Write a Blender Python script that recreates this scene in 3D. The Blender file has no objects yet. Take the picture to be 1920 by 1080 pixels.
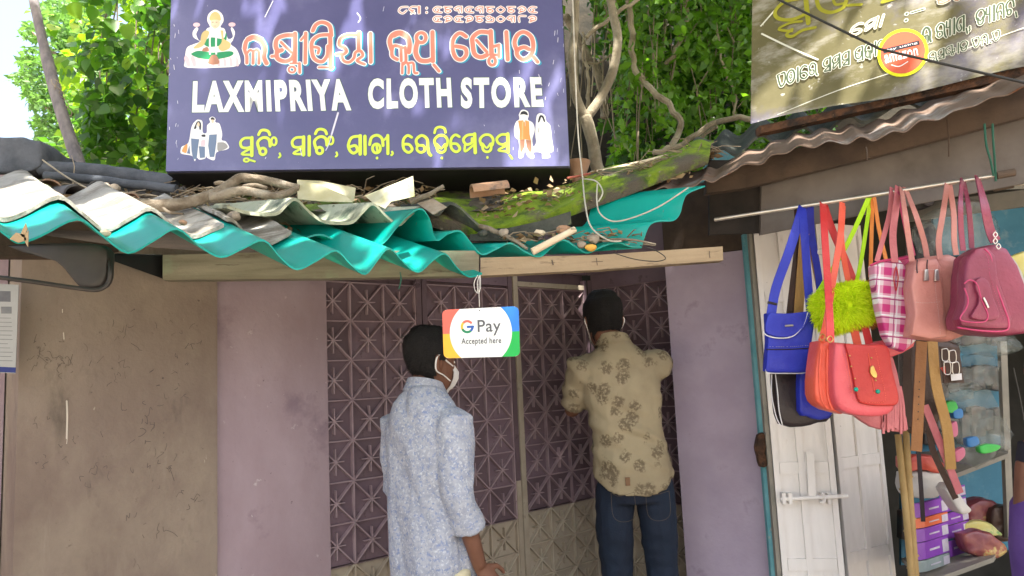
import bpy, math, random, numpy as np
from mathutils import Vector as V, Matrix, noise
random.seed(7)
SC = bpy.context.scene; COL = SC.collection
R = math.radians
# ------------------------------------------------------------------ camera
FPX = 1400.0
zc = V((-558.0, 12000.0, -1400.0)).normalized()          # world up, in camera axes
fc = V((0, 0, -1)); yc = (fc - fc.dot(zc) * zc).normalized(); xc = yc.cross(zc)
ROT = Matrix((xc, yc, zc))                               # camera -> world
CAMZ = 1.5
cd = bpy.data.cameras.new('camera'); cam = bpy.data.objects.new('camera', cd); COL.objects.link(cam)
cd.sensor_width = 36; cd.lens = 36 * FPX / 1920; cd.clip_end = 600; cd.clip_start = 0.05
cam.matrix_world = Matrix.Translation((0, 0, CAMZ)) @ ROT.to_4x4()
SC.camera = cam
# ------------------------------------------------------------------ light
SUN_EL, SUN_AZ = R(69), R(158)                           # azimuth measured from +Y towards +X
SUNV = V((math.sin(SUN_AZ) * math.cos(SUN_EL), math.cos(SUN_AZ) * math.cos(SUN_EL), math.sin(SUN_EL)))
w = bpy.data.worlds.new('World'); SC.world = w; w.use_nodes = True
nt = w.node_tree; sk = nt.nodes.new('ShaderNodeTexSky'); sk.sky_type = 'NISHITA'; sk.sun_disc = False
sk.sun_elevation = SUN_EL; sk.sun_rotation = SUN_AZ; sk.dust_density = 8.0; sk.air_density = 1.3; sk.ozone_density = .6
bg = nt.nodes['Background']; bg.inputs[1].default_value = 0.15; nt.links.new(sk.outputs[0], bg.inputs[0])
sd = bpy.data.lights.new('sun', 'SUN'); sd.energy = 5.0; sd.angle = R(0.5); sd.color = (1, .95, .86)
so = bpy.data.objects.new('sun', sd); COL.objects.link(so); so.rotation_euler = SUNV.to_track_quat('Z', 'Y').to_euler()
SC.view_settings.view_transform = 'Standard'; SC.view_settings.look = 'None'; SC.view_settings.gamma = 1
SC.view_settings.use_curve_mapping = False; SC.view_settings.exposure = 2.0
SC.render.engine = 'CYCLES'
SC.cycles.max_bounces = 8; SC.cycles.diffuse_bounces = 4; SC.cycles.transparent_max_bounces = 8
SC.cycles.sample_clamp_indirect = 6
try: SC.cycles.use_denoising = True
except Exception: pass
# ------------------------------------------------------------------ projection helpers (for measuring from the photo)
def ray(px, py): return ROT @ V(((px - 960) / FPX, -(py - 540) / FPX, -1.0))
def P(px, py, Y):
    d = ray(px, py); return V((d.x / d.y * Y, Y, CAMZ + d.z / d.y * Y))
class Plane:
    def __init__(s, p0, n):
        s.p = V(p0); s.n = V(n).normalized()
        if s.n.dot(V((0, 0, CAMZ)) - s.p) < 0: s.n = -s.n
        s.u = V((0, 0, 1)).cross(s.n); s.u.normalize(); s.v = s.n.cross(s.u)
    def hit(s, px, py, off=0):
        d = ray(px, py); o = V((0, 0, CAMZ)); t = (s.p - o).dot(s.n) / d.dot(s.n); return o + d * t + s.n * off
    def uv(s, px, py):
        q = s.hit(px, py) - s.p; return (q.dot(s.u), q.dot(s.v))
    def at(s, u, v, off=0): return s.p + s.u * u + s.v * v + s.n * off
def catmull(pts, k=5):
    pts = [V(p) if len(p) == 3 else V((p[0], p[1], 0)) for p in pts]; n = len(pts); out = []
    if n < 3:
        return [pts[0].lerp(pts[-1], i / k) for i in range(k + 1)]
    for i in range(n - 1):
        a, b, c, d = pts[max(i-1, 0)], pts[i], pts[i+1], pts[min(i+2, n-1)]
        for j in range(k):
            t = j / k
            out.append(.5 * (2*b + (c-a)*t + (2*a-5*b+4*c-d)*t*t + (3*b-a-3*c+d)*t**3))
    out.append(pts[-1]); return out
# ------------------------------------------------------------------ materials
def M(name, c1, c2=None, sc=6, lo=.38, hi=.62, rough=.75, bump=0, bsc=60, metal=0, trans=0, stretch=(1, 1, 1),
      spots=None, island=0, tcol=None, spec=.4, coat=0, alpha=1, detail=6, sheen=0, grad=None, leafy=None, orand=None):
    m = bpy.data.materials.new(name); m.use_nodes = True; t = m.node_tree; N = t.nodes; L = t.links
    b = N['Principled BSDF']; b.inputs['Roughness'].default_value = rough; b.inputs['Metallic'].default_value = metal
    b.inputs['Specular IOR Level'].default_value = spec; b.inputs['Coat Weight'].default_value = coat
    b.inputs['Coat Roughness'].default_value = .15
    if sheen: b.inputs['Sheen Weight'].default_value = sheen
    tc = N.new('ShaderNodeTexCoord'); mp = N.new('ShaderNodeMapping'); mp.inputs['Scale'].default_value = stretch
    L.new(tc.outputs['Object'], mp.inputs[0])
    def nz(s, d=detail, src=mp.outputs[0], r=.6):
        n = N.new('ShaderNodeTexNoise'); n.inputs['Scale'].default_value = s; n.inputs['Detail'].default_value = d
        n.inputs['Roughness'].default_value = r; L.new(src, n.inputs['Vector']); return n
    def ramp(fac, a, b_, ca, cb):
        r = N.new('ShaderNodeValToRGB'); r.color_ramp.elements[0].position = a; r.color_ramp.elements[1].position = b_
        r.color_ramp.elements[0].color = (*ca, 1); r.color_ramp.elements[1].color = (*cb, 1); L.new(fac, r.inputs[0]); return r
    def mix(fac, a, b_, mode='MIX'):
        x = N.new('ShaderNodeMix'); x.data_type = 'RGBA'; x.blend_type = mode
        if isinstance(fac, float): x.inputs[0].default_value = fac
        else: L.new(fac, x.inputs[0])
        L.new(a, x.inputs[6])
        if isinstance(b_, tuple): x.inputs[7].default_value = (*b_, 1)
        else: L.new(b_, x.inputs[7])
        return x.outputs[2]
    if c2 is None: c2 = tuple(x * .8 for x in c1)
    if island:
        g = N.new('ShaderNodeNewGeometry'); col = ramp(g.outputs['Random Per Island'], 0, 1, c1, c2).outputs[0]
    else: col = ramp(nz(sc).outputs[0], lo, hi, c1, c2).outputs[0]
    for (c, s, r0, r1, ds) in (leafy or []):
        vo = N.new('ShaderNodeTexVoronoi'); vo.inputs['Scale'].default_value = s; va = N.new('ShaderNodeVectorMath'); va.operation = 'ADD'
        vm = N.new('ShaderNodeVectorMath'); vm.operation = 'SCALE'; vm.inputs['Scale'].default_value = ds; L.new(nz(s*3.2, 3, tc.outputs['Object']).outputs['Color'], vm.inputs[0]); L.new(tc.outputs['Object'], va.inputs[0]); L.new(vm.outputs[0], va.inputs[1]); L.new(va.outputs[0], vo.inputs['Vector'])
        f1 = ramp(vo.outputs['Distance'], r0, r1, (1,)*3, (0,)*3).outputs[0]; f2 = ramp(nz(s*6, 4, tc.outputs['Object']).outputs[0], .40, .52, (0,)*3, (.85,)*3).outputs[0]
        mm = N.new('ShaderNodeMath'); mm.operation = 'MULTIPLY'; L.new(f1, mm.inputs[0]); L.new(f2, mm.inputs[1]); col = mix(mm.outputs[0], col, c)
    for sp in (spots or []):
        c, s, a, b_ = sp[:4]; src = tc.outputs['Object']
        if len(sp) > 4:
            m2 = N.new('ShaderNodeMapping'); m2.inputs['Scale'].default_value = sp[4]; L.new(src, m2.inputs[0]); src = m2.outputs[0]
        col = mix(ramp(nz(s, 8, src, .65).outputs[0], a, b_, (0,)*3, (1,)*3).outputs[0], col, c)
    if orand:  # small difference of paint from piece to piece
        oi = N.new('ShaderNodeObjectInfo'); mm = N.new('ShaderNodeMath'); mm.operation = 'MULTIPLY'; mm.inputs[1].default_value = orand[1]; L.new(oi.outputs['Random'], mm.inputs[0]); col = mix(mm.outputs[0], col, orand[0])
    if grad:   # (z0, z1, colour): real change of paint / grime with height
        z0, z1, c = grad; sp = N.new('ShaderNodeSeparateXYZ'); L.new(tc.outputs['Object'], sp.inputs[0])
        mr = N.new('ShaderNodeMapRange'); mr.inputs[1].default_value = z0; mr.inputs[2].default_value = z1; L.new(sp.outputs[2], mr.inputs[0])
        col = mix(mr.outputs[0], col, c)
    L.new(col, b.inputs['Base Color'])
    if bump:
        bp = N.new('ShaderNodeBump'); bp.inputs['Strength'].default_value = bump; bp.inputs['Distance'].default_value = .01
        L.new(nz(bsc, 8, tc.outputs['Object']).outputs[0], bp.inputs['Height']); L.new(bp.outputs[0], b.inputs['Normal'])
    if trans:
        tr = N.new('ShaderNodeBsdfTranslucent'); mx = N.new('ShaderNodeMixShader'); mx.inputs[0].default_value = trans
        if tcol: tr.inputs[0].default_value = (*tcol, 1)
        else: L.new(col, tr.inputs[0])
        L.new(b.outputs[0], mx.inputs[1]); L.new(tr.outputs[0], mx.inputs[2]); L.new(mx.outputs[0], N['Material Output'].inputs[0])
    if alpha < 1: b.inputs['Alpha'].default_value = alpha
    return m
MT = {}
# ------------------------------------------------------------------ mesh builder
class MB:
    def __init__(s): s.v = []; s.f = []
    def add(s, vs, fs):
        k = len(s.v); s.v += [V(x) for x in vs]; s.f += [tuple(i + k for i in f) for f in fs]; return s
    def boxo(s, o, a, b, c):       # parallelepiped, o = one corner
        o, a, b, c = V(o), V(a), V(b), V(c)
        vs = [o, o+a, o+a+b, o+b, o+c, o+a+c, o+a+b+c, o+b+c]
        fs = [(0,3,2,1),(4,5,6,7),(0,1,5,4),(1,2,6,5),(2,3,7,6),(3,0,4,7)]
        if a.cross(b).dot(c) < 0: fs = [f[::-1] for f in fs]
        return s.add(vs, fs)
    def box(s, c, sz): c = V(c); sz = V(sz); return s.boxo(c - sz/2, (sz.x,0,0), (0,sz.y,0), (0,0,sz.z))
    def rings(s, rs, cap=True):
        n = len(rs[0]); k = len(s.v); s.v += [V(p) for r in rs for p in r]
        for i in range(len(rs)-1):
            for j in range(n):
                a = k+i*n+j; b = k+i*n+(j+1) % n; s.f.append((a, b, b+n, a+n))
        if cap:
            s.f.append(tuple(k+j for j in range(n))[::-1]); m = k+(len(rs)-1)*n; s.f.append(tuple(m+j for j in range(n)))
        return s
    def tube(s, pts, r, n=8, cap=True, flat=None, up=V((0,0,1))):
        pts = [V(p) for p in pts]; m = len(pts); rs = []; x = None
        for i, p in enumerate(pts):
            d = (pts[min(i+1, m-1)] - pts[max(i-1, 0)]).normalized()
            if x is None:
                u = up if abs(d.dot(up)) < .95 else V((1,0,0)); x = d.cross(u).normalized()
            else: x = (x - d*x.dot(d)).normalized()
            y = d.cross(x); rr = r[i*(len(r)-1)//max(m-1,1)] if isinstance(r, (list, tuple)) and len(r) != m else (r[i] if isinstance(r, (list, tuple)) else r)
            fl = flat or 1
            rs.append([p + x*math.cos(a)*rr + y*math.sin(a)*rr*fl for a in (2*math.pi*j/n for j in range(n))])
        return s.rings(rs, cap)
    def sphere(s, c, r, n=10, m=6, rot=None):
        c = V(c); r = V(r) if not isinstance(r, (int, float)) else V((r,r,r)); rs = []
        for i in range(1, m):
            t = math.pi*i/m; ring = []
            for j in range(n):
                a = 2*math.pi*j/n; q = V((math.sin(t)*math.cos(a)*r.x, math.sin(t)*math.sin(a)*r.y, -math.cos(t)*r.z))
                ring.append(c + (rot @ q if rot else q))
            rs.append(ring)
        return s.rings(rs)
def recalc(me):
    import bmesh
    b = bmesh.new(); b.from_mesh(me); bmesh.ops.recalc_face_normals(b, faces=b.faces); b.to_mesh(me); b.free()
ORG = {}
def mesh(name, mb, mat, L, smooth=True, ang=40, fix=True):
    me = bpy.data.meshes.new(name); L = V(L)
    me.from_pydata([tuple(p - L) for p in mb.v], [], mb.f); me.update()
    if fix: recalc(me)
    mats = mat if isinstance(mat, list) else [mat]
    for m in mats: me.materials.append(m)
    if smooth and len(me.polygons):
        me.polygons.foreach_set('use_smooth', [True]*len(me.polygons)); me.set_sharp_from_angle(angle=R(ang))
    return me
def props(o, label=None, cat=None, group=None, kind=None):
    for k, x in (('label', label), ('category', cat), ('group', group), ('kind', kind)):
        if x: o[k] = x
def thing(name, label, cat, loc, group=None, kind=None):
    o = bpy.data.objects.new(name, None); COL.objects.link(o); o.location = V(loc); o.empty_display_size = .05
    ORG[o.name] = V(loc); props(o, label, cat, group, kind); return o
def part(name, mb, mat, parent, label=None, kind=None, smooth=True, ang=40, fix=True):
    L = ORG[parent.name]; o = bpy.data.objects.new(name, mesh(name, mb, mat, L, smooth, ang, fix)); COL.objects.link(o)
    o.parent = parent; ORG[o.name] = L; props(o, label, None, None, kind); return o
def solo(name, mb, mat, label=None, cat=None, group=None, kind=None, smooth=True, ang=40, fix=True):
    xs = [p.x for p in mb.v]; ys = [p.y for p in mb.v]; zs = [p.z for p in mb.v]
    L = V(((min(xs)+max(xs))/2, (min(ys)+max(ys))/2, min(zs)))
    o = bpy.data.objects.new(name, mesh(name, mb, mat, L, smooth, ang, fix)); COL.objects.link(o); o.location = L
    ORG[o.name] = L; props(o, label, cat, group, kind); return o
def inst(name, me, parent, loc, rot=None):
    o = bpy.data.objects.new(name, me); COL.objects.link(o); o.parent = parent
    L = ORG[parent.name] if parent else V((0,0,0))
    o.matrix_local = Matrix.Translation(V(loc) - L) @ (rot.to_4x4() if rot else Matrix.Identity(4)); ORG[o.name] = L; return o
def merge(mb_list):
    r = MB()
    for m in mb_list: r.add(m.v, m.f)
    return r
def remesh(mb, vox, smooth=2, fn=None):
    me = bpy.data.meshes.new('tmp'); me.from_pydata([tuple(p) for p in mb.v], [], mb.f); recalc(me)
    o = bpy.data.objects.new('tmp', me); COL.objects.link(o)
    r = o.modifiers.new('r', 'REMESH'); r.mode = 'VOXEL'; r.voxel_size = vox
    if smooth: s = o.modifiers.new('s', 'SMOOTH'); s.iterations = smooth; s.factor = .5
    dg = bpy.context.evaluated_depsgraph_get(); e = o.evaluated_get(dg); m2 = bpy.data.meshes.new_from_object(e)
    out = MB(); out.v = [v.co + (fn(v.co, v.normal) if fn else V((0,0,0))) for v in m2.vertices]; out.f = [tuple(p.vertices) for p in m2.polygons]
    bpy.data.objects.remove(o); bpy.data.meshes.remove(me); bpy.data.meshes.remove(m2); return out
# sheet swept from an edge polyline along a direction
def sheet(edge, d, L, th=.006, nl=8, sag=0, k=4, up=V((0,0,1)), raw=False, rough=.0):
    e = edge if raw else catmull(edge, k); d = V(d).normalized(); n = len(e); rows = []
    for j in range(nl+1):
        t = j/nl; rows.append([p + d*L*t + V((0,0,-sag*4*t*(1-t))) + (V((0,0,noise.noise(p*3+V((0,0,t*3)))*rough)) if rough else V()) for p in e])
    mb = MB(); top = [p + up*th/2 for r in rows for p in r]; bot = [p - up*th/2 for r in rows for p in r]; m = len(top); f = []
    for j in range(nl):
        for i in range(n-1):
            a = j*n+i; f.append((a, a+1, a+n+1, a+n)); f.append((m+a, m+a+n, m+a+n+1, m+a+1))
    for i in range(n-1):
        f.append((i, m+i, m+i+1, i+1)); a = nl*n+i; f.append((a, a+1, m+a+1, m+a))
    for j in range(nl):
        a = j*n; f.append((a, a+n, m+a+n, m+a)); a = j*n+n-1; f.append((a, m+a, m+a+n, a+n))
    return mb.add(top+bot, f)
def poly_prism(pts, nvec, th):     # pts planar list of 3D points, thickness th backwards along nvec
    n = len(pts); pts = [V(p) for p in pts]; q = [p - nvec*th for p in pts]; f = [tuple(range(n)), tuple(range(2*n-1, n-1, -1))]
    for i in range(n): f.append((i, (i+1) % n, n+(i+1) % n, n+i))
    return MB().add(pts+q, f)
def puff(outline, Y, depth, k=3, smoothed=True, dirn=None, off=0, sx=1.0):
    """soft bag body: outline in photo pixels set at distance Y, given real thickness"""
    o2 = catmull(list(outline)+[outline[0]], k)[:-1] if smoothed else [V((*p, 0)) for p in outline]
    pts = [P(p.x, p.y, Y) for p in o2]; c = sum(pts, V())/len(pts); nf = dirn or V((0, -1, 0)); pts = [p + nf*off for p in pts]; c = c + nf*off
    prof = [(.0, 1.0), (.35, 1.0), (.62, .99), (.82, .975), (.93, .93), (.985, .82), (1.0, .5), (1.0, .12)]
    rs = []
    for h, s in prof[::-1]: rs.append([c + (p-c)*s - nf*depth/2*h for p in pts])
    for h, s in prof: rs.append([c + (p-c)*s + nf*depth/2*h for p in pts])
    rs = [[p + (p-c)*.5*0 + nf*(.0035*noise.noise(p*16) + .0015*noise.noise(V((p.x*55, p.y*20, p.z*18))))*min(1, depth/.05) for p in r] for r in rs]
    return MB().rings(rs)
def band(pxs, w, Y, th=.003, k=4, twist=0):
    """flat strap: pixel polyline (x, y[, Y]) of width w metres facing the viewer side"""
    pts = catmull([P(p[0], p[1], p[2] if len(p) > 2 else Y) for p in pxs], k); m = len(pts); rs = []
    for i, p in enumerate(pts):
        d = (pts[min(i+1, m-1)] - pts[max(i-1, 0)]).normalized(); f = V((math.sin(twist), -math.cos(twist), 0)); x = d.cross(f).normalized(); f = x.cross(d)
        rs.append([p - x*w/2 - f*th/2, p + x*w/2 - f*th/2, p + x*w/2 + f*th/2, p - x*w/2 + f*th/2])
    return MB().rings(rs)
# flat print on a plane
class Print:
    def __init__(s, pl): s.pl = pl; s.k = 0
    def stroke(s, mb, pts, wd, off=0, dx=0, dy=0, smooth=True):
        """pts in photo pixels, wd px"""
        pts = catmull(pts, 5) if smooth and len(pts) > 2 else [V((*p, 0)) for p in pts]
        s.k += 1; o = off*.1 + s.k*1.5e-6
        q = [V((*s.pl.uv(p.x+dx, p.y+dy), 0)) for p in pts]
        a = V((*s.pl.uv(pts[0].x+1, pts[0].y), 0)); m = (a - V((*s.pl.uv(pts[0].x, pts[0].y), 0))).length; h = wd*m/2
        n = len(q); L = []; Rr = []
        for i in range(n):
            d = q[min(i+1, n-1)] - q[max(i-1, 0)]
            if d.length < 1e-9: d = V((1, 0, 0))
            d.normalize(); nn = V((-d.y, d.x, 0)); L.append(q[i]+nn*h); Rr.append(q[i]-nn*h)
        vs = [s.pl.at(p.x, p.y, o) for p in L+Rr]; mb.add(vs, [(i, n+i, n+i+1, i+1) for i in range(n-1)])
        for e in (0, -1):
            o += 5e-7
            mb.add([s.pl.at(q[e].x+math.cos(t)*h, q[e].y+math.sin(t)*h, o) for t in (2*math.pi*j/10 for j in range(10))], [tuple(range(10))])
    def poly(s, mb, pts, off=0, smooth=False):
        s.k += 1
        pts = catmull(list(pts)+[pts[0]], 4)[:-1] if smooth else [V((*p, 0)) for p in pts]
        mb.add([s.pl.hit(p.x, p.y, off*.1 + s.k*1.5e-6) for p in pts], [tuple(range(len(pts)))])
    def ell(s, mb, cx, cy, rx, ry, off=0, n=24, rot=0):
        c, si = math.cos(rot), math.sin(rot)
        s.poly(mb, [(cx + rx*math.cos(t)*c - ry*math.sin(t)*si, cy + rx*math.cos(t)*si + ry*math.sin(t)*c) for t in (2*math.pi*j/n for j in range(n))], off)
    def ringst(s, mb, cx, cy, rx, ry, wd, off=0, dx=0, dy=0):
        s.stroke(mb, [(cx + rx*math.cos(t), cy + ry*math.sin(t)) for t in (2*math.pi*j/12 for j in range(13))], wd, off, dx, dy)
    def text(s, mb, txt, q, off=0, bold=0.0):
        """q = pixel quad TL, TR, BR, BL around the ink"""
        cu = bpy.data.curves.new('t', 'FONT'); cu.body = txt; cu.offset = bold; cu.resolution_u = 4; cu.space_character = 1 + bold*4.5
        o = bpy.data.objects.new('t', cu); COL.objects.link(o); dg = bpy.context.evaluated_depsgraph_get()
        me = bpy.data.meshes.new_from_object(o.evaluated_get(dg)); vs = [v.co.copy() for v in me.vertices]; fs = [tuple(p.vertices) for p in me.polygons]
        x0 = min(v.x for v in vs); x1 = max(v.x for v in vs); y0 = min(v.y for v in vs); y1 = max(v.y for v in vs)
        TL, TR, BR, BL = [V((*p, 0)) for p in q]; out = []
        s.k += 1
        for v in vs:
            a = (v.x-x0)/(x1-x0); b = (v.y-y0)/(y1-y0); p = (BL.lerp(BR, a)).lerp(TL.lerp(TR, a), b); out.append(s.pl.hit(p.x, p.y, off*.1 + s.k*1.5e-6))
        mb.add(out, fs); bpy.data.objects.remove(o); bpy.data.curves.remove(cu); bpy.data.meshes.remove(me)
# ------------------------------------------------------------------ materials used by the setting
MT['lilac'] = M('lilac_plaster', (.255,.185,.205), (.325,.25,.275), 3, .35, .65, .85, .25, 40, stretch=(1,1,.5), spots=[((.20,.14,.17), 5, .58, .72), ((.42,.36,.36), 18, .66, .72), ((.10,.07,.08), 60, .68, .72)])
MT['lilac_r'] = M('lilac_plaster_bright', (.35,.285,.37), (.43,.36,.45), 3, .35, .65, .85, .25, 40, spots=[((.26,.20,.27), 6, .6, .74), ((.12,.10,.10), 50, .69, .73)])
MT['brown'] = M('brown_limewash', (.155,.112,.09), (.225,.175,.14), 2.5, .35, .65, .9, .35, 50, stretch=(1,1,.45),
    spots=[((.285,.235,.175), 1.3, .42, .66, (1,1,.7)), ((.075,.055,.045), 26, .66, .72), ((.10,.08,.062), 6, .58, .74, (1,1,.4)), ((.27,.225,.175), 5, .62, .82, (2.0,2.0,.3)), ((.36,.31,.24), 34, .69, .73, (1,1,.3))])
MT['rib_p'] = M('purple_iron_rib_lit', (.27,.19,.215), (.34,.255,.275), 9, rough=.62, bump=.1, spots=[((.09,.05,.055), 14, .62, .72)])  # ribs coloured lighter than the plate to stand in for lit bar edges
MT['rib_b'] = M('beige_iron_rib_lit', (.42,.36,.28), (.50,.44,.35), 6, rough=.6, bump=.1, orand=((.25,.19,.14), .5), spots=[((.2,.15,.12), 12, .62, .72)])  # same lit-edge lightening, put into the beige rib colour
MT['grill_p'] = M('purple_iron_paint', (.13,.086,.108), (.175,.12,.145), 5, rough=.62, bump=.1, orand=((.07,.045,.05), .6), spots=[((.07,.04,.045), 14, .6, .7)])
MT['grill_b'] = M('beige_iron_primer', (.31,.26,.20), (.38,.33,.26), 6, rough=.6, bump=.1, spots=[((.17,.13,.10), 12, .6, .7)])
MT['wood_beam'] = M('old_timber', (.17,.15,.10), (.26,.235,.165), 4, rough=.8, bump=.3, bsc=30, stretch=(.6,.6,7), spots=[((.10,.08,.055), 14, .6, .68, (.4,1,3)), ((.22,.27,.17), 4, .55, .7)])
MT['wood_beam2'] = M('pale_timber', (.27,.20,.125), (.36,.275,.175), 3, rough=.8, bump=.25, bsc=30, stretch=(.6,.6,7), spots=[((.09,.06,.04), 12, .58, .68, (.4,1,3)), ((.3,.19,.1), 3, .6, .7)])
MT['dark_wood'] = M('dark_timber', (.055,.038,.028), (.095,.065,.045), 5, rough=.85, bump=.4, bsc=40)
MT['sooty'] = M('near_black_board', (.012,.010,.008), (.028,.022,.018), 6, rough=.9, bump=.3)  # plain near-black colour for the corner board beside the fascia
MT['black'] = M('black_plastic', (.012,.012,.013), (.02,.02,.02), 5, rough=.55)
MT['green'] = M('green_fibre_sheet', (.0,.33,.28), (.0,.40,.35), 3, rough=.42, bump=.15, bsc=25, spots=[((.12,.38,.32), 9, .64, .78), ((.20,.20,.14), 25, .68, .74), ((.09,.17,.12), 3.5, .60, .80)], trans=.3, tcol=(.0,.62,.46), coat=.3)
MT['asb_white'] = M('weathered_white_asbestos', (.29,.275,.245), (.40,.38,.345), 4, rough=.85, bump=.6, bsc=70, spots=[((.13,.11,.085), 5, .50, .68), ((.17,.15,.12), 3, .5, .6, (1,6,1)), ((.07,.07,.06), 30, .64, .70)])
MT['asb_pale'] = M('pale_green_asbestos', (.32,.34,.24), (.43,.44,.34), 4, rough=.85, bump=.5, bsc=70, spots=[((.10,.14,.10), 5, .56, .66), ((.07,.08,.05), 28, .62, .70)])
MT['asb_dark'] = M('dark_asbestos', (.03,.034,.03), (.085,.09,.075), 7, rough=.9, bump=.7, bsc=80, spots=[((.17,.21,.05), 6, .60, .70), ((.3,.3,.27), 22, .68, .74)])
MT['moss'] = M('mossy_asbestos', (.13,.21,.012), (.23,.33,.015), 10, rough=.95, bump=1.0, bsc=130, spots=[((.05,.09,.015), 14, .5, .66), ((.10,.085,.065), 4, .49, .57), ((.27,.24,.19), 26, .62, .70)])
MT['tin'] = M('brown_tin', (.13,.085,.06), (.20,.145,.115), 4, rough=.9, spec=.15, bump=.15, spots=[((.30,.28,.27), 4, .56, .66, (1,1,1)), ((.16,.06,.03), 9, .58, .68), ((.05,.04,.035), 16, .6, .7)])
MT['rust'] = M('rusty_board', (.04,.022,.014), (.13,.06,.03), 14, rough=.95, bump=1.0, bsc=60, spots=[((.03,.02,.015), 10, .52, .62), ((.5,.3,.15), 20, .66, .72)])
MT['fascia'] = M('grey_fascia', (.12,.102,.088), (.19,.165,.145), 2.5, rough=.8, spots=[((.09,.075,.06), 3, .55, .75), ((.05,.04,.03), 40, .7, .74)])
MT['steel'] = M('steel_pole', (.55,.48,.38), (.65,.60,.52), 6, rough=.35, metal=.8)
MT['branch'] = M('bark', (.13,.10,.07), (.27,.23,.175), 9, rough=.95, bump=1.0, bsc=45, stretch=(2,2,2), spots=[((.40,.36,.29), 8, .62, .72)])
MT['branch_pale'] = M('pale_vine_bark', (.22,.18,.12), (.36,.31,.22), 9, rough=.95, bump=.8, bsc=60)
MT['clay'] = M('clay_tile', (.34,.19,.11), (.42,.26,.17), 9, rough=.9, bump=.4, spots=[((.12,.10,.09), 9, .55, .66)])
MT['slate'] = M('sooty_tile', (.045,.045,.05), (.10,.095,.095), 9, rough=.85, bump=.4)
MT['concrete'] = M('sooty_concrete', (.05,.058,.07), (.11,.12,.14), 6, rough=.9, bump=.6, spots=[((.2,.2,.2), 20, .7, .76)])
MT['plinth'] = M('cement', (.28,.26,.23), (.36,.34,.3), 6, rough=.9, bump=.4)
MT['ground'] = M('dusty_street', (.27,.23,.18), (.36,.32,.26), 2, rough=.95, bump=.5, spots=[((.18,.15,.12), 9, .6, .7)])
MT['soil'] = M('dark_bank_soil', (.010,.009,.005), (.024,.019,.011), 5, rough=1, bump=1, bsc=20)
MT['rope'] = M('white_cord', (.62,.60,.56), (.72,.70,.66), 20, rough=.9)
MT['wire'] = M('wire', (.03,.028,.025), rough=.5)
MT['litter'] = M('dry_litter', (.22,.14,.07), (.42,.32,.19), rough=.95, island=1, bump=.3)
MT['twig'] = M('twig', (.16,.12,.08), (.34,.28,.2), rough=.95, island=1)
MT['peel'] = M('dry_peel', (.62,.50,.34), (.70,.60,.45), 8, rough=.8)
MT['white'] = M('white_paint', (.72,.69,.66), (.80,.77,.74), 4, rough=.5, bump=.08, bsc=25, stretch=(3,3,.6), spots=[((.50,.46,.41), 7, .62, .78, (2,2,.7)), ((.2,.17,.14), 40, .71, .74)])
MT['teal_p'] = M('teal_paint', (.10,.30,.34), (.16,.38,.42), 8, rough=.7, spots=[((.4,.38,.34), 12, .62, .68)])
MT['blue_cab'] = M('blue_cabinet_paint', (.03,.15,.24), (.05,.20,.31), 5, rough=.55, spots=[((.15,.25,.3), 8, .6, .75)])
MT['cream'] = M('cream_edge', (.20,.19,.16), (.27,.25,.21), 6, rough=.7)
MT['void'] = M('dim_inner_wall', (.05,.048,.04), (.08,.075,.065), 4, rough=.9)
# ------------------------------------------------------------------ ground, hill
mb = MB(); S = 150; mb.add([(-S,-S,0),(S,-S,0),(S,S,0),(-S,S,0)], [(0,1,2,3)])
solo('ground', mb, MT['ground'], kind='structure', smooth=False)
def hillz(x, y):
    t = max(0, y-5.1)*3.0; h = min(t, 5.5 + .15*max(0, y-9)); s = min(1, max(0, (x+.4)/1.0)); s = s*s*(3-2*s)
    return h*s + .45*noise.noise(V((x*.9, y*.9, 0)))*s + .15*noise.noise(V((x*3, y*3, 4)))*s
mb = MB(); nx, ny = 60, 44; vs = []; fs = []
for j in range(ny+1):
    for i in range(nx+1):
        x = -.9+13*i/nx; y = 5.0+9*(j/ny)**1.6; vs.append((x, y, max(-.2, hillz(x, y)+.02 if j else -.2)))
for j in range(ny):
    for i in range(nx): a = j*(nx+1)+i; fs.append((a, a+1, a+nx+2, a+nx+1))
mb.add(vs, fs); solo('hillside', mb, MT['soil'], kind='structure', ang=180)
# ------------------------------------------------------------------ main shop: walls
DN = V((.9, -1, 0)).normalized(); DD = V((1, .9, 0)).normalized()      # door line normal / direction
PD = Plane((0, 3.872, 1), DN)
def W(x, z, off=0): return V((x, 3.872+.9*x, z)) + DN*off               # point on the door line at abscissa x
def slab(x0, x1, z0, z1, off0, off1): a = W(x0, z0, off0); return MB().boxo(a, W(x1, z0, off0)-a, DN*(off1-off0), V((0,0,z1-z0)))
xs = lambda px, py: PD.hit(px, py).x
shop = thing('shop_building', 'low cloth shop with a brown and lilac plastered front under the green corrugated eaves', 'shop', W(-1.2, 0))
xl = xs(30, 760); xm = xs(402, 760); xj = xs(613, 780)
part('wall', slab(xl, xm, 0, 2.02, -.30, .030), MT['brown'], shop, 'brown limewashed wall with scratches and a white drip')
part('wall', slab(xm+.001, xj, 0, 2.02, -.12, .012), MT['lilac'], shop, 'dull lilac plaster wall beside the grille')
mb = MB(); mb.boxo(W(xl-1.9, 0, -.25), W(xl-.004, 0, -.25)-W(xl-1.9, 0, -.25), DN*.05, (0,0,2.28)); part('wall', mb, MT['lilac'], shop, 'recessed purple wall at the left edge')
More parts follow.
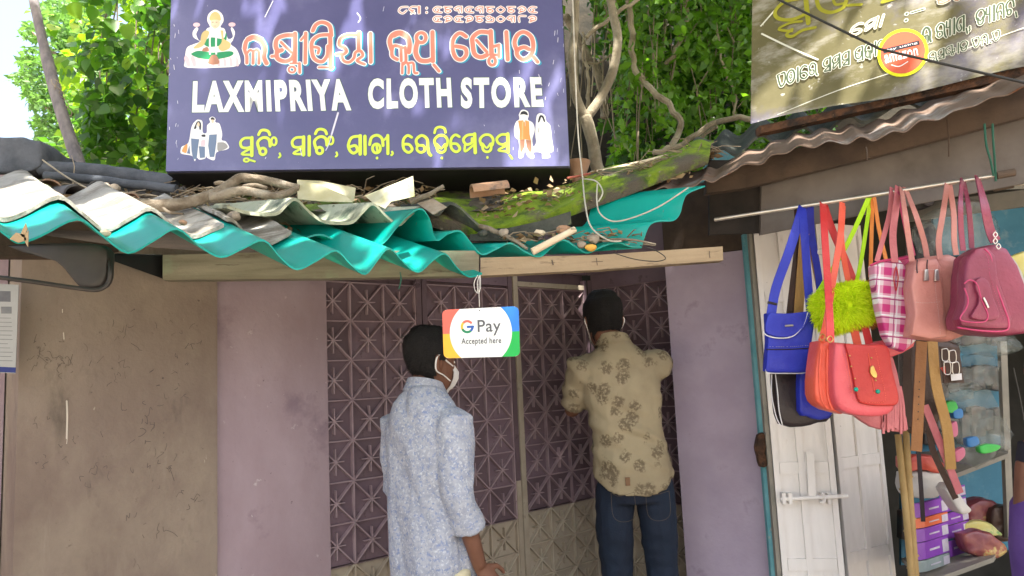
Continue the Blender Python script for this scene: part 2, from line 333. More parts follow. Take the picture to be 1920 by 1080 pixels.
# scratch marks and drip
mb = MB(); pr = Print(Plane(W(0,0,.0308), DN)); rr = random.Random(3)
MT['scratch'] = M('scratches', (.075,.055,.045), (.10,.075,.06)); MT['drip'] = M('white_drip', (.60,.54,.46), (.52,.46,.38))
for cx, cy, n, sp in ((85,660,14,16),(230,620,9,40),(350,640,9,24),(340,930,8,24),(260,990,8,40),(125,690,9,16),(200,690,12,30),(320,720,8,26),(260,790,14,40),(110,860,8,26),(300,850,8,30),(190,900,6,40),(95,780,6,30)):
    for _ in range(n):
        x = cx+rr.gauss(0, sp); y = cy+rr.gauss(0, sp*.8); pts = [(x, y)]
        for _ in range(rr.randint(2, 4)): x += rr.gauss(0, 4); y += rr.gauss(2, 5); pts.append((x, y))
        if all(45 < p[0] < 390 for p in pts): pr.stroke(mb, pts, rr.uniform(.6, 1.2))
part('scratch_marks', mb, MT['scratch'], shop, 'thin dark scratches in the limewash', kind='stuff', smooth=False, fix=False)
mb = MB()
pr.stroke(mb, [(125,752),(126,780),(125,822)], 3.2); pr.stroke(mb, [(119,624),(120,636)], 2); pr.stroke(mb, [(117,580),(117,586)], 1.5)
pr.stroke(mb, [(126,822),(125,832)], 1.2)
part('paint_drip', mb, MT['drip'], shop, kind='stuff', smooth=False, fix=False)
# right wall
CX, CY = .43, 4.259; D2 = V((.7071, -.7071, 0)); N2 = V((-.7071, -.7071, 0))
a = P(1261, 700, 3.72); b = P(1413, 640, 3.50); a.z = 0; b.z = 0; wr = (b-a); nn = V((wr.y, -wr.x, 0)).normalized()
a0 = a; ztop = P(1258, 498, 3.72).z
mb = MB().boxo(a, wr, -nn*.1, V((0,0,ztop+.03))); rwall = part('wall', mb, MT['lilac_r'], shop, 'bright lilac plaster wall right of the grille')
mb = MB().boxo(a + V((0,0,ztop+.034)) + nn*.0, wr, -nn*.1, V((0,0,.35))); part('wall', mb, MT['dark_wood'], shop, 'dark boarding above the right wall')
# back panel behind the grille, ceiling slab, plinth
part('back_sheet', slab(xj-.06, .43, .17, 2.25, -.05, -.035), MT['grill_p'], shop)
mb = MB(); c0 = V((CX, CY, .17)) - N2*.05; mb.boxo(c0, D2*.62, N2*.015, (0,0,2.1)); part('back_sheet', mb, MT['grill_p'], shop)
mb = MB(); ps = [W(xj-.02, 0, .34), W(-.15, 0, .36), V((.62, 3.10, 0)), V((1.05, 3.25, 0)), V((.95, 4.2, 0)), V((.43, 4.5, 0)), W(xj-.02, 0, -.1)]
part('plinth', MB().rings([[V((p.x, p.y, 0)) for p in ps], [V((p.x, p.y, .17)) for p in ps]]), MT['plinth'], shop)
# ------------------------------------------------------------------ grille doors
TP = .1263; TS = .1263*math.sqrt(1+.81)                    # tile pitch in x / in metres
ZT = 1.957; ZB = .77
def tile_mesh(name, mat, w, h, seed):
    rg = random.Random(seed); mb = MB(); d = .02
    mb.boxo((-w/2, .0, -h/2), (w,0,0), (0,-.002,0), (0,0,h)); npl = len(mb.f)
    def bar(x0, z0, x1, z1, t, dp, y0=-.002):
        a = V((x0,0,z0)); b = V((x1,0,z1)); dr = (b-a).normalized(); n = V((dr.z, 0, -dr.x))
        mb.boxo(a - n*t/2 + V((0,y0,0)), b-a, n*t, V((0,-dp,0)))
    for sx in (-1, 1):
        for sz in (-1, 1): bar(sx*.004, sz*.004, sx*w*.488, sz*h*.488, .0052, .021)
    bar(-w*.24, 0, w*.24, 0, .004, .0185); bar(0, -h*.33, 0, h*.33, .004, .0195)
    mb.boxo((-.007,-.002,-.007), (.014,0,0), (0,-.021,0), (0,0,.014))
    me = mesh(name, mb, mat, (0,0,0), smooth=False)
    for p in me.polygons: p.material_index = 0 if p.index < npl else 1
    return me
TM = {}
ROTD = Matrix.Rotation(math.atan2(.9, 1), 3, 'Z'); ROT2 = Matrix.Rotation(math.atan2(-.7071, .7071), 3, 'Z')
def grille(label, cxs, wtile, pos, rotm, ZT, PZ, fr):
    ZB = ZT-7*PZ
    g = thing('grille_door', label, 'grille door', pos(cxs[1], .17), 'leaves of the folding iron grille')
    key = round(wtile, 3)
    for mk in ('grill_p', 'grill_b'):
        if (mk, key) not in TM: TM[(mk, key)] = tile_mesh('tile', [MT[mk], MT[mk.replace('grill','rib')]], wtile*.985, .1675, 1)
    z = ZT; row = 0
    while z-PZ > .19:
        for cx in cxs:
            jr = random.Random(int(cx*1e4)+row*77)
            inst('tile', TM[('grill_p' if row < 7 else 'grill_b', key)], g, pos(cx+jr.gauss(0,.0006), z-PZ/2+jr.gauss(0,.0008), -.02+jr.uniform(-.001,.001)), Matrix.Rotation(jr.gauss(0,.012), 3, 'Z') @ rotm @ Matrix.Rotation(jr.gauss(0,.007), 3, 'Y') @ Matrix.Diagonal((1, 1, PZ/.17)))
        z -= PZ; row += 1
    zb = z
    # grid bars between the tiles
    def bars(z0, z1, mk):
        mb = MB(); hw = (cxs[1]-cxs[0])/2
        for cx in [cxs[0]-hw] + [c+hw for c in cxs]:
            a = pos(cx, z0, -.02); dirx = rotm @ V((1,0,0)); mb.boxo(a-dirx*.003, dirx*.006, rotm @ V((0,-.02,0)), (0,0,z1-z0-.001))
        zz = z1
        while zz > z0-.01:
            a = pos(cxs[0]-hw, zz-.0025, -.0205); b = pos(cxs[-1]+hw, zz-.0025, -.0205); mb.boxo(a, b-a, rotm @ V((0,-.016,0)), (0,0,.005)); zz -= PZ
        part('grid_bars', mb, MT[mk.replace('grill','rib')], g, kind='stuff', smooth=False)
    bars(ZB, ZT, 'grill_p'); bars(zb, ZB, 'grill_b')
    for (a_, b_, mk, z0, z1, o0, o1) in fr:
        p = pos(a_, z0, o0); q = pos(b_, z0, o0); part('frame_bar', MB().boxo(p, q-p, rotm @ V((0, -(o1-o0), 0)), (0,0,z1-z0)), MT[mk], g, smooth=False)
    return g
pW = lambda x, z, off=0: W(x, z, off)
pC = lambda t, z, off=0: V((CX, CY, z)) + V((t, -t, 0)) + N2*off
zf = ZT+.06
grille('purple star patterned grille leaf next to the dull lilac wall, its lower rows left beige', [-.770,-.6437,-.5173], TS, pW, ROTD, 1.936, .170,
    [(-.452,-.431,'grill_p',ZB,zf,-.02,.006),(-.452,-.431,'grill_b',.17,ZB-.001,-.02,.006),(xj-.05,-.454,'grill_p',ZT+.004,ZT+.09,-.02,.004)])
grille('star patterned grille leaf partly hidden by the payment card and the man in the blue shirt', [-.3425,-.216,-.0897], TS, pW, ROTD, 1.946, .166,
    [(-.427,-.407,'grill_p',ZB,zf,-.02,.006),(-.427,-.407,'grill_b',.17,ZB-.001,-.02,.006),(-.024,-.004,'grill_p',ZB+.2,zf,-.02,.006),(-.024,-.004,'grill_b',.17,ZB+.199,-.02,.006),
     (-.405,-.026,'grill_p',ZT+.004,ZT+.09,-.02,.004)])
grille('star patterned grille leaf with a beige edge frame, left of the man in the patterned shirt', [.0886,.2149,.3412], TS, pW, ROTD, 1.957, .1645,
    [(-.001,.022,'grill_b',.17,zf+.01,-.02,.012),(.024,.403,'grill_b',ZT+.004,ZT+.03,-.02,.010),(.406,.424,'grill_p',ZB,zf,-.02,.004),(.406,.424,'grill_b',.17,ZB-.001,-.02,.004)])
grille('dark star patterned grille leaf right of the man in the patterned shirt, turned toward him', [.09,.2157,.3414,.467], .1777, pC, ROT2, 1.96, .1645,
    [(.005,.024,'grill_p',.17,zf,-.02,.004),(.026,.53,'grill_p',ZT+.004,ZT+.09,-.02,.004)])
mb = MB(); q = W(-.79, ZT+.092, -.02); mb.boxo(q, W(.428, ZT+.092, -.02)-q, DN*.03, (0,0,.25)); q = pC(.002, ZT+.092, -.02); mb.boxo(q, pC(.6, ZT+.092, -.02)-q, N2*.03, (0,0,.25))
part('lintel', mb, MT['grill_p'], shop, smooth=False)
mb = MB(); ring = [PD.hit(775+6*math.cos(t), 537+6*math.sin(t), .03) for t in (2*math.pi*j/14 for j in range(15))]; mb.tube(ring, .003, 6)
part('hook', mb, MT['grill_p'], shop)
# ------------------------------------------------------------------ beams
def pxbox(pts_top, pts_bot, depth, dirv):
    """board whose front face is given by matching top / bottom 3D polylines"""
    rs = []
    for t, b in zip(pts_top, pts_bot): rs.append([b, t, t+dirv*depth, b+dirv*depth])
    return MB().rings(rs)
bk = V((0, 1, 0))
B1 = [(305,525,2.55),(600,522,2.62),(898,517,2.72)]; B1t = [(305,478,2.55),(600,470,2.62),(898,470,2.72)]
b1 = pxbox([P(*p) for p in B1t], [P(*p) for p in B1], .06, bk); solo('timber_beam', b1, MT['wood_beam'], 'weathered greenish timber beam under the green sheets, left half', 'beam', 'eaves beams of the cloth shop', smooth=False)
B2 = [(901,517,2.722),(1120,506,2.72),(1356,488,2.72)]; B2t = [(901,483,2.722),(1120,478,2.72),(1355,462,2.72)]
b2 = pxbox([P(*p) for p in B2t], [P(*p) for p in B2], .06, bk); solo('timber_beam', b2, MT['wood_beam2'], 'pale brown timber beam with nail marks above the man in the patterned shirt', 'beam', 'eaves beams of the cloth shop', smooth=False)
# marks on beam 2
pr2 = Print(Plane(P(1120,492,2.718), (0,-1,0))); mb = MB()
pr2.stroke(mb, [(1118,484),(1120,497)], 1.3, .001); pr2.stroke(mb, [(1110,491),(1130,490)], 1.1, .001); pr2.stroke(mb, [(1035,488),(1037,496)], 2.2, .001); pr2.stroke(mb, [(1330,471),(1331,483)], 1.4, .001)
solo('nail_marks', mb, MT['scratch'], 'small dark cross shaped nail marks on the pale beam', 'marks', kind='stuff', smooth=False, fix=False)
# dark tarpaulin pieces and rafter at left
mb = pxbox([P(180,474,2.35), P(315,478,2.62)], [P(186,480,2.35), P(315,526,2.62)], .02, bk); solo('rubber_sheet', mb, MT['black'], 'black sheet tucked between the left beam end and the green roof', 'sheet', smooth=False)
mb = pxbox([P(-30,425,2.2), P(290,470,2.72)], [P(-30,482,2.2), P(270,484,2.72)], .05, bk); solo('rafter', mb, MT['dark_wood'], 'dark brown board under the left end of the green roof', 'board', smooth=False)
tp = thing('tarpaulin', 'curled black tarpaulin flap hanging under the left end of the roof', 'tarpaulin', P(150, 540, 2.0))
o = catmull([P(*p) for p in ((105,476,1.98),(125,500,1.99),(140,522,2.0),(165,535,2.0),(192,530,2.0),(203,505,2.0),(203,478,2.0),(190,462,2.05))], 5)
rs = []; cc = P(170, 490, 2.02)
for s_, dy in ((1,0),(.93,-.012),(.8,.004),(.6,.03),(.3,.05)): rs.append([cc+(p-cc)*s_+V((0,dy,0)) for p in o])
mb = MB()
for i in range(len(rs)-1):
    n = len(o); k = len(mb.v)
    mb.add(rs[i]+rs[i+1], [(j, j+1, n+j+1, n+j) for j in range(n-1)])
mb2 = MB(); MT['tarp'] = M('black_tarp', (.022,.018,.016), (.04,.033,.028), 6, rough=.45)
part('flap', puff([(20,462),(110,458),(200,462),(208,500),(203,530),(185,543),(160,541),(142,522),(126,502),(95,482),(50,474)], 2.02, .05, 3), MT['tarp'], tp)
part('rim', MB().tube(catmull([P(*p) for p in ((-20,518,1.9),(60,528,1.93),(150,541,1.98),(185,543,1.99),(203,530,2.0),(207,505,2.0),(203,480,2.02))], 6), .006, 8), MT['tarp'], tp)
# poster at left
pp = Plane(P(10, 620, 2.3), (.3,-1,0)); pq = lambda x, y, o=0: pp.hit(x, y, o)
po = thing('wall_calendar', 'pale printed calendar sheet with a blue bottom band at the left edge', 'calendar', pq(15, 700))
MT['paper'] = M('paper', (.27,.27,.26), (.33,.33,.32), 5, rough=.7); MT['print'] = M('print', (.10,.10,.11), (.2,.2,.2)); MT['blue_ink'] = M('blue_ink', (.02,.03,.14))
part('sheet', poly_prism([pq(-40,530), pq(35,534), pq(29,700), pq(-40,697)], pp.n, .004), MT['paper'], po, smooth=False)
prp = Print(pp); mb = MB(); rr = random.Random(5)
prp.poly(mb, [(-20,545),(20,546),(20,566),(-20,565)], .001); prp.poly(mb, [(2,575),(22,575),(22,588),(2,588)], .001)
for y in range(596, 680, 8): prp.stroke(mb, [(-10,y),(rr.uniform(14, 24),y+.5)], 1.4, .001)
part('lettering', mb, MT['print'], po, smooth=False, fix=False)
mb = MB(); prp.poly(mb, [(-40,686),(30,689),(29,699),(-40,696)], .002); part('band', mb, MT['blue_ink'], po, smooth=False, fix=False)
# ------------------------------------------------------------------ roofs
EN = V((-.669, .743, 0))                                    # in-plan direction running up the roof
def up(n2, deg): return (n2.normalized()*math.cos(R(deg)) + V((0,0,math.sin(R(deg))))).normalized()
G1px = [(-60,425,1.55),(-30,412,1.6),(10,440,1.64),(35,455,1.66),(75,443,1.71),(145,411,1.78),(190,440,1.82),(240,474,1.87),(290,450,1.93),(332,429,1.96),(375,462,2.01),(415,482,2.06),(455,466,2.1),(495,451,2.14),(528,485,2.18),(557,505,2.21),(595,488,2.26),(630,470,2.30),(658,496,2.33),(685,514,2.37),(708,488,2.40),(730,466,2.43),(758,493,2.47),(785,510,2.5),(812,488,2.54),(835,476,2.57),(858,503,2.6),(880,519,2.64),(904,513,2.68)]
g1 = [P(*p) for p in G1px]; dir1 = up(EN, 20)
solo('roof_sheet', sheet(g1, dir1, .75, .006, 6), MT['green'], 'long turquoise green corrugated sheet forming the wavy eaves at the left', 'roof sheet', 'green corrugated sheets', ang=60)
# white asbestos laid over it, two overlapping lengths
def offs(pts, l, dz): return [p + dir1*l + V((0,0,dz)) for p in pts]
g1c = catmull(g1, 4)
ws = [i for i, p in enumerate(g1c)]
e1 = offs(g1c[:int(len(g1c)*.46)], .24, .014); e2 = offs(g1c[int(len(g1c)*.455):int(len(g1c)*.60)], .26, .024)
solo('roof_sheet', sheet(e1, dir1, .62, .012, 10, raw=True, rough=.012), MT['asb_white'], 'sunlit whitish asbestos sheet lying on the green eaves at the far left', 'roof sheet', 'asbestos roof sheets', ang=60)
solo('roof_sheet', sheet(e2, dir1, .42, .012, 10, raw=True, rough=.012), MT['asb_white'], 'smaller grey white asbestos sheet ending beside the middle of the green eaves', 'roof sheet', 'asbestos roof sheets', ang=60)
dir2 = up(EN, 10)
C2 = [P(*p) for p in ((425,388,2.50),(470,400,2.53),(518,401,2.56),(538,385,2.58),(555,375,2.6),(580,398,2.62),(605,415,2.64),(635,418,2.66),(662,415,2.68),(682,395,2.69),(700,381,2.7),(724,404,2.72),(748,421,2.74),(768,405,2.75),(788,390,2.76))]
solo('roof_sheet', sheet(C2, dir2, .75, .012, 8, rough=.008), MT['asb_pale'], 'pale mossy green asbestos sheet in the middle under the yellowish plastic offcut', 'roof sheet', 'asbestos roof sheets', ang=60)
G2 = [P(*p) for p in ((560,452,2.60),(600,440,2.62),(640,455,2.64),(690,468,2.66),(720,455,2.68),(745,425,2.68),(768,402,2.69),(790,392,2.70),(806,412,2.71),(818,450,2.71),(840,438,2.71),(864,434,2.71),(885,458,2.71),(904,477,2.71),(930,467,2.71),(957,456,2.71),(985,472,2.71),(1012,481,2.71),(1034,464,2.71),(1056,450,2.71),(1080,463,2.71),(1102,474,2.71),(1130,462,2.71),(1158,455,2.71),(1182,462,2.71),(1202,463,2.71))]
solo('roof_sheet', sheet(G2, up(EN, 8), .62, .006, 6), MT['green'], 'shaded green corrugated sheet resting on the pale beam behind the payment card', 'roof sheet', 'green corrugated sheets', ang=60)
G3 = [P(*p) for p in ((1203,464,2.73),(1210,440,2.73),(1219,421,2.73),(1236,414,2.74),(1262,413,2.75),(1275,400,2.76),(1281,378,2.77),(1290,362,2.78),(1322,349,2.8))]
solo('roof_sheet', sheet(G3, V((-.93,.36,.035)), .36, .006, 4), MT['green'], 'hanging turquoise sheet end with a white cord across it, below the brown tin', 'roof sheet', 'green corrugated sheets', ang=60)
e4 = [P(*p) for p in ((800,395,2.78),(822,402,2.8),(842,382,2.80),(862,389,2.80),(882,408,2.8),(900,424,2.8),(915,432,2.8))]
solo('roof_sheet', sheet(e4, dir2, .35, .012, 5), MT['asb_dark'], 'short grey lichened asbestos wave end left of the moss', 'roof sheet', 'asbestos roof sheets', ang=60)
# mossy sheet
tp_ = [(790,378),(860,376),(930,370),(1000,360),(1060,345),(1130,322),(1200,299),(1300,276),(1340,268)]
bt_ = [(800,404),(880,426),(940,424),(1000,410),(1050,393),(1105,373),(1180,346),(1280,306),(1330,288)]
A = catmull([P(x,y,3.25) for x,y in tp_], 8); B = catmull([P(x,y,2.84) for x,y in bt_], 8)
rows = []; n = len(A); ver = []; fs = []; NR = 12
for j in range(NR+1):
    t = j/NR
    for i in range(n):
        p = B[i].lerp(A[i], t); p.z += .045*math.sin(math.pi*t)*(.6+.4*math.sin(i*.35)) + .018*noise.noise(p*9); ver.append(p)
for j in range(NR):
    for i in range(n-1): a = j*n+i; fs.append((a, a+1, a+n+1, a+n))
k = len(ver)
for i in range(n): ver.append(B[i]+V((0,.03,-.035)))
for i in range(n-1): fs.append((i, k+i, k+i+1, i+1))
solo('mossy_roof', MB().add(ver, fs), MT['moss'], 'old asbestos roof sheet covered in bright green moss below the blue signboard', 'mossy roof', ang=180, fix=False)
b_ = [P(*p) for p in ((880,428,2.86),(950,428,2.84),(1010,415,2.82),(1070,396,2.8))]
solo('roof_sheet', MB().rings([[p, p+V((0,0,-.05)), p+V((0,.02,-.05)), p+V((0,.03,0))] for p in b_]), MT['asb_dark'], 'dark grey sheet edge just below the moss', 'roof sheet', 'asbestos roof sheets')
# neighbour's tin and asbestos
N1 = [(1150,372),(1166,359),(1178,364),(1193,356),(1216,361),(1245,350),(1260,360),(1286,354),(1306,347),(1318,337),(1335,342),(1353,332),(1366,326),(1380,318),(1397,308),(1428,308),(1447,291),(1476,287),(1498,273),(1526,277),(1554,264),(1588,270),(1614,256),(1639,264),(1673,246),(1698,247),(1726,226),(1760,224),(1788,208),(1828,198),(1858,183),(1890,178),(1925,160),(1960,158),(2000,140)]
ydep = lambda x, y0, y1: y0+(y1-y0)*(x-1150)/850
n1 = [P(x, y, ydep(x, 2.95, 2.15)) for x, y in N1]; NB = V((.35, .93, 0))
solo('roof_sheet', sheet(n1, up(NB, 23), .40, .004, 6, k=5), MT['tin'], 'brown rusty corrugated tin sheet along the eaves of the bag shop', 'roof sheet', ang=60)
N2_ = [(1262,330),(1278,312),(1294,292),(1327,300),(1352,276),(1382,290),(1412,262),(1431,254),(1462,271),(1504,238),(1538,253),(1588,216),(1625,228),(1690,193),(1732,204),(1768,184),(1830,190),(1868,160),(1900,166),(1950,140),(2000,145)]
n2 = [P(x, y, ydep(x, 3.3, 2.42)) for x, y in N2_]
solo('roof_sheet', sheet(n2, up(NB, 27), .40, .014, 6, k=5, rough=.01), MT['asb_dark'], 'blackened asbestos sheet with deep waves between the brown tin and the banner', 'roof sheet', ang=60)
# beam and fascia of the neighbour, pole
f0 = [P(1325,335,2.98), P(1398,302,2.92), P(1530,268,2.76), P(1660,240,2.62), P(1960,148,2.38)]; f1 = [P(1325,362,2.98), P(1398,352,2.92), P(1530,320,2.76), P(1660,288,2.62), P(1960,208,2.38)]
solo('timber_beam', pxbox(f0, f1, .05, bk), MT['dark_wood'], 'dark stained beam under the brown tin of the bag shop', 'beam', smooth=False)
nb = thing('bag_shop', 'small bag shop with white shutters and grey fascia at the right', 'shop', (1.5, 3.3, 0))
g0 = [P(1428,343,2.98), P(1660,286,2.72), P(2000,190,2.4)]; g1_ = [P(1426,440,2.98), P(1660,394,2.72), P(2000,328,2.4)]
part('fascia', pxbox(g0, g1_, .02, bk), MT['fascia'], nb, smooth=False)
mb = pxbox([P(1700,385,3.05), P(2000,345,2.6)], [P(1700,415,3.05), P(2000,376,2.6)], .03, bk); part('lintel', mb, MT['cream'], nb, smooth=False)
mb = pxbox([P(1330,300,3.05), P(1428,300,3.02)], [P(1330,440,3.05), P(1428,436,3.02)], .02, bk); part('side_board', mb, MT['sooty'], nb, smooth=False)
# interior walls of the neighbour
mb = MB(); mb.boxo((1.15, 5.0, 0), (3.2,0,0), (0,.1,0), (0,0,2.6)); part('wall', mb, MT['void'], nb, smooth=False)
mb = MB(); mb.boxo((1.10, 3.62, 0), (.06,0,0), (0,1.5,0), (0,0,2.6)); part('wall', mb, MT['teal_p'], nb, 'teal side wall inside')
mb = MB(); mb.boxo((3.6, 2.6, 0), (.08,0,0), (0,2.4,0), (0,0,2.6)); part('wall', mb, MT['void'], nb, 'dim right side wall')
mb = MB(); mb.add([(1.0,3.1,2.28),(3.4,2.3,2.28),(3.7,5.1,2.7),(1.0,5.1,2.7),(1.0,3.1,2.3),(3.4,2.3,2.3),(3.7,5.1,2.72),(1.0,5.1,2.72)], [(0,1,2,3),(4,7,6,5),(0,4,5,1),(1,5,6,2),(2,6,7,3),(3,7,4,0)]); part('ceiling', mb, MT['dark_wood'], nb, smooth=False)
# ceiling over cloth shop
mb = MB(); mb.add([W(-1.7,2.04,0), W(.43,2.3,0), V((1.25,3.75,2.3)), V((1.3,5.0,2.35)), V((-1.8,5.0,2.3)), W(-1.7,2.07,0), W(.43,2.33,0), V((1.25,3.75,2.33)), V((1.3,5.0,2.38)), V((-1.8,5.0,2.33))], [(0,1,2,3,4),(9,8,7,6,5),(0,5,6,1),(1,6,7,2),(2,7,8,3),(3,8,9,4),(4,9,5,0)])
part('ceiling', mb, MT['dark_wood'], shop, smooth=False)
pole = thing('display_pole', 'shiny metal pole carrying the row of bags', 'pole', P(1640, 370, 2.64))
part('tube', MB().tube([P(1340,412,2.93), P(1600,372,2.66), P(1893,325,2.38)], .0075, 12), MT['steel'], pole)
part('end_cap', MB().tube([P(1868,329,2.385), P(1902,323,2.375)], .013, 12), MT['dark_wood'], pole)
p2_ = thing('display_pole', 'thinner rail hung just below and behind the bag pole', 'pole', P(1800, 362, 2.72))
part('tube', MB().tube([P(1500,412,3.0), P(1700,378,2.85), P(1960,338,2.62)], .006, 10), MT['steel'], p2_)
part('sleeve', MB().tube([P(1862,354,2.7), P(1900,347,2.67)], .011, 10), MT['dark_wood'], p2_)
gr = MB(); MT['green_cord'] = M('green_cord', (.01,.07,.045), (.02,.1,.06))
for pts in (((1846,232,2.36),(1849,270,2.36),(1857,300,2.36),(1863,330,2.37)),((1861,232,2.36),(1862,262,2.36),(1865,300,2.37),(1867,340,2.38))): gr.tube(catmull([P(*p) for p in pts], 5), .0035, 6)
solo('cord', gr, MT['green_cord'], 'dark green cord tying the bag pole to the eaves', 'cord')
for x0, y0, x1, y1, l in ((1776,222,1779,294,'rusty wire hanging from the brown tin above the pink bags'),(1624,276,1626,301,'short bent wire stub hanging above the furry bag')):
    solo('hanging_wire', MB().tube(catmull([P(x0,y0,2.5), P((x0+x1)/2+1,(y0+y1)/2,2.49), P(x1,y1,2.5)], 3), .0025, 6), MT['dark_wood'], l, 'wire')
# ------------------------------------------------------------------ signboard of the cloth store
bl = P(311, 321, 3.12); br = P(1068, 311, 3.08); tl = P(333, 0, 3.20); nrm = (br-bl).cross(tl-bl)
SP = Plane(bl, nrm); h = lambda x, y, o=0: SP.hit(x, y, o)
MT['vinyl'] = M('purple_vinyl', (.088,.088,.215), (.112,.110,.25), 2.2, .35, .65, .28, .12, 25, spots=[((.45,.45,.55), 26, .71, .75), ((.19,.19,.36), 2, .5, .75)], coat=.35)
for n_, c in (('ink_salmon',(.78,.25,.19)),('ink_white',(.78,.82,.82)),('ink_pure',(.85,.85,.87)),('ink_cyan',(.03,.32,.50)),('ink_yellow',(.62,.80,.07)),('ink_darkgreen',(.05,.10,.09)),('ink_pink',(.80,.55,.62)),
              ('ink_green',(.02,.28,.11)),('ink_gold',(.62,.50,.22)),('ink_skin',(.75,.58,.42)),('ink_jeans',(.14,.20,.32)),('ink_black',(.03,.03,.04)),('ink_orange',(.72,.34,.10)),('ink_brown',(.42,.20,.13)),('ink_grey',(.30,.30,.30)),
              ('ink_olive',(.30,.29,.02)),('ink_banner',(.07,.10,.055)),('ink_cream',(.68,.68,.58)),('ink_red2',(.66,.13,.07)),('ink_lemon',(.75,.78,.02)),
              ('g_red',(.75,.14,.10)),('g_yellow',(.85,.45,.03)),('g_blue',(.02,.20,.72)),('g_green',(.0,.42,.07)),('g_grey',(.09,.095,.11)),('g_dblue',(.02,.10,.42)),('g_dgreen',(.0,.22,.10))):
    MT[n_] = M(n_, c, tuple(x*.93 for x in c), 5, rough=.4, coat=.1)
sg = thing('shop_signboard', 'big purple signboard with Odia and English lettering for the cloth store', 'signboard', (bl+br)/2)
c4 = [h(333-8, -140), h(1047, -140), h(1068, 311), h(311, 321)]
part('face', poly_prism(c4, SP.n, .02), MT['vinyl'], sg, smooth=False)
back = [p - SP.n*.021 for p in c4]; part('box', poly_prism([back[0]+SP.u*-.004, back[1]+SP.u*.004, back[2]+SP.u*.004-SP.v*.004, back[3]-SP.u*.004-SP.v*.004], SP.n, .30), MT['black'], sg, smooth=False)
pr = Print(SP)
def layers(strokes, mats, sc, ox, oy, parent, base=0.0006):
    """strokes in zoom coords -> three printed layers (shadow, outline, fill)"""
    for (mk, extra, dx, dy, off) in mats:
        mb = MB(); pr.k = 0
        for pts, wd in strokes: pr.stroke(mb, [(ox+x/sc, oy+y/sc) for x, y in pts], wd/sc+extra, base+off, dx, dy)
        part('lettering', mb, MT[mk], parent, kind='stuff', smooth=False, fix=False)
def circ(cx, cy, rx, ry, n=10): return [(cx+rx*math.cos(2*math.pi*j/n), cy+ry*math.sin(2*math.pi*j/n)) for j in range(n+1)]
A_ = [([(152,650),(150,560),(125,480),(145,390),(195,335)],46),([(125,470),(150,375),(240,325),(330,375),(375,470),(365,580),(398,655)],58),([(170,355),(240,330),(320,365)],72),([(232,500),(228,655)],42),([(305,520),(302,655)],42),([(158,525),(190,490),(232,505)],34),([(235,505),(275,485),(307,525)],34),
 ([(748,285),(745,640)],58),([(725,305),(620,310),(530,350),(510,440),(540,500),(585,490)],60),([(462,568),(530,560)],46),([(525,500),(530,590),(620,630),(700,600),(735,540)],58),([(575,390),(705,520)],38),
 (circ(712,732,42,36),30),([(805,655),(808,770)],40),([(690,655),(800,655)],26),([(882,280),(876,650)],50),([(885,290),(825,365)],34),
 ([(970,250),(1010,175),(1090,145),(1180,190),(1200,310)],54),([(1185,300),(1192,600),(1195,715)],56),([(1165,300),(1050,310),(970,370),(955,460),(985,590),(1080,635),(1150,560),(1160,440)],52),([(975,450),(1045,470),(1035,530)],40),([(1045,705),(1215,705)],34),
 ([(1540,275),(1540,500)],52),([(1520,305),(1420,300),(1320,340),(1300,430),(1360,460),(1385,510),(1340,545)],48),([(1268,542),(1320,535)],40),([(1325,540),(1350,620),(1420,640),(1480,590),(1500,520),(1560,500),(1590,560),(1520,620),(1610,665)],42),([(1685,285),(1690,640)],52)]
Bz = [([(200,540),(178,450),(210,380),(290,355),(370,400),(395,480),(388,570)],54),([(220,385),(290,360),(360,395)],66),([(200,560),(215,510),(250,500),(320,520)],40),([(205,520),(205,610),(262,650)],42),([(300,510),(305,665)],36),([(348,515),(356,660),(330,700)],36),([(318,690),(315,800)],32),([(322,690),(360,680),(385,720),(385,800)],32),([(388,690),(435,690),(448,790),(480,798)],32),
 (circ(522,412,52,54),44),([(480,460),(462,570),(500,650),(570,668),(640,650)],56),([(645,350),(650,670)],50),([(660,708),(718,778)],38),
 ([(1012,400),(940,362),(872,430),(865,540),(900,630),(960,652),(1012,600),(1000,530),(900,505)],48),
 ([(1280,340),(1290,600)],54),([(1260,355),(1160,350),(1085,410),(1085,490),(1105,590),(1170,625),(1240,600)],54),([(1125,440),(1240,570)],38),([(1300,510),(1368,495)],40),([(1370,490),(1372,620)],40),([(1372,600),(1290,600)],36),(circ(1297,668,38,44),38),([(1450,350),(1465,650)],50),
 ([(1570,560),(1540,470),(1570,385),(1640,350),(1720,400),(1745,500),(1720,600),(1640,650),(1575,610),(1572,550),(1640,515),(1700,540)],50),([(1745,620),(1792,678)],42)]
big = [([(440+x/6.62, 20+y/6.62) for x, y in p], w_/6.62) for p, w_ in A_] + [([(700+x/5.818, y/5.818) for x, y in p], w_/5.818) for p, w_ in Bz]
layers(big, [('ink_cyan', 2.4, 3.0, 1.6, 0), ('ink_pure', 2.6, 0, 0, .0035), ('ink_salmon', -.6, 0, 0, .007)], 1, 0, 0, sg)
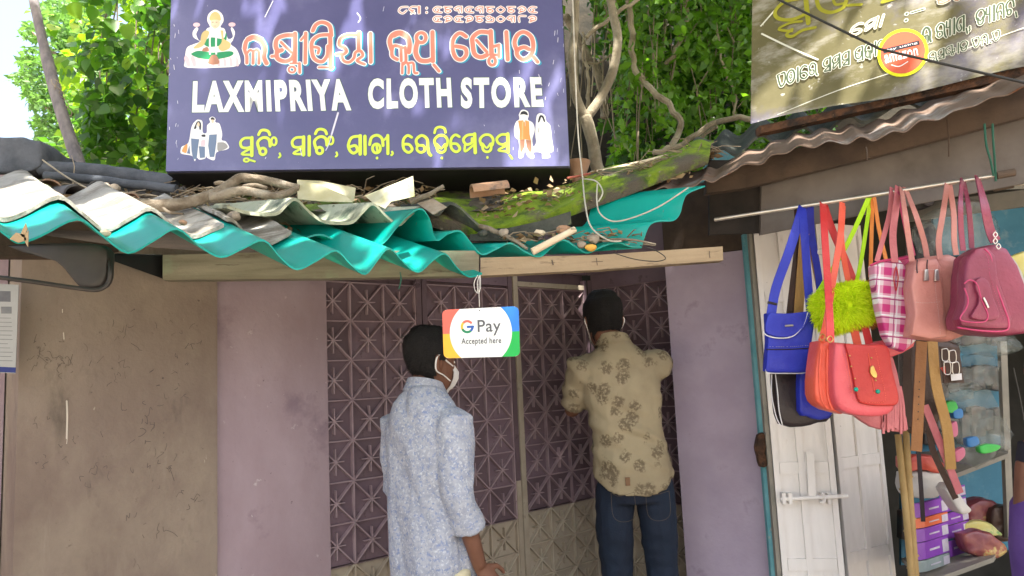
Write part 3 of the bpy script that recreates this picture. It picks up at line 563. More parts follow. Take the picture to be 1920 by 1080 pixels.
# phone numbers, built from small glyphs in a unit box
DG = {'9': [[(.95,.15),(.4,.1),(.05,.5),(.3,.9),(.7,.6),(.5,.5)],[(.3,.9),(1,.95)]], '4': [[(.05,.1),(.95,.1)],[(.5,.1),(.15,.35),(.5,.6)],[(.5,.45),(.85,.7),(.5,.95),(.15,.7),(.5,.45)]], '3': [[(.9,.05),(.9,.95)],[(.88,.12),(.4,.05),(.05,.4),(.3,.6),(.5,.45),(.6,.95)]],
      '0': [[(.5,.05),(.95,.5),(.5,.95),(.05,.5),(.5,.05)]], '2': [[(.1,.3),(.5,.05),(.9,.3),(.8,.7),(.3,.75),(.4,.4),(.6,.5)],[(.8,.7),(.2,.98)]], '7': [[(.1,.2),(.4,.05),(.6,.3),(.3,.6),(.1,.4)],[(.6,.3),(.9,.4),(.85,.9),(.1,.95)]], '8': [[(.2,.95),(.2,.1),(.95,.05)]]}
num = []
def digits(s_, x0, y0, dx, hh, wd):
    for i, c in enumerate(s_):
        for st in DG[c]: num.append(([(x0+i*dx+a*dx*.8, y0+b*hh) for a, b in st], wd))
digits('9439340429', 812, 12, 19.8, 12, 3.0); digits('9292470382', 812, 29.5, 19.8, 12, 3.0)
num += [([(764,13),(752,14),(748,21),(755,25),(762,20)],3),([(785,12),(785,25)],3.2),([(783,13),(772,13),(768,18),(776,20)],3),([(770,20),(778,25)],2.6),([(775,20),(771,26)],2.6),([(787,12),(787,25)],2.4),([(800,15),(800,15.6)],4),([(800,23),(800,23.6)],4)]
layers(num, [('ink_pure', 2.0, 0, 0, .0), ('ink_salmon', -1.1, 0, 0, .003)], 1, 0, 0, sg)
# yellow line
Cz = [([(300,270),(300,510)],42),([(285,275),(200,280),(150,330),(165,395),(230,410),(285,395)],32),([(280,420),(165,488),(290,500)],28),(circ(228,570,34,22),22),([(262,565),(340,588)],24),
 ([(390,232),(420,180),(470,170),(520,190),(540,235)],34),([(400,430),(378,340),(420,285),(480,270),(530,300),(545,385)],36),(circ(447,455,42,44),34),(circ(595,320,34,52),26),([(672,480),(682,515),(662,535)],22)]
c2 = [([(x+690, y-8) for x, y in p], w_) for p, w_ in Cz[:3]] + [([(1065,255),(1065,505)],40)] + [([(x+757, y-12) for x, y in p], w_) for p, w_ in Cz[5:]]
Dz = [([(200,195),(200,390)],34),([(190,200),(110,215),(75,290),(90,350),(130,380),(170,350),(150,300),(100,310)],28),([(250,200),(252,390)],32),([(300,290),(320,215),(380,190),(430,225),(442,300)],28),(circ(372,330,42,48),26),([(372,290),(385,370)],22),([(378,428),(378,434)],24),([(492,192),(493,385)],30),([(490,198),(458,238)],20),([(538,365),(545,385),(530,400)],20)]
eD = ([(745,212),(700,192),(657,240),(660,330),(710,372),(750,340),(720,290),(668,285)],27); rD = [([(800,290),(795,235),(850,192),(908,230),(915,310),(928,380),(948,402)],28),([(812,285),(800,340),(840,372),(882,350),(870,302),(820,298)],25)]
dD = [([(1000,300),(987,240),(1030,195),(1090,195),(1125,240),(1117,300)],26),([(1010,285),(1020,350),(1060,372),(1100,350),(1105,285)],25),([(1020,290),(1058,330),(1095,285)],18),([(1065,428),(1065,434)],22)]
Dz += [eD, *rD, ([(987,165),(1002,118),(1045,102),(1090,118),(1103,160)],24), *dD, ([(x+505, y-6) for x, y in eD[0]], 27), ([(1412,175),(1418,375)],34),([(1400,182),(1330,192),(1292,240),(1325,288),(1380,270),(1385,225)],27),([(1310,295),(1312,362),(1402,290)],22),
 *[([(x+482, y-6) for x, y in p], w_) for p, w_ in dD], ([(1762,175),(1765,368)],32),([(1750,182),(1690,185),(1647,225),(1662,272),(1710,288),(1750,272)],26),([(1750,298),(1662,348),(1757,360)],22),([(1782,400),(1808,435)],18)]
yel = [([(430+x/7.111, 220+y/7.111) for x, y in p], w_/7.111) for p, w_ in Cz+c2] + [([(640+x/5.647, 220+y/5.647) for x, y in p], w_/5.647) for p, w_ in Dz]
layers(yel, [('ink_darkgreen', 1.9, .4, .6, 0), ('ink_yellow', .5, 0, 0, .003)], 1, 0, 0, sg)
# English
def word(txt, q, bold, mats):
    for mk, b, off, d in mats:
        mb = MB(); pr.k = 0; pr.text(mb, txt, [(x+dx*d, y+dy*d) for (x, y), (dx, dy) in zip(q, ((-1,-1),(1,-1),(1,1),(-1,1)))], off, b); part('lettering', mb, MT[mk], sg, smooth=False, fix=False)
em = [('ink_darkgreen', .065, .0008, 1.1), ('ink_white', .05, .0035, 0)]
word('LAXMIPRIYA', [(362,152),(652,148),(659,207),(360,211)], 0, em)
word('CLOTH', [(690,147),(845,145),(848,202),(690,205)], 0, em)
word('STORE', [(864,145),(1015,144),(1019,201),(864,204)], 0, em)
# seated figure on a lotus
pr.k = 0
fg = {}
def ink(mk): return fg.setdefault(mk, MB())
po_ = lambda x, y: (320+x/7.7125, y/7.7125)
def poly(mk, pts, off, sm=True): pr.poly(ink(mk), [po_(*p) for p in pts], off, sm)
poly('ink_pure', [(200,910),(230,700),(330,640),(420,600),(330,540),(320,460),(370,395),(400,420),(370,500),(430,590),(520,420),(570,390),(530,300),(550,200),(645,140),(740,200),(765,300),(720,390),(780,420),(830,560),(900,530),(870,420),(890,395),(930,470),(900,580),(870,640),(960,720),(1010,880),(960,950),(780,975),(250,980)], .001)
pr.ell(ink('ink_pink'), *po_(375,358), 6.6, 4, .001); pr.ell(ink('ink_pink'), *po_(887,355), 6.6, 4, .001)
for a_ in range(9):
    x = 240+a_*88; poly('ink_pink', [(x,955),(x-45+a_*6,850),(x-15,800),(x+30,860),(x+40,950)], .0020, True)
poly('ink_green', [(290,780),(400,735),(620,760),(850,740),(910,770),(850,820),(640,860),(450,850),(340,815)], .0035); poly('ink_green', [(480,640),(520,570),(600,540),(760,560),(800,470),(810,560),(760,650),(560,680)], .0035)
poly('ink_gold', [(430,600),(450,490),(510,440),(560,470),(520,570),(470,660),(380,700),(330,690)], .004); poly('ink_gold', [(720,440),(760,450),(770,560),(860,620),(850,700),(740,740),(690,680),(740,600)], .004)
poly('ink_gold', [(560,260),(590,200),(645,170),(700,200),(725,260),(710,300),(580,300)], .004)
poly('ink_skin', [(580,300),(640,285),(705,300),(705,370),(640,415),(585,370)], .0045); poly('ink_brown', [(590,800),(660,800),(700,920),(540,920)], .0045); poly('ink_brown', [(470,700),(530,680),(560,740),(460,740)], .0045)
for x in (575, 665): pr.stroke(ink('ink_pure'), [po_(x,430), po_(x-8,600), po_(x-5,780)], 3.2, .005)
for x in (610, 665): pr.stroke(ink('ink_black'), [po_(x-12,322), po_(x+10,322)], 1, .006)
pr.stroke(ink('ink_brown'), [po_(622,378), po_(655,378)], .8, .006)
# family of three and the two children
po_ = lambda x, y: (330+x/10.28, 205+y/10.28)
poly('ink_pure', [(85,820),(110,720),(240,640),(300,340),(380,220),(440,200),(510,240),(515,440),(590,450),(600,310),(660,250),(640,180),(700,140),(760,180),(760,250),(840,280),(890,470),(880,590),(960,620),(1025,730),(960,780),(780,830),(740,980),(610,940),(580,900),(560,950),(450,970),(400,930),(360,1000),(310,900),(120,860)], .001)
poly('ink_jeans', [(290,560),(450,575),(430,700),(400,960),(330,960),(300,800)], .003, False); poly('ink_jeans', [(640,490),(790,480),(780,640),(740,920),(650,920),(620,700)], .003, False); poly('ink_jeans', [(440,710),(560,720),(560,930),(460,940)], .003, False)
poly('ink_black', [(400,240),(450,225),(485,280),(480,390),(450,380),(440,260),(400,300),(390,370),(345,370)], .004); poly('ink_skin', [(412,260),(445,255),(455,310),(430,340),(410,310)], .005); poly('ink_black', [(665,180),(700,150),(745,180),(735,210),(680,205)], .004); poly('ink_skin', [(680,200),(730,205),(722,260),(690,260)], .005)
poly('ink_orange', [(110,810),(150,720),(220,670),(200,840)], .004); poly('ink_jeans', [(210,850),(260,690),(275,860)], .0045, False); poly('ink_grey', [(800,640),(930,640),(1000,730),(870,800),(800,790)], .004); poly('ink_pink', [(490,600),(560,590),(560,700),(480,700)], .004); poly('ink_black', [(495,490),(560,485),(565,530),(495,525)], .004)
po_ = lambda x, y: (940+x/9.818, 195+y/9.818)
poly('ink_pure', [(320,200),(360,120),(420,105),(490,140),(505,220),(490,290),(580,350),(615,480),(570,650),(590,790),(640,700),(625,560),(640,300),(660,200),(720,170),(800,210),(830,320),(900,400),(930,640),(960,860),(880,900),(900,980),(760,1000),(740,900),(590,890),(610,970),(560,1010),(480,950),(430,850),(400,980),(315,980),(330,800),(310,660),(250,600),(235,450),(270,330),(330,280)], .001)
poly('ink_black', [(345,200),(365,150),(420,130),(475,160),(485,210),(420,190)], .004); poly('ink_orange', [(310,310),(400,300),(420,340),(440,300),(510,320),(520,560),(545,670),(430,650),(330,660),(340,500)], .003, False); poly('ink_brown', [(340,660),(430,650),(430,780),(370,900),(345,860)], .004, False); poly('ink_brown', [(450,660),(550,670),(560,840),(530,910),(470,800)], .004, False)
poly('ink_gold', [(380,320),(405,330),(400,650),(375,640)], .0045, False); poly('ink_black', [(690,250),(720,205),(780,225),(810,330),(780,320),(740,240),(700,330),(675,335)], .004); poly('ink_grey', [(690,430),(700,440),(685,530),(675,520)], .004, False)
for mk, mb in fg.items(): part('printed_figures', mb, MT[mk], sg, kind='stuff', smooth=False, fix=False)
# scratches in the vinyl
mb = MB(); rr = random.Random(9); MT['torn'] = M('torn_vinyl', (.55,.55,.72), (.7,.7,.8))
for pts, wd in (([(634,212),(628,232),(622,252)],3.4),([(622,252),(617,270),(611,282)],1.8),([(512,2),(506,14),(497,32)],1.6),([(563,278),(566,292)],1.5),([(670,25),(676,34),(672,42)],2.2),([(1010,140),(1016,160)],1.2)): pr.stroke(mb, pts, wd, .012)
for _ in range(36):
    x, y = rr.choice([(rr.uniform(318,335), rr.uniform(40,300)), (rr.uniform(340,1050), rr.uniform(5,300)), (rr.uniform(1030,1060), rr.uniform(20,290))]); pr.stroke(mb, [(x,y),(x+rr.uniform(-2,2),y+rr.uniform(2,9))], rr.uniform(.5,1.2), .012)
part('scratches', mb, MT['torn'], sg, kind='stuff', smooth=False, fix=False)
# ------------------------------------------------------------------ banner at the right
q0 = P(1408, 228, 2.98); q1 = P(1925, 126, 2.42); q2 = P(1413, 0, 3.05); BP = Plane(q0, (q1-q0).cross(q2-q0)); pb = Print(BP)
MT['flex'] = M('olive_banner', (.115,.10,.04), (.17,.15,.075), 2.5, .4, .6, .45, .15, 14, spots=[((.40,.38,.33), 3.2, .50, .68, (1,1,2.2)), ((.11,.10,.22), 1.5, .52, .68), ((.5,.48,.44), 24, .64, .72)], coat=.2)
bn = thing('banner', 'faded olive flex banner with Odia writing and a round red sticker above the bag shop', 'banner', (q0+q1)/2)
NX, NY = 30, 14; vs = []; fs = []
for j in range(NY+1):
    for i in range(NX+1):
        a, b = i/NX, j/NY; x = 1413+(1960-1413)*a; yb = 232-112*a-(4*math.sin(a*9)); y = yb + (-170-yb)*b; x -= 6*(1-b)*(1-a)
        vs.append(BP.hit(x, y, -.0022+.0018*math.sin(a*23+b*4)))
for j in range(NY):
    for i in range(NX): a = j*(NX+1)+i; fs.append((a, a+1, a+NX+2, a+NX+1))
part('flex_sheet', MB().add(vs, fs), MT['flex'], bn, ang=180)
def blay(strokes, mats):
    for mk, extra, off in mats:
        mb = MB(); pb.k = 0
        for pts, wd in strokes: pb.stroke(mb, pts, wd+extra, off)
        part('lettering', mb, MT[mk], bn, kind='stuff', smooth=False, fix=False)
# glyph library in unit boxes (x right, y down)
def unit(strokes, x0, y0, x1, y1): return [([((x-x0)/(x1-x0), (y-y0)/(y1-y0)) for x, y in p], w_/(y1-y0)) for p, w_ in strokes]
GL = {'sa': unit(Cz[0:3],130,260,320,510), 'aa': [([(.5,0),(.5,1)],.15)], 'ra': unit(rD,790,185,950,400), 'e': unit([eD],650,185,760,380), 'ma': unit([([(1412,175),(1418,375)],34),([(1400,182),(1330,192),(1292,240),(1325,288),(1380,270),(1385,225)],27),([(1310,295),(1312,362),(1402,290)],22)],1290,170,1425,375),
      'tha': unit([(circ(372,280,70,90),30),(circ(372,280,22,26),18)],300,185,450,380), 'pa': unit([A_[18],A_[19],A_[20]],950,290,1215,640), 'pra': unit([A_[18],A_[19],A_[20],A_[21]],950,290,1215,715), 'ka': unit([Bz[0],Bz[2],Bz[3],Bz[4],Bz[5]],165,350,410,670),
      'la': unit([A_[0],A_[1],A_[3],A_[4],A_[5],A_[6]],120,325,400,655), 'e1': [([(0,.1),(.4,.95),(.9,.7),(.9,.1),(.5,.05)],.14),([(0,.1),(.3,.05)],.1)], 'ba': unit(rD,790,185,920,390), 'ya': [([(.1,.05),(.1,.45),(.6,.45)],.12),([(.7,.0),(.7,1)],.13)], 'ga': unit([([(200,195),(200,390)],30),([(190,200),(110,215),(75,290),(90,350),(130,380),(160,350),(140,300)],26)],70,190,215,390),
      'dda': unit(dD[:3],985,190,1125,380), 'sta': unit([Bz[14],Bz[15],Bz[16],Bz[17],Bz[18],Bz[19],Bz[20]],1080,340,1390,715), 'ta': unit([Cz[6],Cz[7]],370,265,550,510), 'na': unit([([(300,290),(320,215),(380,190),(430,225),(442,390)],28),([(330,390),(330,300),(380,290),(400,340)],24)],295,185,450,390), '.': [([(.5,.95),(.5,1)],.16)], ',': [([(.5,.85),(.55,1.05),(.4,1.15)],.12)], '/': [([(.2,.9),(.8,1.25)],.12)]}
def bline(seq, x0, y0, slope, hh, mats, adv=1.0, wmul=1.0, shear=0):
    st = []; x = x0
    for g_ in seq:
        if g_ == ' ': x += hh*.32*adv; continue
        wdt = {'aa': .28, 'ya': .5, '.': .3, ',': .3, '/': .15, 'sta': .95}.get(g_, .72)*hh*adv
        for p, w_ in GL[g_]: st.append(([(x+a*wdt*.86+shear*(1-b)*hh, y0+slope*(x-x0+a*wdt*.86)-hh+b*hh) for a, b in p], w_*hh*wmul))
        x += wdt
    blay(st, mats); return x
wm = [('ink_cream', 3.2, .006), ('ink_banner', .2, .0095)]
bline(['e1','tha','aa','e','ra',' ','sa','ma','sa',' ','pra','ka','aa','ra','ra'], 1458, 165, -.33, 26, wm, .94, .8)
bline(['la',' ','ba','ya','aa','ga','/',',',' ','dda','ya','aa','na','ta','/'], 1730, 83, -.33, 29, wm, .86, .8)
bline(['ba','sa','sta','aa','dda',' ','e1','na','.','e1'], 1742, 118, -.33, 19, wm, 1.15, .8)
bline(['e','ma','aa'], 1592, 70, -.35, 22, [('ink_cream', 3.4, .006), ('ink_brown', -.3, .0095)], 1.7, .7, .3)
blay([([(1700,26),(1700,26.5)],6),([(1699,38),(1699,38.5)],6),([(1709,24),(1732,17)],4)], [('ink_cream', 2.6, .006), ('ink_banner', -1.4, .0095)])
bline(['ra'], 1757, 12, -.3, 20, [('ink_cream', 3.8, .006), ('ink_brown', 1.2, .0095)], 3.2, .9)
ZE = lambda pts: [(1430+x/6, y/6) for x, y in pts]
blay([(ZE([(480,-60),(500,120),(515,260)]),8.5),(ZE([(440,-20),(250,20),(140,130),(180,210),(330,220),(480,160)]),7),(ZE([(440,240),(300,260),(180,330),(330,350)]),5),(ZE([(330,330),(270,390),(330,410),(450,340),(590,310)]),6),
      (ZE([(600,-40),(640,90),(760,140),(900,90),(940,10)]),7),(ZE([(790,-20),(820,50),(900,40)]),5),(ZE([(960,60),(1110,50)]),6),(ZE([(1350,20),(1500,-20)]),8)], [('ink_olive', 0, .004)])
mb = MB(); pb.stroke(mb, ZE([(210,30),(0,270),(-20,290)]), 3, .003); pb.stroke(mb, ZE([(-10,380),(300,530),(620,670)]), 3, .003)
pb.stroke(mb, [(1458,215),(1570,170),(1660,140),(1800,95),(1920,52)], 1.8, .003); part('white_lines', mb, MT['ink_cream'], bn, kind='stuff', smooth=False, fix=False)
stk = {}
def sp(mk): return stk.setdefault(mk, MB())
sx, sy = 1693, 99
pb.ell(sp('ink_lemon'), sx, sy, 49, 44, .013, 36, -.5); pb.ell(sp('ink_red2'), sx, sy, 43, 38.5, .016, 36, -.5)
pb.poly(sp('ink_black'), [(1655,93),(1723,76),(1725,84),(1657,101)], .0185); pb.text(sp('ink_pure'), 'Pay using', [(1659,93.5),(1720,78),(1721,83),(1660,98.5)], .021)
pb.text(sp('ink_pure'), 'amazon', [(1658,104),(1720,90),(1722,104),(1660,120)], .0195, .02)
pb.stroke(sp('ink_pure'), [(1672,122),(1686,125),(1702,116)], 2, .0195)
for mk, m_ in stk.items(): part('sticker_print', m_, MT[mk], bn, kind='stuff', smooth=False, fix=False)
rb = [P(1424,236,2.975), P(1640,190,2.73), P(1930,122,2.43)]; rb2 = [P(1426,250,2.975), P(1640,203,2.73), P(1930,140,2.43)]
solo('timber_beam', pxbox(rb, rb2, .06, bk), MT['rust'], 'rusty flaking board along the bottom of the banner', 'beam')
# overhead cable
solo('overhead_cable', MB().tube([P(1380,-60,2.6), P(1445,-8,2.5), P(1650,92,2.3), P(1890,148,2.2), P(2100,196,2.1)], .0042, 8), MT['wire'], 'black cable slanting across the banner and its sticker', 'cable')
# ------------------------------------------------------------------ payment card
PY = 2.58; c_ = P(902, 622, PY); GP = Plane(c_, (.04,-1,.02)); pg = Print(GP)
gp = thing('payment_card', 'GPay accepted here card hanging on a white string from the end of the green eaves', 'card sign', P(900, 670, PY))
def rrect(x0, y0, x1, y1, r, n=6, tilt=0):
    o = []
    for cx, cy, a0 in ((x1-r,y0+r,-90),(x1-r,y1-r,0),(x0+r,y1-r,90),(x0+r,y0+r,180)):
        for j in range(n+1): t = R(a0+90*j/n); o.append((cx+r*math.cos(t), cy+r*math.sin(t)))
    return o
def warp(p):   # card is seen slightly turned: corners TL 829,582 TR 973,574 BR 975,668 BL 832,672
    a = (p[0]-830)/145; b = (p[1]-577)/94; T = (829+a*143.5, 581-a*7); B_ = (832+a*143, 672-a*4); return (T[0]+(B_[0]-T[0])*b, T[1]+(B_[1]-T[1])*b)
out = [warp(p) for p in rrect(830, 577, 975, 671, 10)]
MT['card'] = M('white_card', (.80,.84,.84), (.76,.80,.80), 4, rough=.25, coat=.5)
part('card', poly_prism([GP.hit(*p) for p in out], GP.n, .003), MT['card'], gp, smooth=False)
# coloured corners: area of the card outside the white disc
def region(x0, x1, y0, y1, mk):
    from math import cos, sin
    cx, cy, rx, ry = 902, 624, 59, 62; mb = MB(); n = 26; rows = []
    for i in range(n+1):
        y = y0+(y1-y0)*i/n; dx = rx*math.sqrt(max(0, 1-((y-cy)/ry)**2)); r_ = 10; ins = 0
        if y < 577+r_: ins = r_-math.sqrt(max(0, r_*r_-(577+r_-y)**2))
        if y > 671-r_: ins = r_-math.sqrt(max(0, r_*r_-(y-671+r_)**2))
        a, b = (830+ins, cx-dx) if x0 < cx else (cx+dx, 975-ins)
        rows.append((GP.hit(*warp((a, y)), .0012), GP.hit(*warp((b, y)), .0012)))
    mb.add([p for r in rows for p in r], [(2*i, 2*i+1, 2*i+3, 2*i+2) for i in range(n)]); part('colour_corner', mb, MT[mk], gp, smooth=False, fix=False)
region(830, 0, 577, 624, 'g_red'); region(830, 0, 624, 671, 'g_yellow'); region(990, 0, 577, 624, 'g_blue'); region(990, 0, 624, 671, 'g_green')
mb = {k: MB() for k in ('g_red','g_yellow','g_dgreen','g_dblue')}
arc = lambda a0, a1: [(876+10*math.cos(R(a)), 612.5+10.3*math.sin(R(a))) for a in np.linspace(a0, a1, 8)]
pg.stroke(mb['g_red'], arc(-145, -45), 4.6, .0015); pg.stroke(mb['g_yellow'], arc(-215, -148), 4.6, .0015); pg.stroke(mb['g_dgreen'], arc(35, 145), 4.6, .0015); pg.stroke(mb['g_dblue'], arc(0, 38), 4.6, .0015); pg.stroke(mb['g_dblue'], [(877,613),(887,612.5)], 4.4, .0016)
for k_, m_ in mb.items(): part('logo', m_, MT[k_], gp, kind='stuff', smooth=False, fix=False)
m_ = MB(); pg.text(m_, 'Pay', [(895,600),(939,598),(939,629),(896,630)], .004, .012); pg.text(m_, 'Accepted here', [(865,634),(940,632),(940,647),(865,649)], .008, .022); part('lettering', m_, MT['g_grey'], gp, smooth=False, fix=False, kind='stuff')
m_ = MB(); pg.ell(m_, 899, 582, 1.3, 1.3, .0016, 10); part('eyelet', m_, MT['ink_black'], gp, smooth=False, fix=False)
m_ = MB().tube([P(899,518,PY+.02), P(898,545,PY), P(899,575,PY-.004)], .0012, 6); m_.tube(catmull([P(896,516,PY), P(889,530,PY), P(891,545,PY), P(898,549,PY), P(901,535,PY), P(900,516,PY), P(895,530,PY), P(896,548,PY)], 5), .0013, 6)
part('string', m_, MT['rope'], gp)
# ------------------------------------------------------------------ people
MT['skin'] = M('brown_skin', (.13,.055,.032), (.17,.075,.045), 9, rough=.55, bump=.05, spec=.4)
MT['hair'] = M('black_hair', (.006,.005,.005), (.013,.011,.010), 60, rough=.6, bump=1.0, bsc=260, stretch=(1,1,3))
MT['shirt_b'] = M('pale_blue_paisley_shirt', (.29,.315,.39), (.38,.40,.46), 30, .38, .62, .85, .2, 180, spots=[((.19,.24,.40), 75, .53, .62), ((.52,.55,.60), 110, .54, .64)])
MT['shirt_y'] = M('beige_leaf_print_shirt', (.27,.22,.14), (.33,.275,.175), 5, rough=.85, bump=.2, bsc=180, leafy=[((.12,.09,.055), 13.5, .33, .46, .04)])
MT['jeans'] = M('dark_jeans', (.005,.009,.022), (.009,.02,.042), 3.5, rough=.85, bump=.3, bsc=150, stretch=(1,1,.4))
MT['khaki'] = M('cream_trousers', (.50,.46,.31), (.58,.54,.38), 4, rough=.85)
MT['mask'] = M('white_mask', (.72,.70,.68), (.8,.78,.76), 8, rough=.8)
MT['leather'] = M('brown_leather', (.10,.05,.02), (.18,.09,.04), 9, rough=.5)
MT['shoe'] = M('dark_shoe', (.02,.018,.016), rough=.5); MT['eye'] = M('eye_white', (.7,.68,.62), rough=.2); MT['stitch'] = M('gold_stitch', (.12,.09,.06), rough=.8)
def build_person(label, pos, z0, ang_t, ang_h, head, shirt, joints_r, joints_l, trousers, mats, legs, mask, wrk, sleeves, nod=0):
    """local frame: x right, y forward, z up from the soles; pos = hip point on plan"""
    RT = Matrix.Rotation(-ang_t, 3, 'Z'); RH = Matrix.Rotation(-ang_h, 3, 'Z') @ Matrix.Rotation(-nod, 3, 'X')
    O = V((pos[0], pos[1], z0)); Tt = lambda p: O + RT @ V(p); HC = Tt(head); Th = lambda p: HC + RH @ V(p)
    pe = thing('person', label, 'person', O)
    hz = [(-.118,.050,.022,.028),(-.105,.044,.040,.046),(-.075,.030,.057,.070),(-.035,.012,.067,.087),(.01,.0,.073,.095),(.05,-.006,.075,.097),(.08,-.010,.069,.088),(.103,-.012,.052,.066),(.116,-.013,.030,.038),(.120,-.013,.010,.012)]
    def hring(z, cy, a, b, n=20): return [Th((a*math.cos(t), cy+b*math.sin(t), z)) for t in (2*math.pi*j/n for j in range(n))]
    mb = MB().rings([hring(*r) for r in hz])
    cnx = shirt['cn'][0]; nk = [Th((0,-.012,-.03)), Th((0,-.022,-.09)), Tt((cnx,.0,shirt['neck']+.005)), Tt((cnx,-.005,shirt['neck']-.06))]
    mb.tube(catmull(nk, 3), [.054]*4+[.055]*3+[.058]*3, 14)
    mb.tube([Th((0,.085,.018)), Th((0,.098,-.005)), Th((0,.112,-.028)), Th((0,.092,-.036))], [.008,.010,.014,.011], 8)      # nose
    mb.tube([Th((-.022,.083,-.062)), Th((0,.092,-.060)), Th((.022,.083,-.062))], [.006,.008,.006], 6)                         # lips
    mb.tube([Th((-.04,.082,.025)), Th((0,.094,.028)), Th((.04,.082,.025))], [.007,.007,.007], 6)                              # brow
    for s_ in (-1, 1):
        for k_, (r1, r2) in enumerate(((.031,.007),)):
            mb.tube([Th((s_*.073,.004,-.035)), Th((s_*.083,-.010,-.030)), Th((s_*.090,-.020,-.005)), Th((s_*.089,-.018,.018)), Th((s_*.078,.0,.022))], [.008,.009,.009,.009,.007], 7)
            mb.sphere(Th((s_*.079,-.004,-.008)), (.006,.020,.024), 8, 6, RH)
    # arms, joints: shoulder, elbow, wrist in body frame
    for J, s_ in ((joints_r, 1), (joints_l, -1)):
        S_, E_, Wr = [Tt(j) for j in J[:3]]
        mb.tube([S_, S_.lerp(E_, .5), E_, E_.lerp(Wr, .25), E_.lerp(Wr, .6), Wr], [.050,.044,.037,.039,.033,.026], 12)
        fd = (Tt(J[3]) - Wr).normalized(); pl_ = (Tt(J[4]) - Tt((0,0,0)) - (RT @ V((0,0,0)))); pl_ = RT @ V(J[4]); pl_ = (pl_ - fd*pl_.dot(fd)).normalized(); sd_ = fd.cross(pl_)*s_  # thumb side
        palm = Wr + fd*.085
        mb.rings([[Wr + fd*t + sd_*math.cos(a)*w_ + pl_*math.sin(a)*h_ for a in (2*math.pi*j/10 for j in range(10))] for t, w_, h_ in ((-.01,.025,.018),(.02,.030,.016),(.05,.040,.015),(.085,.040,.013))])
        for k_, (o_, ln) in enumerate(((.030,.072),(.010,.080),(-.010,.074),(-.029,.058))):
            b0 = Wr + fd*.075 + sd_*o_; p1 = b0 + fd*ln*.42 + pl_*.004; p2 = p1 + (fd*.8+pl_*.55).normalized()*ln*.34; p3 = p2 + (fd*.45+pl_*.85).normalized()*ln*.26
            mb.tube([b0, p1, p2, p3], [.0098,.0088,.0078,.006], 8)
        b0 = Wr + fd*.025 + sd_*.025; p1 = b0 + (sd_*.8+fd*.6).normalized()*.038; p2 = p1 + (sd_*.35+fd*.9+pl_*.3).normalized()*.032; p3 = p2 + (fd+pl_*.3).normalized()*.02
        mb.tube([b0, p1, p2, p3], [.013,.0105,.0095,.007], 8)
    # hidden trunk and legs, one body
    tr = shirt['rings']
    mb.rings([[Tt((cx+a*.86*math.cos(t), cy+b*.86*math.sin(t), z)) for t in (2*math.pi*j/20 for j in range(20))] for z, cx, cy, a, b in tr if z < shirt['neck']-.02])
    for s_, lg in zip((1, -1), legs):
        pts = [Tt(j) for j in lg]; mb.tube(pts, [.080,.074,.054,.050,.042], 12)
        f_ = pts[-1]; mb.rings([[f_ + RT @ V((a*math.cos(t), y+b*0, z+c_*math.sin(t))) for t in (2*math.pi*j/10 for j in range(10))] for y, a, b, c_, z in ((-.07,.02,0,.03,-.03),(-.04,.035,0,.045,-.03),(.03,.04,0,.04,-.035),(.11,.045,0,.028,-.047),(.17,.03,0,.018,-.055),(.19,.012,0,.01,-.06))])
    body = remesh(mb, .0055, 2); part('body', body, MT['skin'], pe, ang=180, fix=False)
    eb = MB()
    for s_ in (-1, 1): part('eye', MB().sphere(Th((s_*.030,.080,.004)), (.011,.009,.006), 10, 6, RH), MT['eye'], pe); part('iris', MB().sphere(Th((s_*.030,.0868,.004)), (.0045,.003,.0045), 8, 5, RH), MT['hair'], pe)
    # hair
    hm = MB(); rr_ = random.Random(4); H2 = []
    zs_ = [-.105,-.09,-.075,-.055,-.035,-.015,.005,.03,.055,.08,.10,.116,.128,.134]
    def interp(z):
        z = min(max(z, hz[0][0]), .1199)
        for q in range(len(hz)-1):
            if hz[q][0] <= z <= hz[q+1][0]:
                t = (z-hz[q][0])/(hz[q+1][0]-hz[q][0]); return [hz[q][i]*(1-t)+hz[q+1][i]*t for i in range(4)]
    n = 40; g = head_hair = wrk['hair']
    vs = []; fs = []
    for i, z in enumerate(zs_):
        _, cy, a, b = interp(min(z, .119) if z < .119 else .119); e = g*(.35 if z < -.075 else .7 if z < -.05 else 1)
        if z > .116: a, b = (.034,.042) if z < .13 else (.012,.014)
        if z == .116: a, b = .048,.060
        for j in range(n):
            t = 2*math.pi*j/n; x = (a+e)*math.cos(t); y = cy+(b+e)*math.sin(t); q = V((x, y, z+ (e*.6 if z > .05 else 0)))
            q += q.normalized()*(noise.noise(q*38)*.0045 + noise.noise(q*120)*.002); vs.append(Th(q))
    def keep(z, t):
        y = math.sin(t); x = abs(math.cos(t))
        if z > .062: return True
        if z > .02: return y < .62
        if z > -.03: return y < .22 if z > -.002 else y < -.12
        if z > -.06: return y < -.30
        return y < -.50
    for i in range(len(zs_)-1):
        for j in range(n):
            if keep((zs_[i]+zs_[i+1])/2, 2*math.pi*(j+.5)/n): a = i*n+j; b2 = i*n+(j+1) % n; fs.append((a, b2, b2+n, a+n))
    k_ = len(vs)-n; fs.append(tuple(range(k_, k_+n)))
    hr_o = part('hair', MB().add(vs, fs), MT['hair'], pe, ang=180)
    tv = []; tf = []; rg_ = random.Random(8)
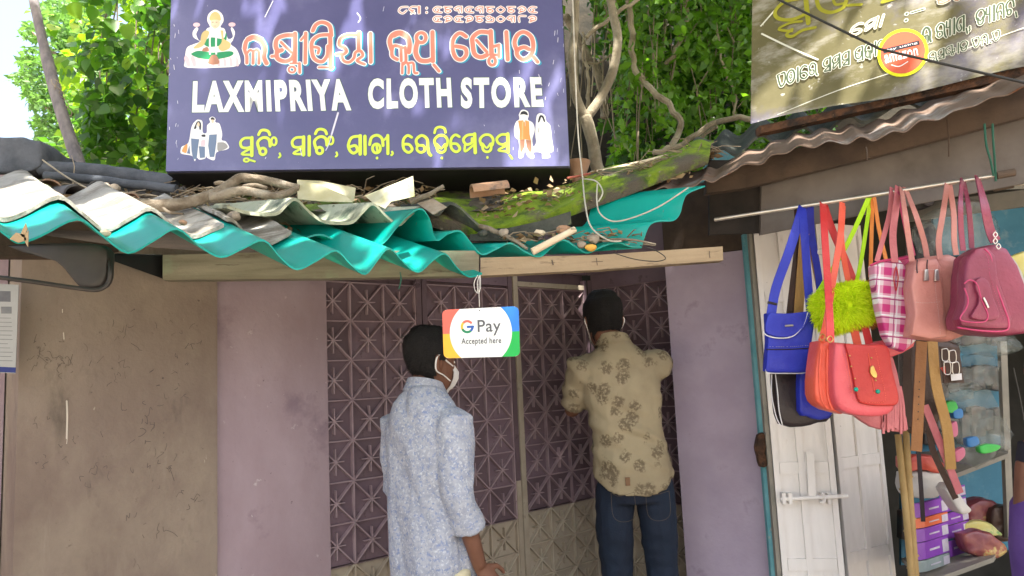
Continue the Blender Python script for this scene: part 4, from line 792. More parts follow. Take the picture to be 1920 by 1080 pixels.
    for f in rg_.choices([f for f in fs if len(f) == 4], k=5200):
        a, b2, c, d = [vs[i] for i in f]; p = a.lerp(b2, rg_.random()).lerp(d.lerp(c, rg_.random()), rg_.random()); nn = (p-HC).normalized(); dr = (nn*.55 + V((rg_.gauss(0,.35), rg_.gauss(0,.35), -.75+rg_.gauss(0,.3)))).normalized()
        s2 = dr.cross(nn + V((.01,0,0))).normalized()*.0007; q = len(tv); tv += [p-s2, p+s2, p+dr*rg_.uniform(.006,.013)]; tf.append((q, q+1, q+2))
    part('hair_strands', MB().add(tv, tf), MT['hair'], hr_o, kind='stuff', fix=False, smooth=False)
    # shirt
    sm = MB(); sm.rings([[Tt((cx+a*math.cos(t)*(1+.10*abs(math.sin(2*t))), cy+b*math.sin(t)*(1+.10*abs(math.sin(2*t))), z + (shirt['hem'](t) if q == 0 else 0))) for t in (2*math.pi*j/28 for j in range(28))] for q, (z, cx, cy, a, b) in enumerate(tr)])
    for J, sl in ((joints_r, sleeves[0]), (joints_l, sleeves[1])):
        S_, E_, Wr = [Tt(j) for j in J[:3]]; C_ = E_.lerp(Wr, sl[0]); pts = [S_ + (Tt((0,0,S_.z-z0)) - S_)*.25, S_, S_.lerp(E_, .5), E_, C_] if sl[0] > 0 else [S_ + (Tt((0,0,S_.z-z0)) - S_)*.25, S_, S_.lerp(E_, .5), S_.lerp(E_, .85)]
        sm.tube(pts, sl[1], 16)
        if sl[0] > 0:
            d_ = (C_-E_).normalized(); sm.tube([C_ - d_*.055, C_ - d_*.03, C_ + d_*.004], [sl[1][-1]+.004, sl[1][-1]+.008, sl[1][-1]+.007], 16)
    sh = remesh(sm, .0075, 3, shirt['wr']); part('shirt', sh, mats[0], pe, ang=180, fix=False)
    # collar
    cm = MB(); nr = []
    cz = shirt['neck']; cx0, cy0 = shirt['cn']
    for z, a, b in ((cz-.035,.082,.078),(cz-.012,.073,.070),(cz+.014,.066,.064),(cz+.018,.069,.067),(cz-.004,.079,.076),(cz-.030,.091,.087)):
        nr.append([Tt((cx0+a*math.cos(t), cy0+b*math.sin(t)+ .0, z - .018*math.sin(t))) for t in (2*math.pi*j/30 for j in range(30))])
    cm.rings(nr, cap=False); part('collar', cm, mats[0], pe, ang=60)
    # trousers
    tm = MB(); hr = trousers
    tm.rings([[Tt((cx+a*math.cos(t), cy+b*math.sin(t), z)) for t in (2*math.pi*j/24 for j in range(24))] for z, cx, cy, a, b in hr])
    for s_, lg in zip((1, -1), legs):
        pts = [Tt(j) for j in lg]; pts[-1] = pts[-1] + V((0,0,-.0)); tm.tube(catmull(pts, 2), [.086,.088,.086,.080,.074,.070,.067,.066,.066], 14)
    wr2 = lambda p, nn_: nn_*(.006*noise.noise(V((p.x*9, p.y*9, p.z*22))) + .003*noise.noise(p*30))
    part('trousers', remesh(tm, .009, 3, wr2), mats[1], pe, ang=180, fix=False)
    for lg in legs:
        f_ = Tt(lg[-1]); part('shoe', MB().rings([[f_ + RT @ V((a*math.cos(t), y, z+c_*math.sin(t))) for t in (2*math.pi*j/12 for j in range(12))] for y, a, c_, z in ((-.085,.025,.03,-.045),(-.05,.044,.042,-.04),(.03,.048,.04,-.042),(.12,.052,.03,-.052),(.18,.036,.02,-.062),(.2,.014,.012,-.068))]), MT['shoe'], pe, ang=180)
    if mask:
        mm = MB()
        g_ = []
        for z, yy, ww in ((-.002,.100,.040),(-.03,.122,.052),(-.055,.122,.058),(-.085,.108,.052),(-.118,.075,.034)):
            g_.append([Th((x*ww, yy - (abs(x)**1.7)*ww*.85, z - .006*(abs(x)))) for x in np.linspace(-1, 1, 11)])
        nn_ = 11; vs = [p for r in g_ for p in r]; q_ = [p + (HC-p).normalized()*.003 for p in vs]; k_ = len(vs)
        fs = [(i*nn_+j, i*nn_+j+1, (i+1)*nn_+j+1, (i+1)*nn_+j) for i in range(4) for j in range(10)]; fs += [tuple(x+k_ for x in f[::-1]) for f in fs]
        mm.add(vs+q_, fs); mo = part('mask', mm, MT['mask'], pe, ang=180)
        for s_ in (-1, 1):
            part('ear_loop', MB().tube(catmull([Th((s_*.050,.070,-.012)), Th((s_*.074,.030,.004)), Th((s_*.086,-.008,.024)), Th((s_*.096,-.026,-.0)), Th((s_*.084,-.016,-.036)), Th((s_*.070,.024,-.052)), Th((s_*.052,.06,-.07))], 5), wrk.get('loop', .0042), 6, flat=.6), MT['mask'], mo)
    return pe, Tt, Th
def px2world(px, py, Y): return P(px, py, Y)
# left man, pale blue shirt
cL = P(803, 900, 2.92)
wrL = lambda p, nn: nn*(.020*(abs(noise.noise(V((p.x*7+5, p.y*7, p.z*3.2+p.x*4))))-.2) + .022*noise.noise(V((p.x*9+3, p.y*9, p.z*2.2+p.x*3))) + .006*noise.noise(V((p.x*20, p.y*20, p.z*9))) + .0025*noise.noise(p*45))
rl = [(.758,.0,.0,.160,.122),(.82,.0,.0,.166,.126),(.95,.0,.0,.160,.122),(1.08,-.005,.0,.157,.120),(1.20,-.005,.0,.164,.118),(1.30,-.005,-.01,.170,.110),(1.365,-.003,-.015,.158,.096),(1.41,0,-.018,.130,.082),(1.445,0,-.015,.085,.07),(1.465,0,-.01,.07,.065)]
man1, T1, H1 = build_person('person in a pale blue printed shirt and white mask, one arm hanging down', (cL.x+.002, 2.92), 0, R(38), R(58), (0.0,.035,1.565),
    dict(rings=rl, neck=1.475, cn=(0,-.002), hem=lambda t: -.03*abs(math.sin(t)) + .035*abs(math.cos(t))**3, wr=wrL),
    ((.150,-.015,1.34),(.185,-.035,1.07),(.198,.05,.81),(.225,.09,.74),(-1,.2,0)), ((-.150,-.015,1.34),(-.205,.02,1.08),(-.15,.18,.93),(-.10,.28,.90),(0,0,-1)),
    [(.98,0,0,.135,.10),(.86,0,0,.142,.105),(.76,0,-.0,.142,.105),(.70,0,0,.13,.10)], (MT['shirt_b'], MT['khaki']),
    (((.085,0,.80),(.09,.01,.62),(.095,.02,.46),(.095,0,.25),(.095,-.02,.09)), ((-.085,0,.80),(-.09,.01,.62),(-.095,.02,.46),(-.095,0,.25),(-.095,-.02,.09))),
    True, dict(hair=.017), ((.46,[.070,.072,.066,.060,.054]), (.42,[.055,.074,.066,.06,.055])), nod=.10)
# right man, beige shirt
hp = P(1190, 925, 3.48)
ZP = .17
wrR = lambda p, nn: nn*(.016*(abs(noise.noise(V((p.x*4+5, p.y*4, p.z*13+p.x*5))))-.2) + .013*1.6*noise.noise(V((p.x*4, p.y*4, p.z*22+ p.x*7)))*max(.2, 1-abs(p.z-1.17)*3.2) + .010*noise.noise(V((p.x*9+2,p.y*9,p.z*5))) + .004*noise.noise(p*22))
rr2 = [(.83,.02,.0,.178,.130),(.90,.015,.0,.176,.128),(1.0,.005,.0,.164,.118),(1.08,-.005,.0,.160,.116),(1.18,-.012,.0,.168,.118),(1.28,-.018,-.005,.178,.114),(1.35,-.02,-.012,.175,.100),(1.40,-.025,-.016,.135,.085),(1.44,-.03,-.012,.09,.07),(1.46,-.03,-.01,.07,.065)]
man2, T2, H2_ = build_person('person in beige leaf printed shirt and dark jeans, seen from behind, at the grille lock', (hp.x-.018, 3.48), ZP, R(4), R(-9), (-.075,.035,1.562),
    dict(rings=rr2, neck=1.47, cn=(-.035,-.002), hem=lambda t: (-.055*abs(math.sin(t)) + .05*abs(math.cos(t))**3), wr=wrR),
    ((.148,-.01,1.345),(.190,.17,1.352),(.03,.36,1.43),(-.04,.44,1.44),(0,0,-1)), ((-.180,-.01,1.335),(-.245,.11,1.15),(-.20,.36,1.33),(-.17,.45,1.36),(1,0,0)),
    [(1.0,0.01,0,.145,.10),(.92,.015,0,.155,.105),(.82,.02,-.0,.168,.118),(.74,.02,-.005,.165,.118)], (MT['shirt_y'], MT['jeans']),
    (((.108,0,.82),(.115,.0,.62),(.12,.02,.46),(.12,0,.25),(.12,-.02,.09)), ((-.072,0,.82),(-.08,.0,.62),(-.08,.02,.46),(-.08,0,.25),(-.08,-.02,.09))),
    True, dict(hair=.018, loop=.0018), ((.0,[.080,.078,.072,.066]), (.0,[.085,.084,.074,.068])), nod=.12)
# belt tab and pocket stitching on the jeans
jp = MB()
for x0 in (-.105, .045):
    for pts in (((x0,-.140,.80),(x0+.03,-.143,.785),(x0+.06,-.144,.79),(x0+.10,-.142,.80)),((x0,-.138,.80),(x0+.004,-.14,.70),(x0+.05,-.14,.675),(x0+.098,-.138,.70),(x0+.10,-.141,.80))):
        jp.tube(catmull([T2((p[0]+.01, p[1]-.004, p[2])) for p in pts], 4), .0007, 5)
part('pocket_stitching', jp, MT['stitch'], man2, kind='stuff')
q_ = T2((-.02,-.137,.845)); part('belt_tab', MB().box(q_, (.02,.01,.035)), MT['leather'], man2)
# third person at the right edge
P3 = P(1924, 760, 2.35)
MT['dark_cloth'] = M('dark_cloth', (.012,.012,.018), (.02,.02,.03), 6, rough=.9); MT['violet'] = M('violet_cloth', (.09,.04,.2), (.12,.06,.25), 8, rough=.85, bump=.2)
p3 = thing('person', 'person with black hair and violet wrap, cut off by the right edge', 'person', (P3.x+.02, 2.35, 0))
bx, by = P3.x+.095, 2.35
mb = MB()
for z, cx, a, b in ((.1,0,.13,.1),(.5,0,.16,.12),(.9,0,.16,.12),(1.1,0,.13,.10),(1.25,0,.14,.1),(1.35,0,.12,.08),(1.40,0,.06,.06),(1.46,0,.05,.05),(1.5,0,.055,.07),(1.56,0,.07,.09),(1.62,0,.06,.08),(1.66,0,.02,.03)): pass
rs3 = [[V((bx+cx+a*math.cos(t), by+b*math.sin(t), z-.13)) for t in (2*math.pi*j/18 for j in range(18))] for z, cx, a, b in ((.13,0,.10,.1),(.5,0,.13,.12),(.9,0,.14,.12),(1.1,0,.11,.10),(1.25,0,.13,.1),(1.35,0,.11,.08),(1.40,0,.055,.06),(1.46,0,.05,.05),(1.5,0,.055,.07),(1.56,0,.07,.09),(1.62,0,.06,.08),(1.66,0,.02,.03))]
mb.rings(rs3); mb.tube([V((bx-.10,by,1.16)), V((bx-.14,by+.02,.92)), V((bx-.06,by+.16,.8))], [.045,.035,.025], 10)
part('body', remesh(mb, .008, 2), MT['skin'], p3, ang=180, fix=False)
sc3 = lambda pts, e: [[V((bx+(p.x-bx)*e, by+(p.y-by)*e, p.z)) for p in r] for r in pts]
part('dark_blouse', MB().rings(sc3(rs3[2:6], 1.12)), MT['dark_cloth'], p3, ang=180)
part('violet_wrap', MB().rings([[V((bx-.015+a*math.cos(t), by+b*math.sin(t), z)) for t in (2*math.pi*j/18 for j in range(18))] for z, a, b in ((.0,.17,.15),(.6,.165,.15),(.9,.165,.15),(1.03,.15,.13),(1.07,.12,.11))]), MT['violet'], p3, ang=180)
part('hair', MB().rings([[V((bx-.0+a*math.cos(t), by-.03+b*math.sin(t), z)) for t in (2*math.pi*j/18 for j in range(18))] for z, a, b in ((1.22,.03,.02),(1.28,.075,.05),(1.38,.09,.085),(1.46,.088,.095),(1.52,.07,.08),(1.56,.03,.03))]), MT['hair'], p3, ang=180)
# ------------------------------------------------------------------ bags on the pole
for n_, c, c2 in (('b_blue',(.015,.025,.36),(.02,.035,.42)),('b_white',(.65,.65,.68),(.7,.7,.7)),('b_black',(.012,.007,.010),(.02,.012,.016)),('b_coral',(.72,.10,.055),(.80,.13,.08)),('b_red',(.42,.022,.022),(.50,.035,.03)),('b_redstrap',(.55,.03,.035),(.62,.05,.05)),
                  ('b_pinkred',(.62,.085,.11),(.68,.11,.13)),('b_dusty',(.48,.13,.15),(.56,.18,.19)),('b_lime',(.42,.72,.0),(.36,.68,.0)),('b_orange',(.68,.20,.03),(.74,.26,.05)),('b_peach',(.50,.20,.17),(.56,.24,.21)),('b_maroon',(.20,.028,.062),(.25,.04,.08)),
                  ('b_magenta',(.45,.03,.12),(.52,.05,.15)),('b_tan',(.36,.20,.06),(.42,.25,.08)),('b_brown',(.22,.09,.025),(.30,.13,.04)),('b_choco',(.045,.022,.015),(.06,.03,.02)),('b_grey',(.3,.28,.27),(.4,.38,.36))):
    MT[n_] = M(n_, c, c2, 7, rough=.42 if n_ not in ('b_blue','b_dusty') else .6, bump=.3, bsc=75, coat=.12)
MT['gold'] = M('brass_fitting', (.55,.36,.12), (.6,.42,.16), metal=.9, rough=.3); MT['chrome'] = M('steel_fitting', (.6,.58,.55), (.65,.62,.6), metal=.9, rough=.3)
MT['turq'] = M('turquoise_stud', (.0,.35,.25), rough=.25)
MT['plaid'] = None
def plaid():
    m = bpy.data.materials.new('pink_plaid'); m.use_nodes = True; t = m.node_tree; N = t.nodes; L = t.links; b = N['Principled BSDF']; b.inputs['Roughness'].default_value = .5
    tc = N.new('ShaderNodeTexCoord'); mp = N.new('ShaderNodeMapping'); mp.inputs['Rotation'].default_value = (0, R(-9), 0); L.new(tc.outputs['Object'], mp.inputs[0]); sp_ = N.new('ShaderNodeSeparateXYZ'); L.new(mp.outputs[0], sp_.inputs[0])
    def math_(op, a, bv, c=None):
        n = N.new('ShaderNodeMath'); n.operation = op
        for i, x in enumerate((a, bv)):
            if isinstance(x, (int, float)): n.inputs[i].default_value = x
            else: L.new(x, n.inputs[i])
        return n.outputs[0]
    def stripe(src, per, ph, w_): f = math_('FRACT', math_('ADD', math_('DIVIDE', src, per), ph), 0); return math_('LESS_THAN', f, w_)
    X, Z = sp_.outputs[0], sp_.outputs[2]; p = .062
    a, c = stripe(X, p, .05, .42), stripe(Z, p, .1, .42); both = math_('MULTIPLY', a, c); thin = math_('MAXIMUM', stripe(X, p, .30, .07), stripe(Z, p, .30, .08)); thin2 = math_('MAXIMUM', stripe(Z, p, .42, .07), stripe(X, p, .42, .05))
    col = None
    def mixc(f, A_c, B_c):
        x = N.new('ShaderNodeMix'); x.data_type = 'RGBA'; L.new(f, x.inputs[0])
        for i, q in ((6, A_c), (7, B_c)):
            if isinstance(q, tuple): x.inputs[i].default_value = (*q, 1)
            else: L.new(q, x.inputs[i])
        return x.outputs[2]
    col = mixc(math_('MAXIMUM', a, c), (.62,.52,.56), (.58,.24,.36)); col = mixc(both, col, (.46,.02,.16)); col = mixc(thin, col, (.70,.68,.72)); col = mixc(thin2, col, (.30,.02,.14)); L.new(col, b.inputs['Base Color']); return m
MT['plaid'] = plaid()
BG = 'bags hanging from the display pole'
def poleY(x): return 2.93 + (2.38-2.93)*(x-1340)/(1893-1340)
def tub(pxs, r, Y, n=8): return MB().tube(catmull([P(p[0], p[1], p[2] if len(p) > 2 else Y) for p in pxs], 5), r, n)
def fill(px, py, Y): return P(px, py, Y)
nx_ = V((.1, -1, 0)).normalized()
# blue sling bag
Yb = 2.70
b = thing('sling_bag', 'bright blue sling bag with a white piped flap, leftmost on the pole', 'bag', P(1477,700,Yb), BG)
part('bag_body', puff([(1434,588),(1480,590),(1522,586),(1519,640),(1515,690),(1508,698),(1470,699),(1437,698),(1433,688),(1436,640)], Yb, .05, 2), MT['b_blue'], b)
fl = part('flap', puff([(1437,588),(1475,589),(1513,586),(1508,605),(1496,622),(1482,631),(1460,633),(1438,629),(1429,621),(1431,603)], Yb, .012, 3, off=.030), MT['b_blue'], b)
part('piping', tub([(1430,622),(1440,630),(1460,634),(1482,632),(1497,622),(1508,606),(1514,586)], .0022, Yb-.034), MT['b_white'], fl)
part('piping', tub([(1436,692),(1440,699),(1475,700),(1509,699),(1516,690),(1519,640),(1523,588)], .002, Yb-.012), MT['b_white'], b)
part('zip_line', tub([(1437,655),(1475,655),(1517,653)], .002, Yb-.027), MT['b_black'], b)
part('badge', tub([(1472,611),(1487,610)], .0035, Yb-.040), MT['b_grey'], b)
part('strap', band([(1446,590,Yb-.01),(1455,540,Yb),(1480,470,Yb),(1502,400,Yb+.03),(1504,390,poleY(1504)-.01)], .034, Yb), MT['b_blue'], b)
part('strap', band([(1520,590,Yb),(1514,520,Yb),(1510,460,Yb),(1505,400,Yb+.03),(1505,388,poleY(1504)-.014)], .030, Yb), MT['b_blue'], b)
part('buckle', tub([(1440,567),(1456,571)], .006, Yb-.004), MT['b_black'], b)
# dark brown bag beneath and second blue bag
Yc = 2.80
b = thing('sling_bag', 'dark brown bag with white piping showing below the blue sling bag', 'bag', P(1490,800,Yc), BG)
part('bag_body', puff([(1446,690),(1500,690),(1550,700),(1556,780),(1530,792),(1500,800),(1460,795),(1450,750)], Yc, .06, 2), MT['b_black'], b)
part('piping', tub([(1447,702),(1447,740),(1455,780),(1463,797)], .002, Yc-.028), MT['b_white'], b); part('piping', tub([(1454,702),(1458,735),(1461,770),(1467,797)], .002, Yc-.034), MT['b_white'], b)
part('strap', band([(1471,690,Yc),(1485,560,Yc),(1498,450,Yc),(1496,392,poleY(1496))], .03, Yc), MT['b_choco'], b)
b = thing('sling_bag', 'deeper blue pleated bag behind the dark brown one, left of the coral satchel', 'bag', P(1525,785,2.77), BG)
part('bag_body', puff([(1494,690),(1555,690),(1560,770),(1535,787),(1510,780),(1494,770)], 2.765, .06, 2), MT['b_blue'], b)
part('strap', band([(1542,600,2.78),(1535,520,2.78),(1522,440,2.78),(1519,388,poleY(1519))], .026, 2.78), MT['b_blue'], b)
part('buckle', tub([(1534,467),(1545,467),(1545,476),(1534,476),(1534,467)], .0016, 2.765), MT['chrome'], b)
b = thing('loose_strap', 'tan cloth strap hanging between the two blue straps', 'strap', P(1500,590,2.79)); part('strap', band([(1497,590,2.79),(1505,480,2.79),(1512,395,poleY(1512)+.005)], .035, 2.79), MT['b_tan'], b); part('strap', band([(1540,560,2.80),(1526,490,2.80),(1513,400,2.81)], .02, 2.80), MT['b_tan'], b)
# coral and red satchels
Yr = 2.52
b = thing('satchel', 'coral red pleated satchel end with open top, pressed against the red satchel', 'bag', P(1545,765,Yr+.03), BG)
part('bag_body', puff([(1527,640),(1550,640),(1565,655),(1572,700),(1580,770),(1555,772),(1530,762),(1517,740),(1519,690)], Yr+.05, .10, 2), MT['b_coral'], b)
part('pleat', tub([(1540,655),(1537,700),(1540,745),(1552,766)], .0045, Yr-.002), MT['b_coral'], b); part('pleat', tub([(1552,655),(1551,700),(1553,745),(1562,768)], .0045, Yr-.004), MT['b_coral'], b)
part('strap', band([(1540,640,Yr),(1550,600,Yr),(1563,520,2.6),(1576,440,2.62),(1580,385,poleY(1580))], .022, Yr), MT['b_coral'], b)
part('strap', band([(1598,560,2.66),(1585,500,2.64),(1577,440,2.63),(1579,380,poleY(1580)-.01)], .02, 2.64), MT['b_coral'], b)
part('ring', tub([(1536,632),(1542,626),(1547,632),(1541,638),(1536,632)], .0018, Yr-.012), MT['gold'], b)
b = thing('satchel', 'red satchel with a studded flap, brass clasp and two turquoise studs', 'bag', P(1610,780,Yr), BG)
part('bag_body', puff([(1555,642),(1600,646),(1645,652),(1662,700),(1668,745),(1662,770),(1640,780),(1600,779),(1565,768),(1553,740),(1551,690)], Yr, .10, 2), MT['b_pinkred'], b)
fl = part('flap', puff([(1569,645),(1610,648),(1647,650),(1655,690),(1667,738),(1664,757),(1640,760),(1605,757),(1592,745),(1583,700)], Yr, .016, 3, off=.056), MT['b_red'], b)
for x, y in ((1593,667),(1596,687),(1603,710),(1634,671),(1637,690),(1642,713)): part('stud', MB().sphere(P(x,y,Yr-.066), .0032, 8, 6), MT['gold'], fl)
for x, y in ((1605,730),(1646,734)): part('stud', MB().sphere(P(x,y,Yr-.067), .0075, 12, 8), MT['turq'], fl, 'turquoise stud')
for x0, x1 in ((1587,1599),(1628,1640)): part('stitching', tub([(x0,662),(x0+6,700),(x1,738)], .0010, Yr-.0655), MT['b_coral'], fl)
part('clasp', puff([(1614,688),(1619,686),(1622,694),(1626,702),(1624,709),(1618,707),(1613,698)], Yr, .012, 2, off=.066), MT['gold'], fl)
part('strap', band([(1557,642,Yr-.05),(1556,600,Yr-.04),(1550,500,2.58),(1545,420,2.64),(1543,380,poleY(1543)-.012)], .025, Yr), MT['b_redstrap'], b)
part('strap', band([(1612,560,2.66),(1590,500,2.67),(1560,430,2.68),(1545,384,poleY(1543))], .027, 2.62), MT['b_redstrap'], b)
part('ring', tub([(1550,636),(1556,630),(1562,636),(1556,642),(1550,636)], .0018, Yr-.055), MT['gold'], b)
for k_, x in enumerate((1605, 1624)): pass
b = thing('shoulder_bag', 'red bag half hidden behind the plaid tote, with two short straps', 'bag', P(1650,660,2.62), BG)
part('bag_body', puff([(1612,652),(1640,640),(1700,636),(1708,650),(1660,672),(1620,664)], 2.60, .05, 2), MT['b_pinkred'], b)
part('strap', band([(1608,646,2.58),(1602,620,2.6),(1598,600,2.6)], .028, 2.6), MT['b_coral'], b); part('strap', band([(1630,646,2.58),(1622,615,2.6),(1612,600,2.6)], .026, 2.6), MT['b_redstrap'], b)
# fringe bag
b = thing('fringe_bag', 'dusty pink fringed bag with tassels hanging behind the red satchel', 'bag', P(1660,810,2.62), BG)
part('bag_body', puff([(1600,780),(1650,660),(1665,655),(1680,700),(1690,760),(1700,806),(1668,808),(1630,800)], 2.62, .03, 2), MT['b_dusty'], b)
rr = random.Random(2)
for k_ in range(9):
    x = 1652+k_*5; part('tassel', band([(x-4,700+k_*3,2.60),(x+2,760,2.6),(x+rr.uniform(-3,5),800+rr.uniform(0,14),2.60)], .008, 2.60), MT['b_dusty'], b)
# furry bags
def fur(name, outline, Y, depth, mat, parent, n, ln, seed):
    mb = puff(outline, Y, depth, 3); rg = random.Random(seed); part('bag_body', mb, mat, parent); fm = MB(); tv = []; tf = []
    fcs = [f for f in mb.f if len(f) == 4]; ws_ = []
    for f in fcs: a, b_, c, d = [mb.v[i] for i in f]; ws_.append(((b_-a).cross(d-a)).length)
    for f in rg.choices(fcs, ws_, k=n):
        a, b_, c, d = [mb.v[i] for i in f]; u, v = rg.random(), rg.random(); p = a.lerp(b_, u).lerp(d.lerp(c, u), v)
        nn = (p - P(sum(q[0] for q in outline)/len(outline), sum(q[1] for q in outline)/len(outline), Y)).normalized(); dr = (nn + V((rg.gauss(0,.35), -abs(rg.gauss(0,.5)), rg.gauss(-.15,.35)))).normalized()
        s_ = dr.cross(V((rg.gauss(0,1), rg.gauss(0,1), rg.gauss(0,1)))).normalized()*.0011; e = p + dr*ln*rg.uniform(.6,1.2); m_ = p.lerp(e, .6) + V((0,0,-.001))
        k = len(tv); tv += [p-s_, p+s_, m_+s_*.7, m_-s_*.7, e + V((0,0,-.004))]; tf += [(k,k+1,k+2,k+3),(k+3,k+2,k+4)]
    part('fur', MB().add(tv, tf), mat, parent, kind='stuff', fix=False, smooth=False)
MT['fur_lime'] = M('lime_fur', (.66,.86,.0), (.86,.98,.05), rough=.8, island=1, trans=.2); MT['fur_orange'] = M('rust_fur', (.30,.09,.02), (.5,.2,.05), rough=.85, island=1)
b = thing('furry_bag', 'fluffy lime green fur bag with lime straps', 'bag', P(1582,618,2.62), BG)
fur('f', [(1532,556),(1550,545),(1578,536),(1605,533),(1622,548),(1630,575),(1622,602),(1590,612),(1562,620),(1540,604),(1529,580)], 2.64, .12, MT['fur_lime'], b, 9000, .022, 3)
part('strap', band([(1530,555,2.66),(1545,530,2.66),(1590,455,2.66),(1628,372,poleY(1628)-.01)], .016, 2.66), MT['b_lime'], b); part('strap', band([(1606,530,2.66),(1616,480,2.66),(1628,400,2.66),(1631,370,poleY(1631)-.008)], .014, 2.66), MT['b_lime'], b)
b = thing('furry_bag', 'rust orange fur bag with thin orange straps behind the lime one', 'bag', P(1625,610,2.74), BG)
fur('f', [(1600,540),(1630,530),(1642,560),(1640,600),(1622,614),(1560,612),(1525,600),(1530,585)], 2.74, .07, MT['fur_orange'], b, 3000, .018, 5)
part('strap', band([(1632,520,2.72),(1634,440,2.7),(1636,366,poleY(1636)-.005)], .014, 2.7), MT['b_orange'], b); part('strap', band([(1662,490,2.72),(1648,430,2.7),(1638,364,poleY(1636)-.01)], .014, 2.7), MT['b_orange'], b)
# plaid tote
Yt = 2.50
b = thing('tote_bag', 'pink and white plaid tote bag with magenta handles', 'bag', P(1680,655,Yt), BG)
part('front_panel', puff([(1632,498),(1655,490),(1680,487),(1692,500),(1703,560),(1704,610),(1712,640),(1690,660),(1668,652),(1655,630),(1643,580),(1635,530)], Yt, .05, 1), MT['plaid'], b)
part('side_panel', puff([(1668,486),(1695,480),(1706,484),(1714,530),(1712,590),(1716,625),(1706,638),(1700,600),(1692,540)], Yt+.03, .07, 1), MT['b_magenta'], b)
part('top_trim', tub([(1632,498),(1655,489),(1690,485),(1704,482)], .004, Yt-.025), MT['b_magenta'], b)
part('handle', band([(1644,490,Yt-.02),(1655,450,Yt),(1668,400,Yt+.02),(1672,352,poleY(1672)-.012)], .016, Yt), MT['b_dusty'], b); part('handle', band([(1678,492,Yt-.03),(1674,440,Yt-.01),(1680,390,Yt),(1684,350,poleY(1682)-.012)], .023, Yt), MT['b_dusty'], b)
part('handle', band([(1712,480,Yt+.06),(1700,430,Yt+.05),(1688,370,Yt+.04),(1684,352,poleY(1682)+.01)], .018, Yt), MT['b_magenta'], b)
part('charm', tub([(1680,500),(1676,520),(1680,545),(1684,520),(1680,500)], .002, Yt-.034), MT['b_red'], b)
# peach handbag
Yp = 2.42
b = thing('handbag', 'peach pink handbag with two zip pulls, second from the right on the pole', 'bag', P(1745,640,Yp), BG)
part('bag_body', puff([(1707,495),(1715,487),(1740,482),(1765,480),(1786,488),(1793,530),(1793,600),(1798,630),(1770,641),(1735,638),(1700,632),(1706,590),(1700,540)], Yp+.03, .11, 1), MT['b_peach'], b)
part('front_panel', puff([(1708,500),(1718,489),(1750,486),(1757,500),(1762,550),(1768,632),(1740,637),(1702,630),(1709,590),(1702,540)], Yp-.02, .05, 1), MT['b_peach'], b)
part('piping', tub([(1758,490),(1757,520),(1763,570),(1768,618)], .002, Yp-.035), MT['b_peach'], b)
for x in (1720, 1739): part('zip_pull', puff([(x-3,510),(x+3,509),(x+5,530),(x-4,531)], Yp, .008, 1, off=.052, smoothed=False), MT['chrome'], b); part('zip', tub([(x,487),(x-1,500),(x,512)], .0018, Yp-.047), MT['b_black'], b)
for x0, y0, x1, x2, x3, yo in ((1763,486,1760,1768,1776,-.03),(1793,478,1789,1788,1780,.05),(1710,490,1704,1697,1690,-.0),(1738,482,1732,1716,1697,.04)):
    part('handle', band([(x0,y0,Yp+yo),(x1,450,Yp+yo),(x2,400,Yp+yo),(x3,345 if x0 > 1750 else 352,poleY(x3)+yo*.2-.008)], .018, Yp), MT['b_peach'], b)
# maroon handbag
Ym = 2.26
b = thing('handbag', 'maroon handbag with a curved front pocket and steel rings, rightmost and nearest on the pole', 'bag', P(1850,625,Ym), BG)
part('bag_body', puff([(1806,480),(1825,466),(1845,462),(1866,470),(1885,500),(1900,540),(1925,600),(1920,625),(1870,632),(1820,628),(1792,618),(1790,600),(1800,570),(1800,520)], Ym+.04, .13, 1), MT['b_maroon'], b)
part('front_panel', puff([(1806,486),(1822,468),(1843,464),(1858,480),(1862,520),(1880,570),(1890,600),(1886,618),(1840,617),(1795,612),(1790,600),(1800,570),(1800,520)], Ym-.02, .05, 1), MT['b_maroon'], b)
part('pocket', puff([(1808,530),(1818,524),(1832,532),(1840,560),(1852,590),(1846,602),(1820,603),(1803,600),(1800,594),(1812,575),(1814,560),(1808,545)], Ym, .02, 2, off=.048), MT['b_maroon'], b)
part('piping', tub([(1808,532),(1818,525),(1832,533),(1840,560),(1852,590),(1846,603),(1820,604),(1803,601),(1801,594),(1812,577),(1815,560),(1808,540)], .002, Ym-.058), MT['b_magenta'], b)
part('piping', tub([(1846,466),(1858,482),(1863,520),(1880,570),(1891,602),(1885,620),(1840,620),(1795,614)], .0025, Ym-.043), MT['b_magenta'], b)
part('zip_pull', tub([(1844,558),(1849,568),(1853,577)], .0032, Ym-.062), MT['chrome'], b)
for x0, y0, x1, x2, x3, yo in ((1806,470,1802,1801,1804,-.02),(1822,466,1820,1815,1806,.05),(1862,455,1852,1842,1831,-.02),(1872,450,1860,1848,1833,.04)):
    part('handle', band([(x0,y0,Ym+yo),(x1,430,Ym+yo),(x2,380,Ym+yo),(x3,336 if x0 < 1850 else 331,poleY(x3)+yo*.2-.01)], .016, Ym), MT['b_maroon'], b)
for x, y in ((1866,452),(1872,462),(1866,440)): part('ring', tub([(x-4,y),(x,y-5),(x+4,y),(x,y+5),(x-4,y)], .0016, Ym-.03), MT['chrome'], b)
b = thing('handbag', 'grey white patterned bag peeping out behind the maroon handbag', 'bag', P(1905,560,2.42), BG)
part('bag_body', puff([(1862,480),(1885,480),(1905,510),(1920,560),(1915,580),(1890,560)], 2.40, .06, 2), MT['b_grey'], b)
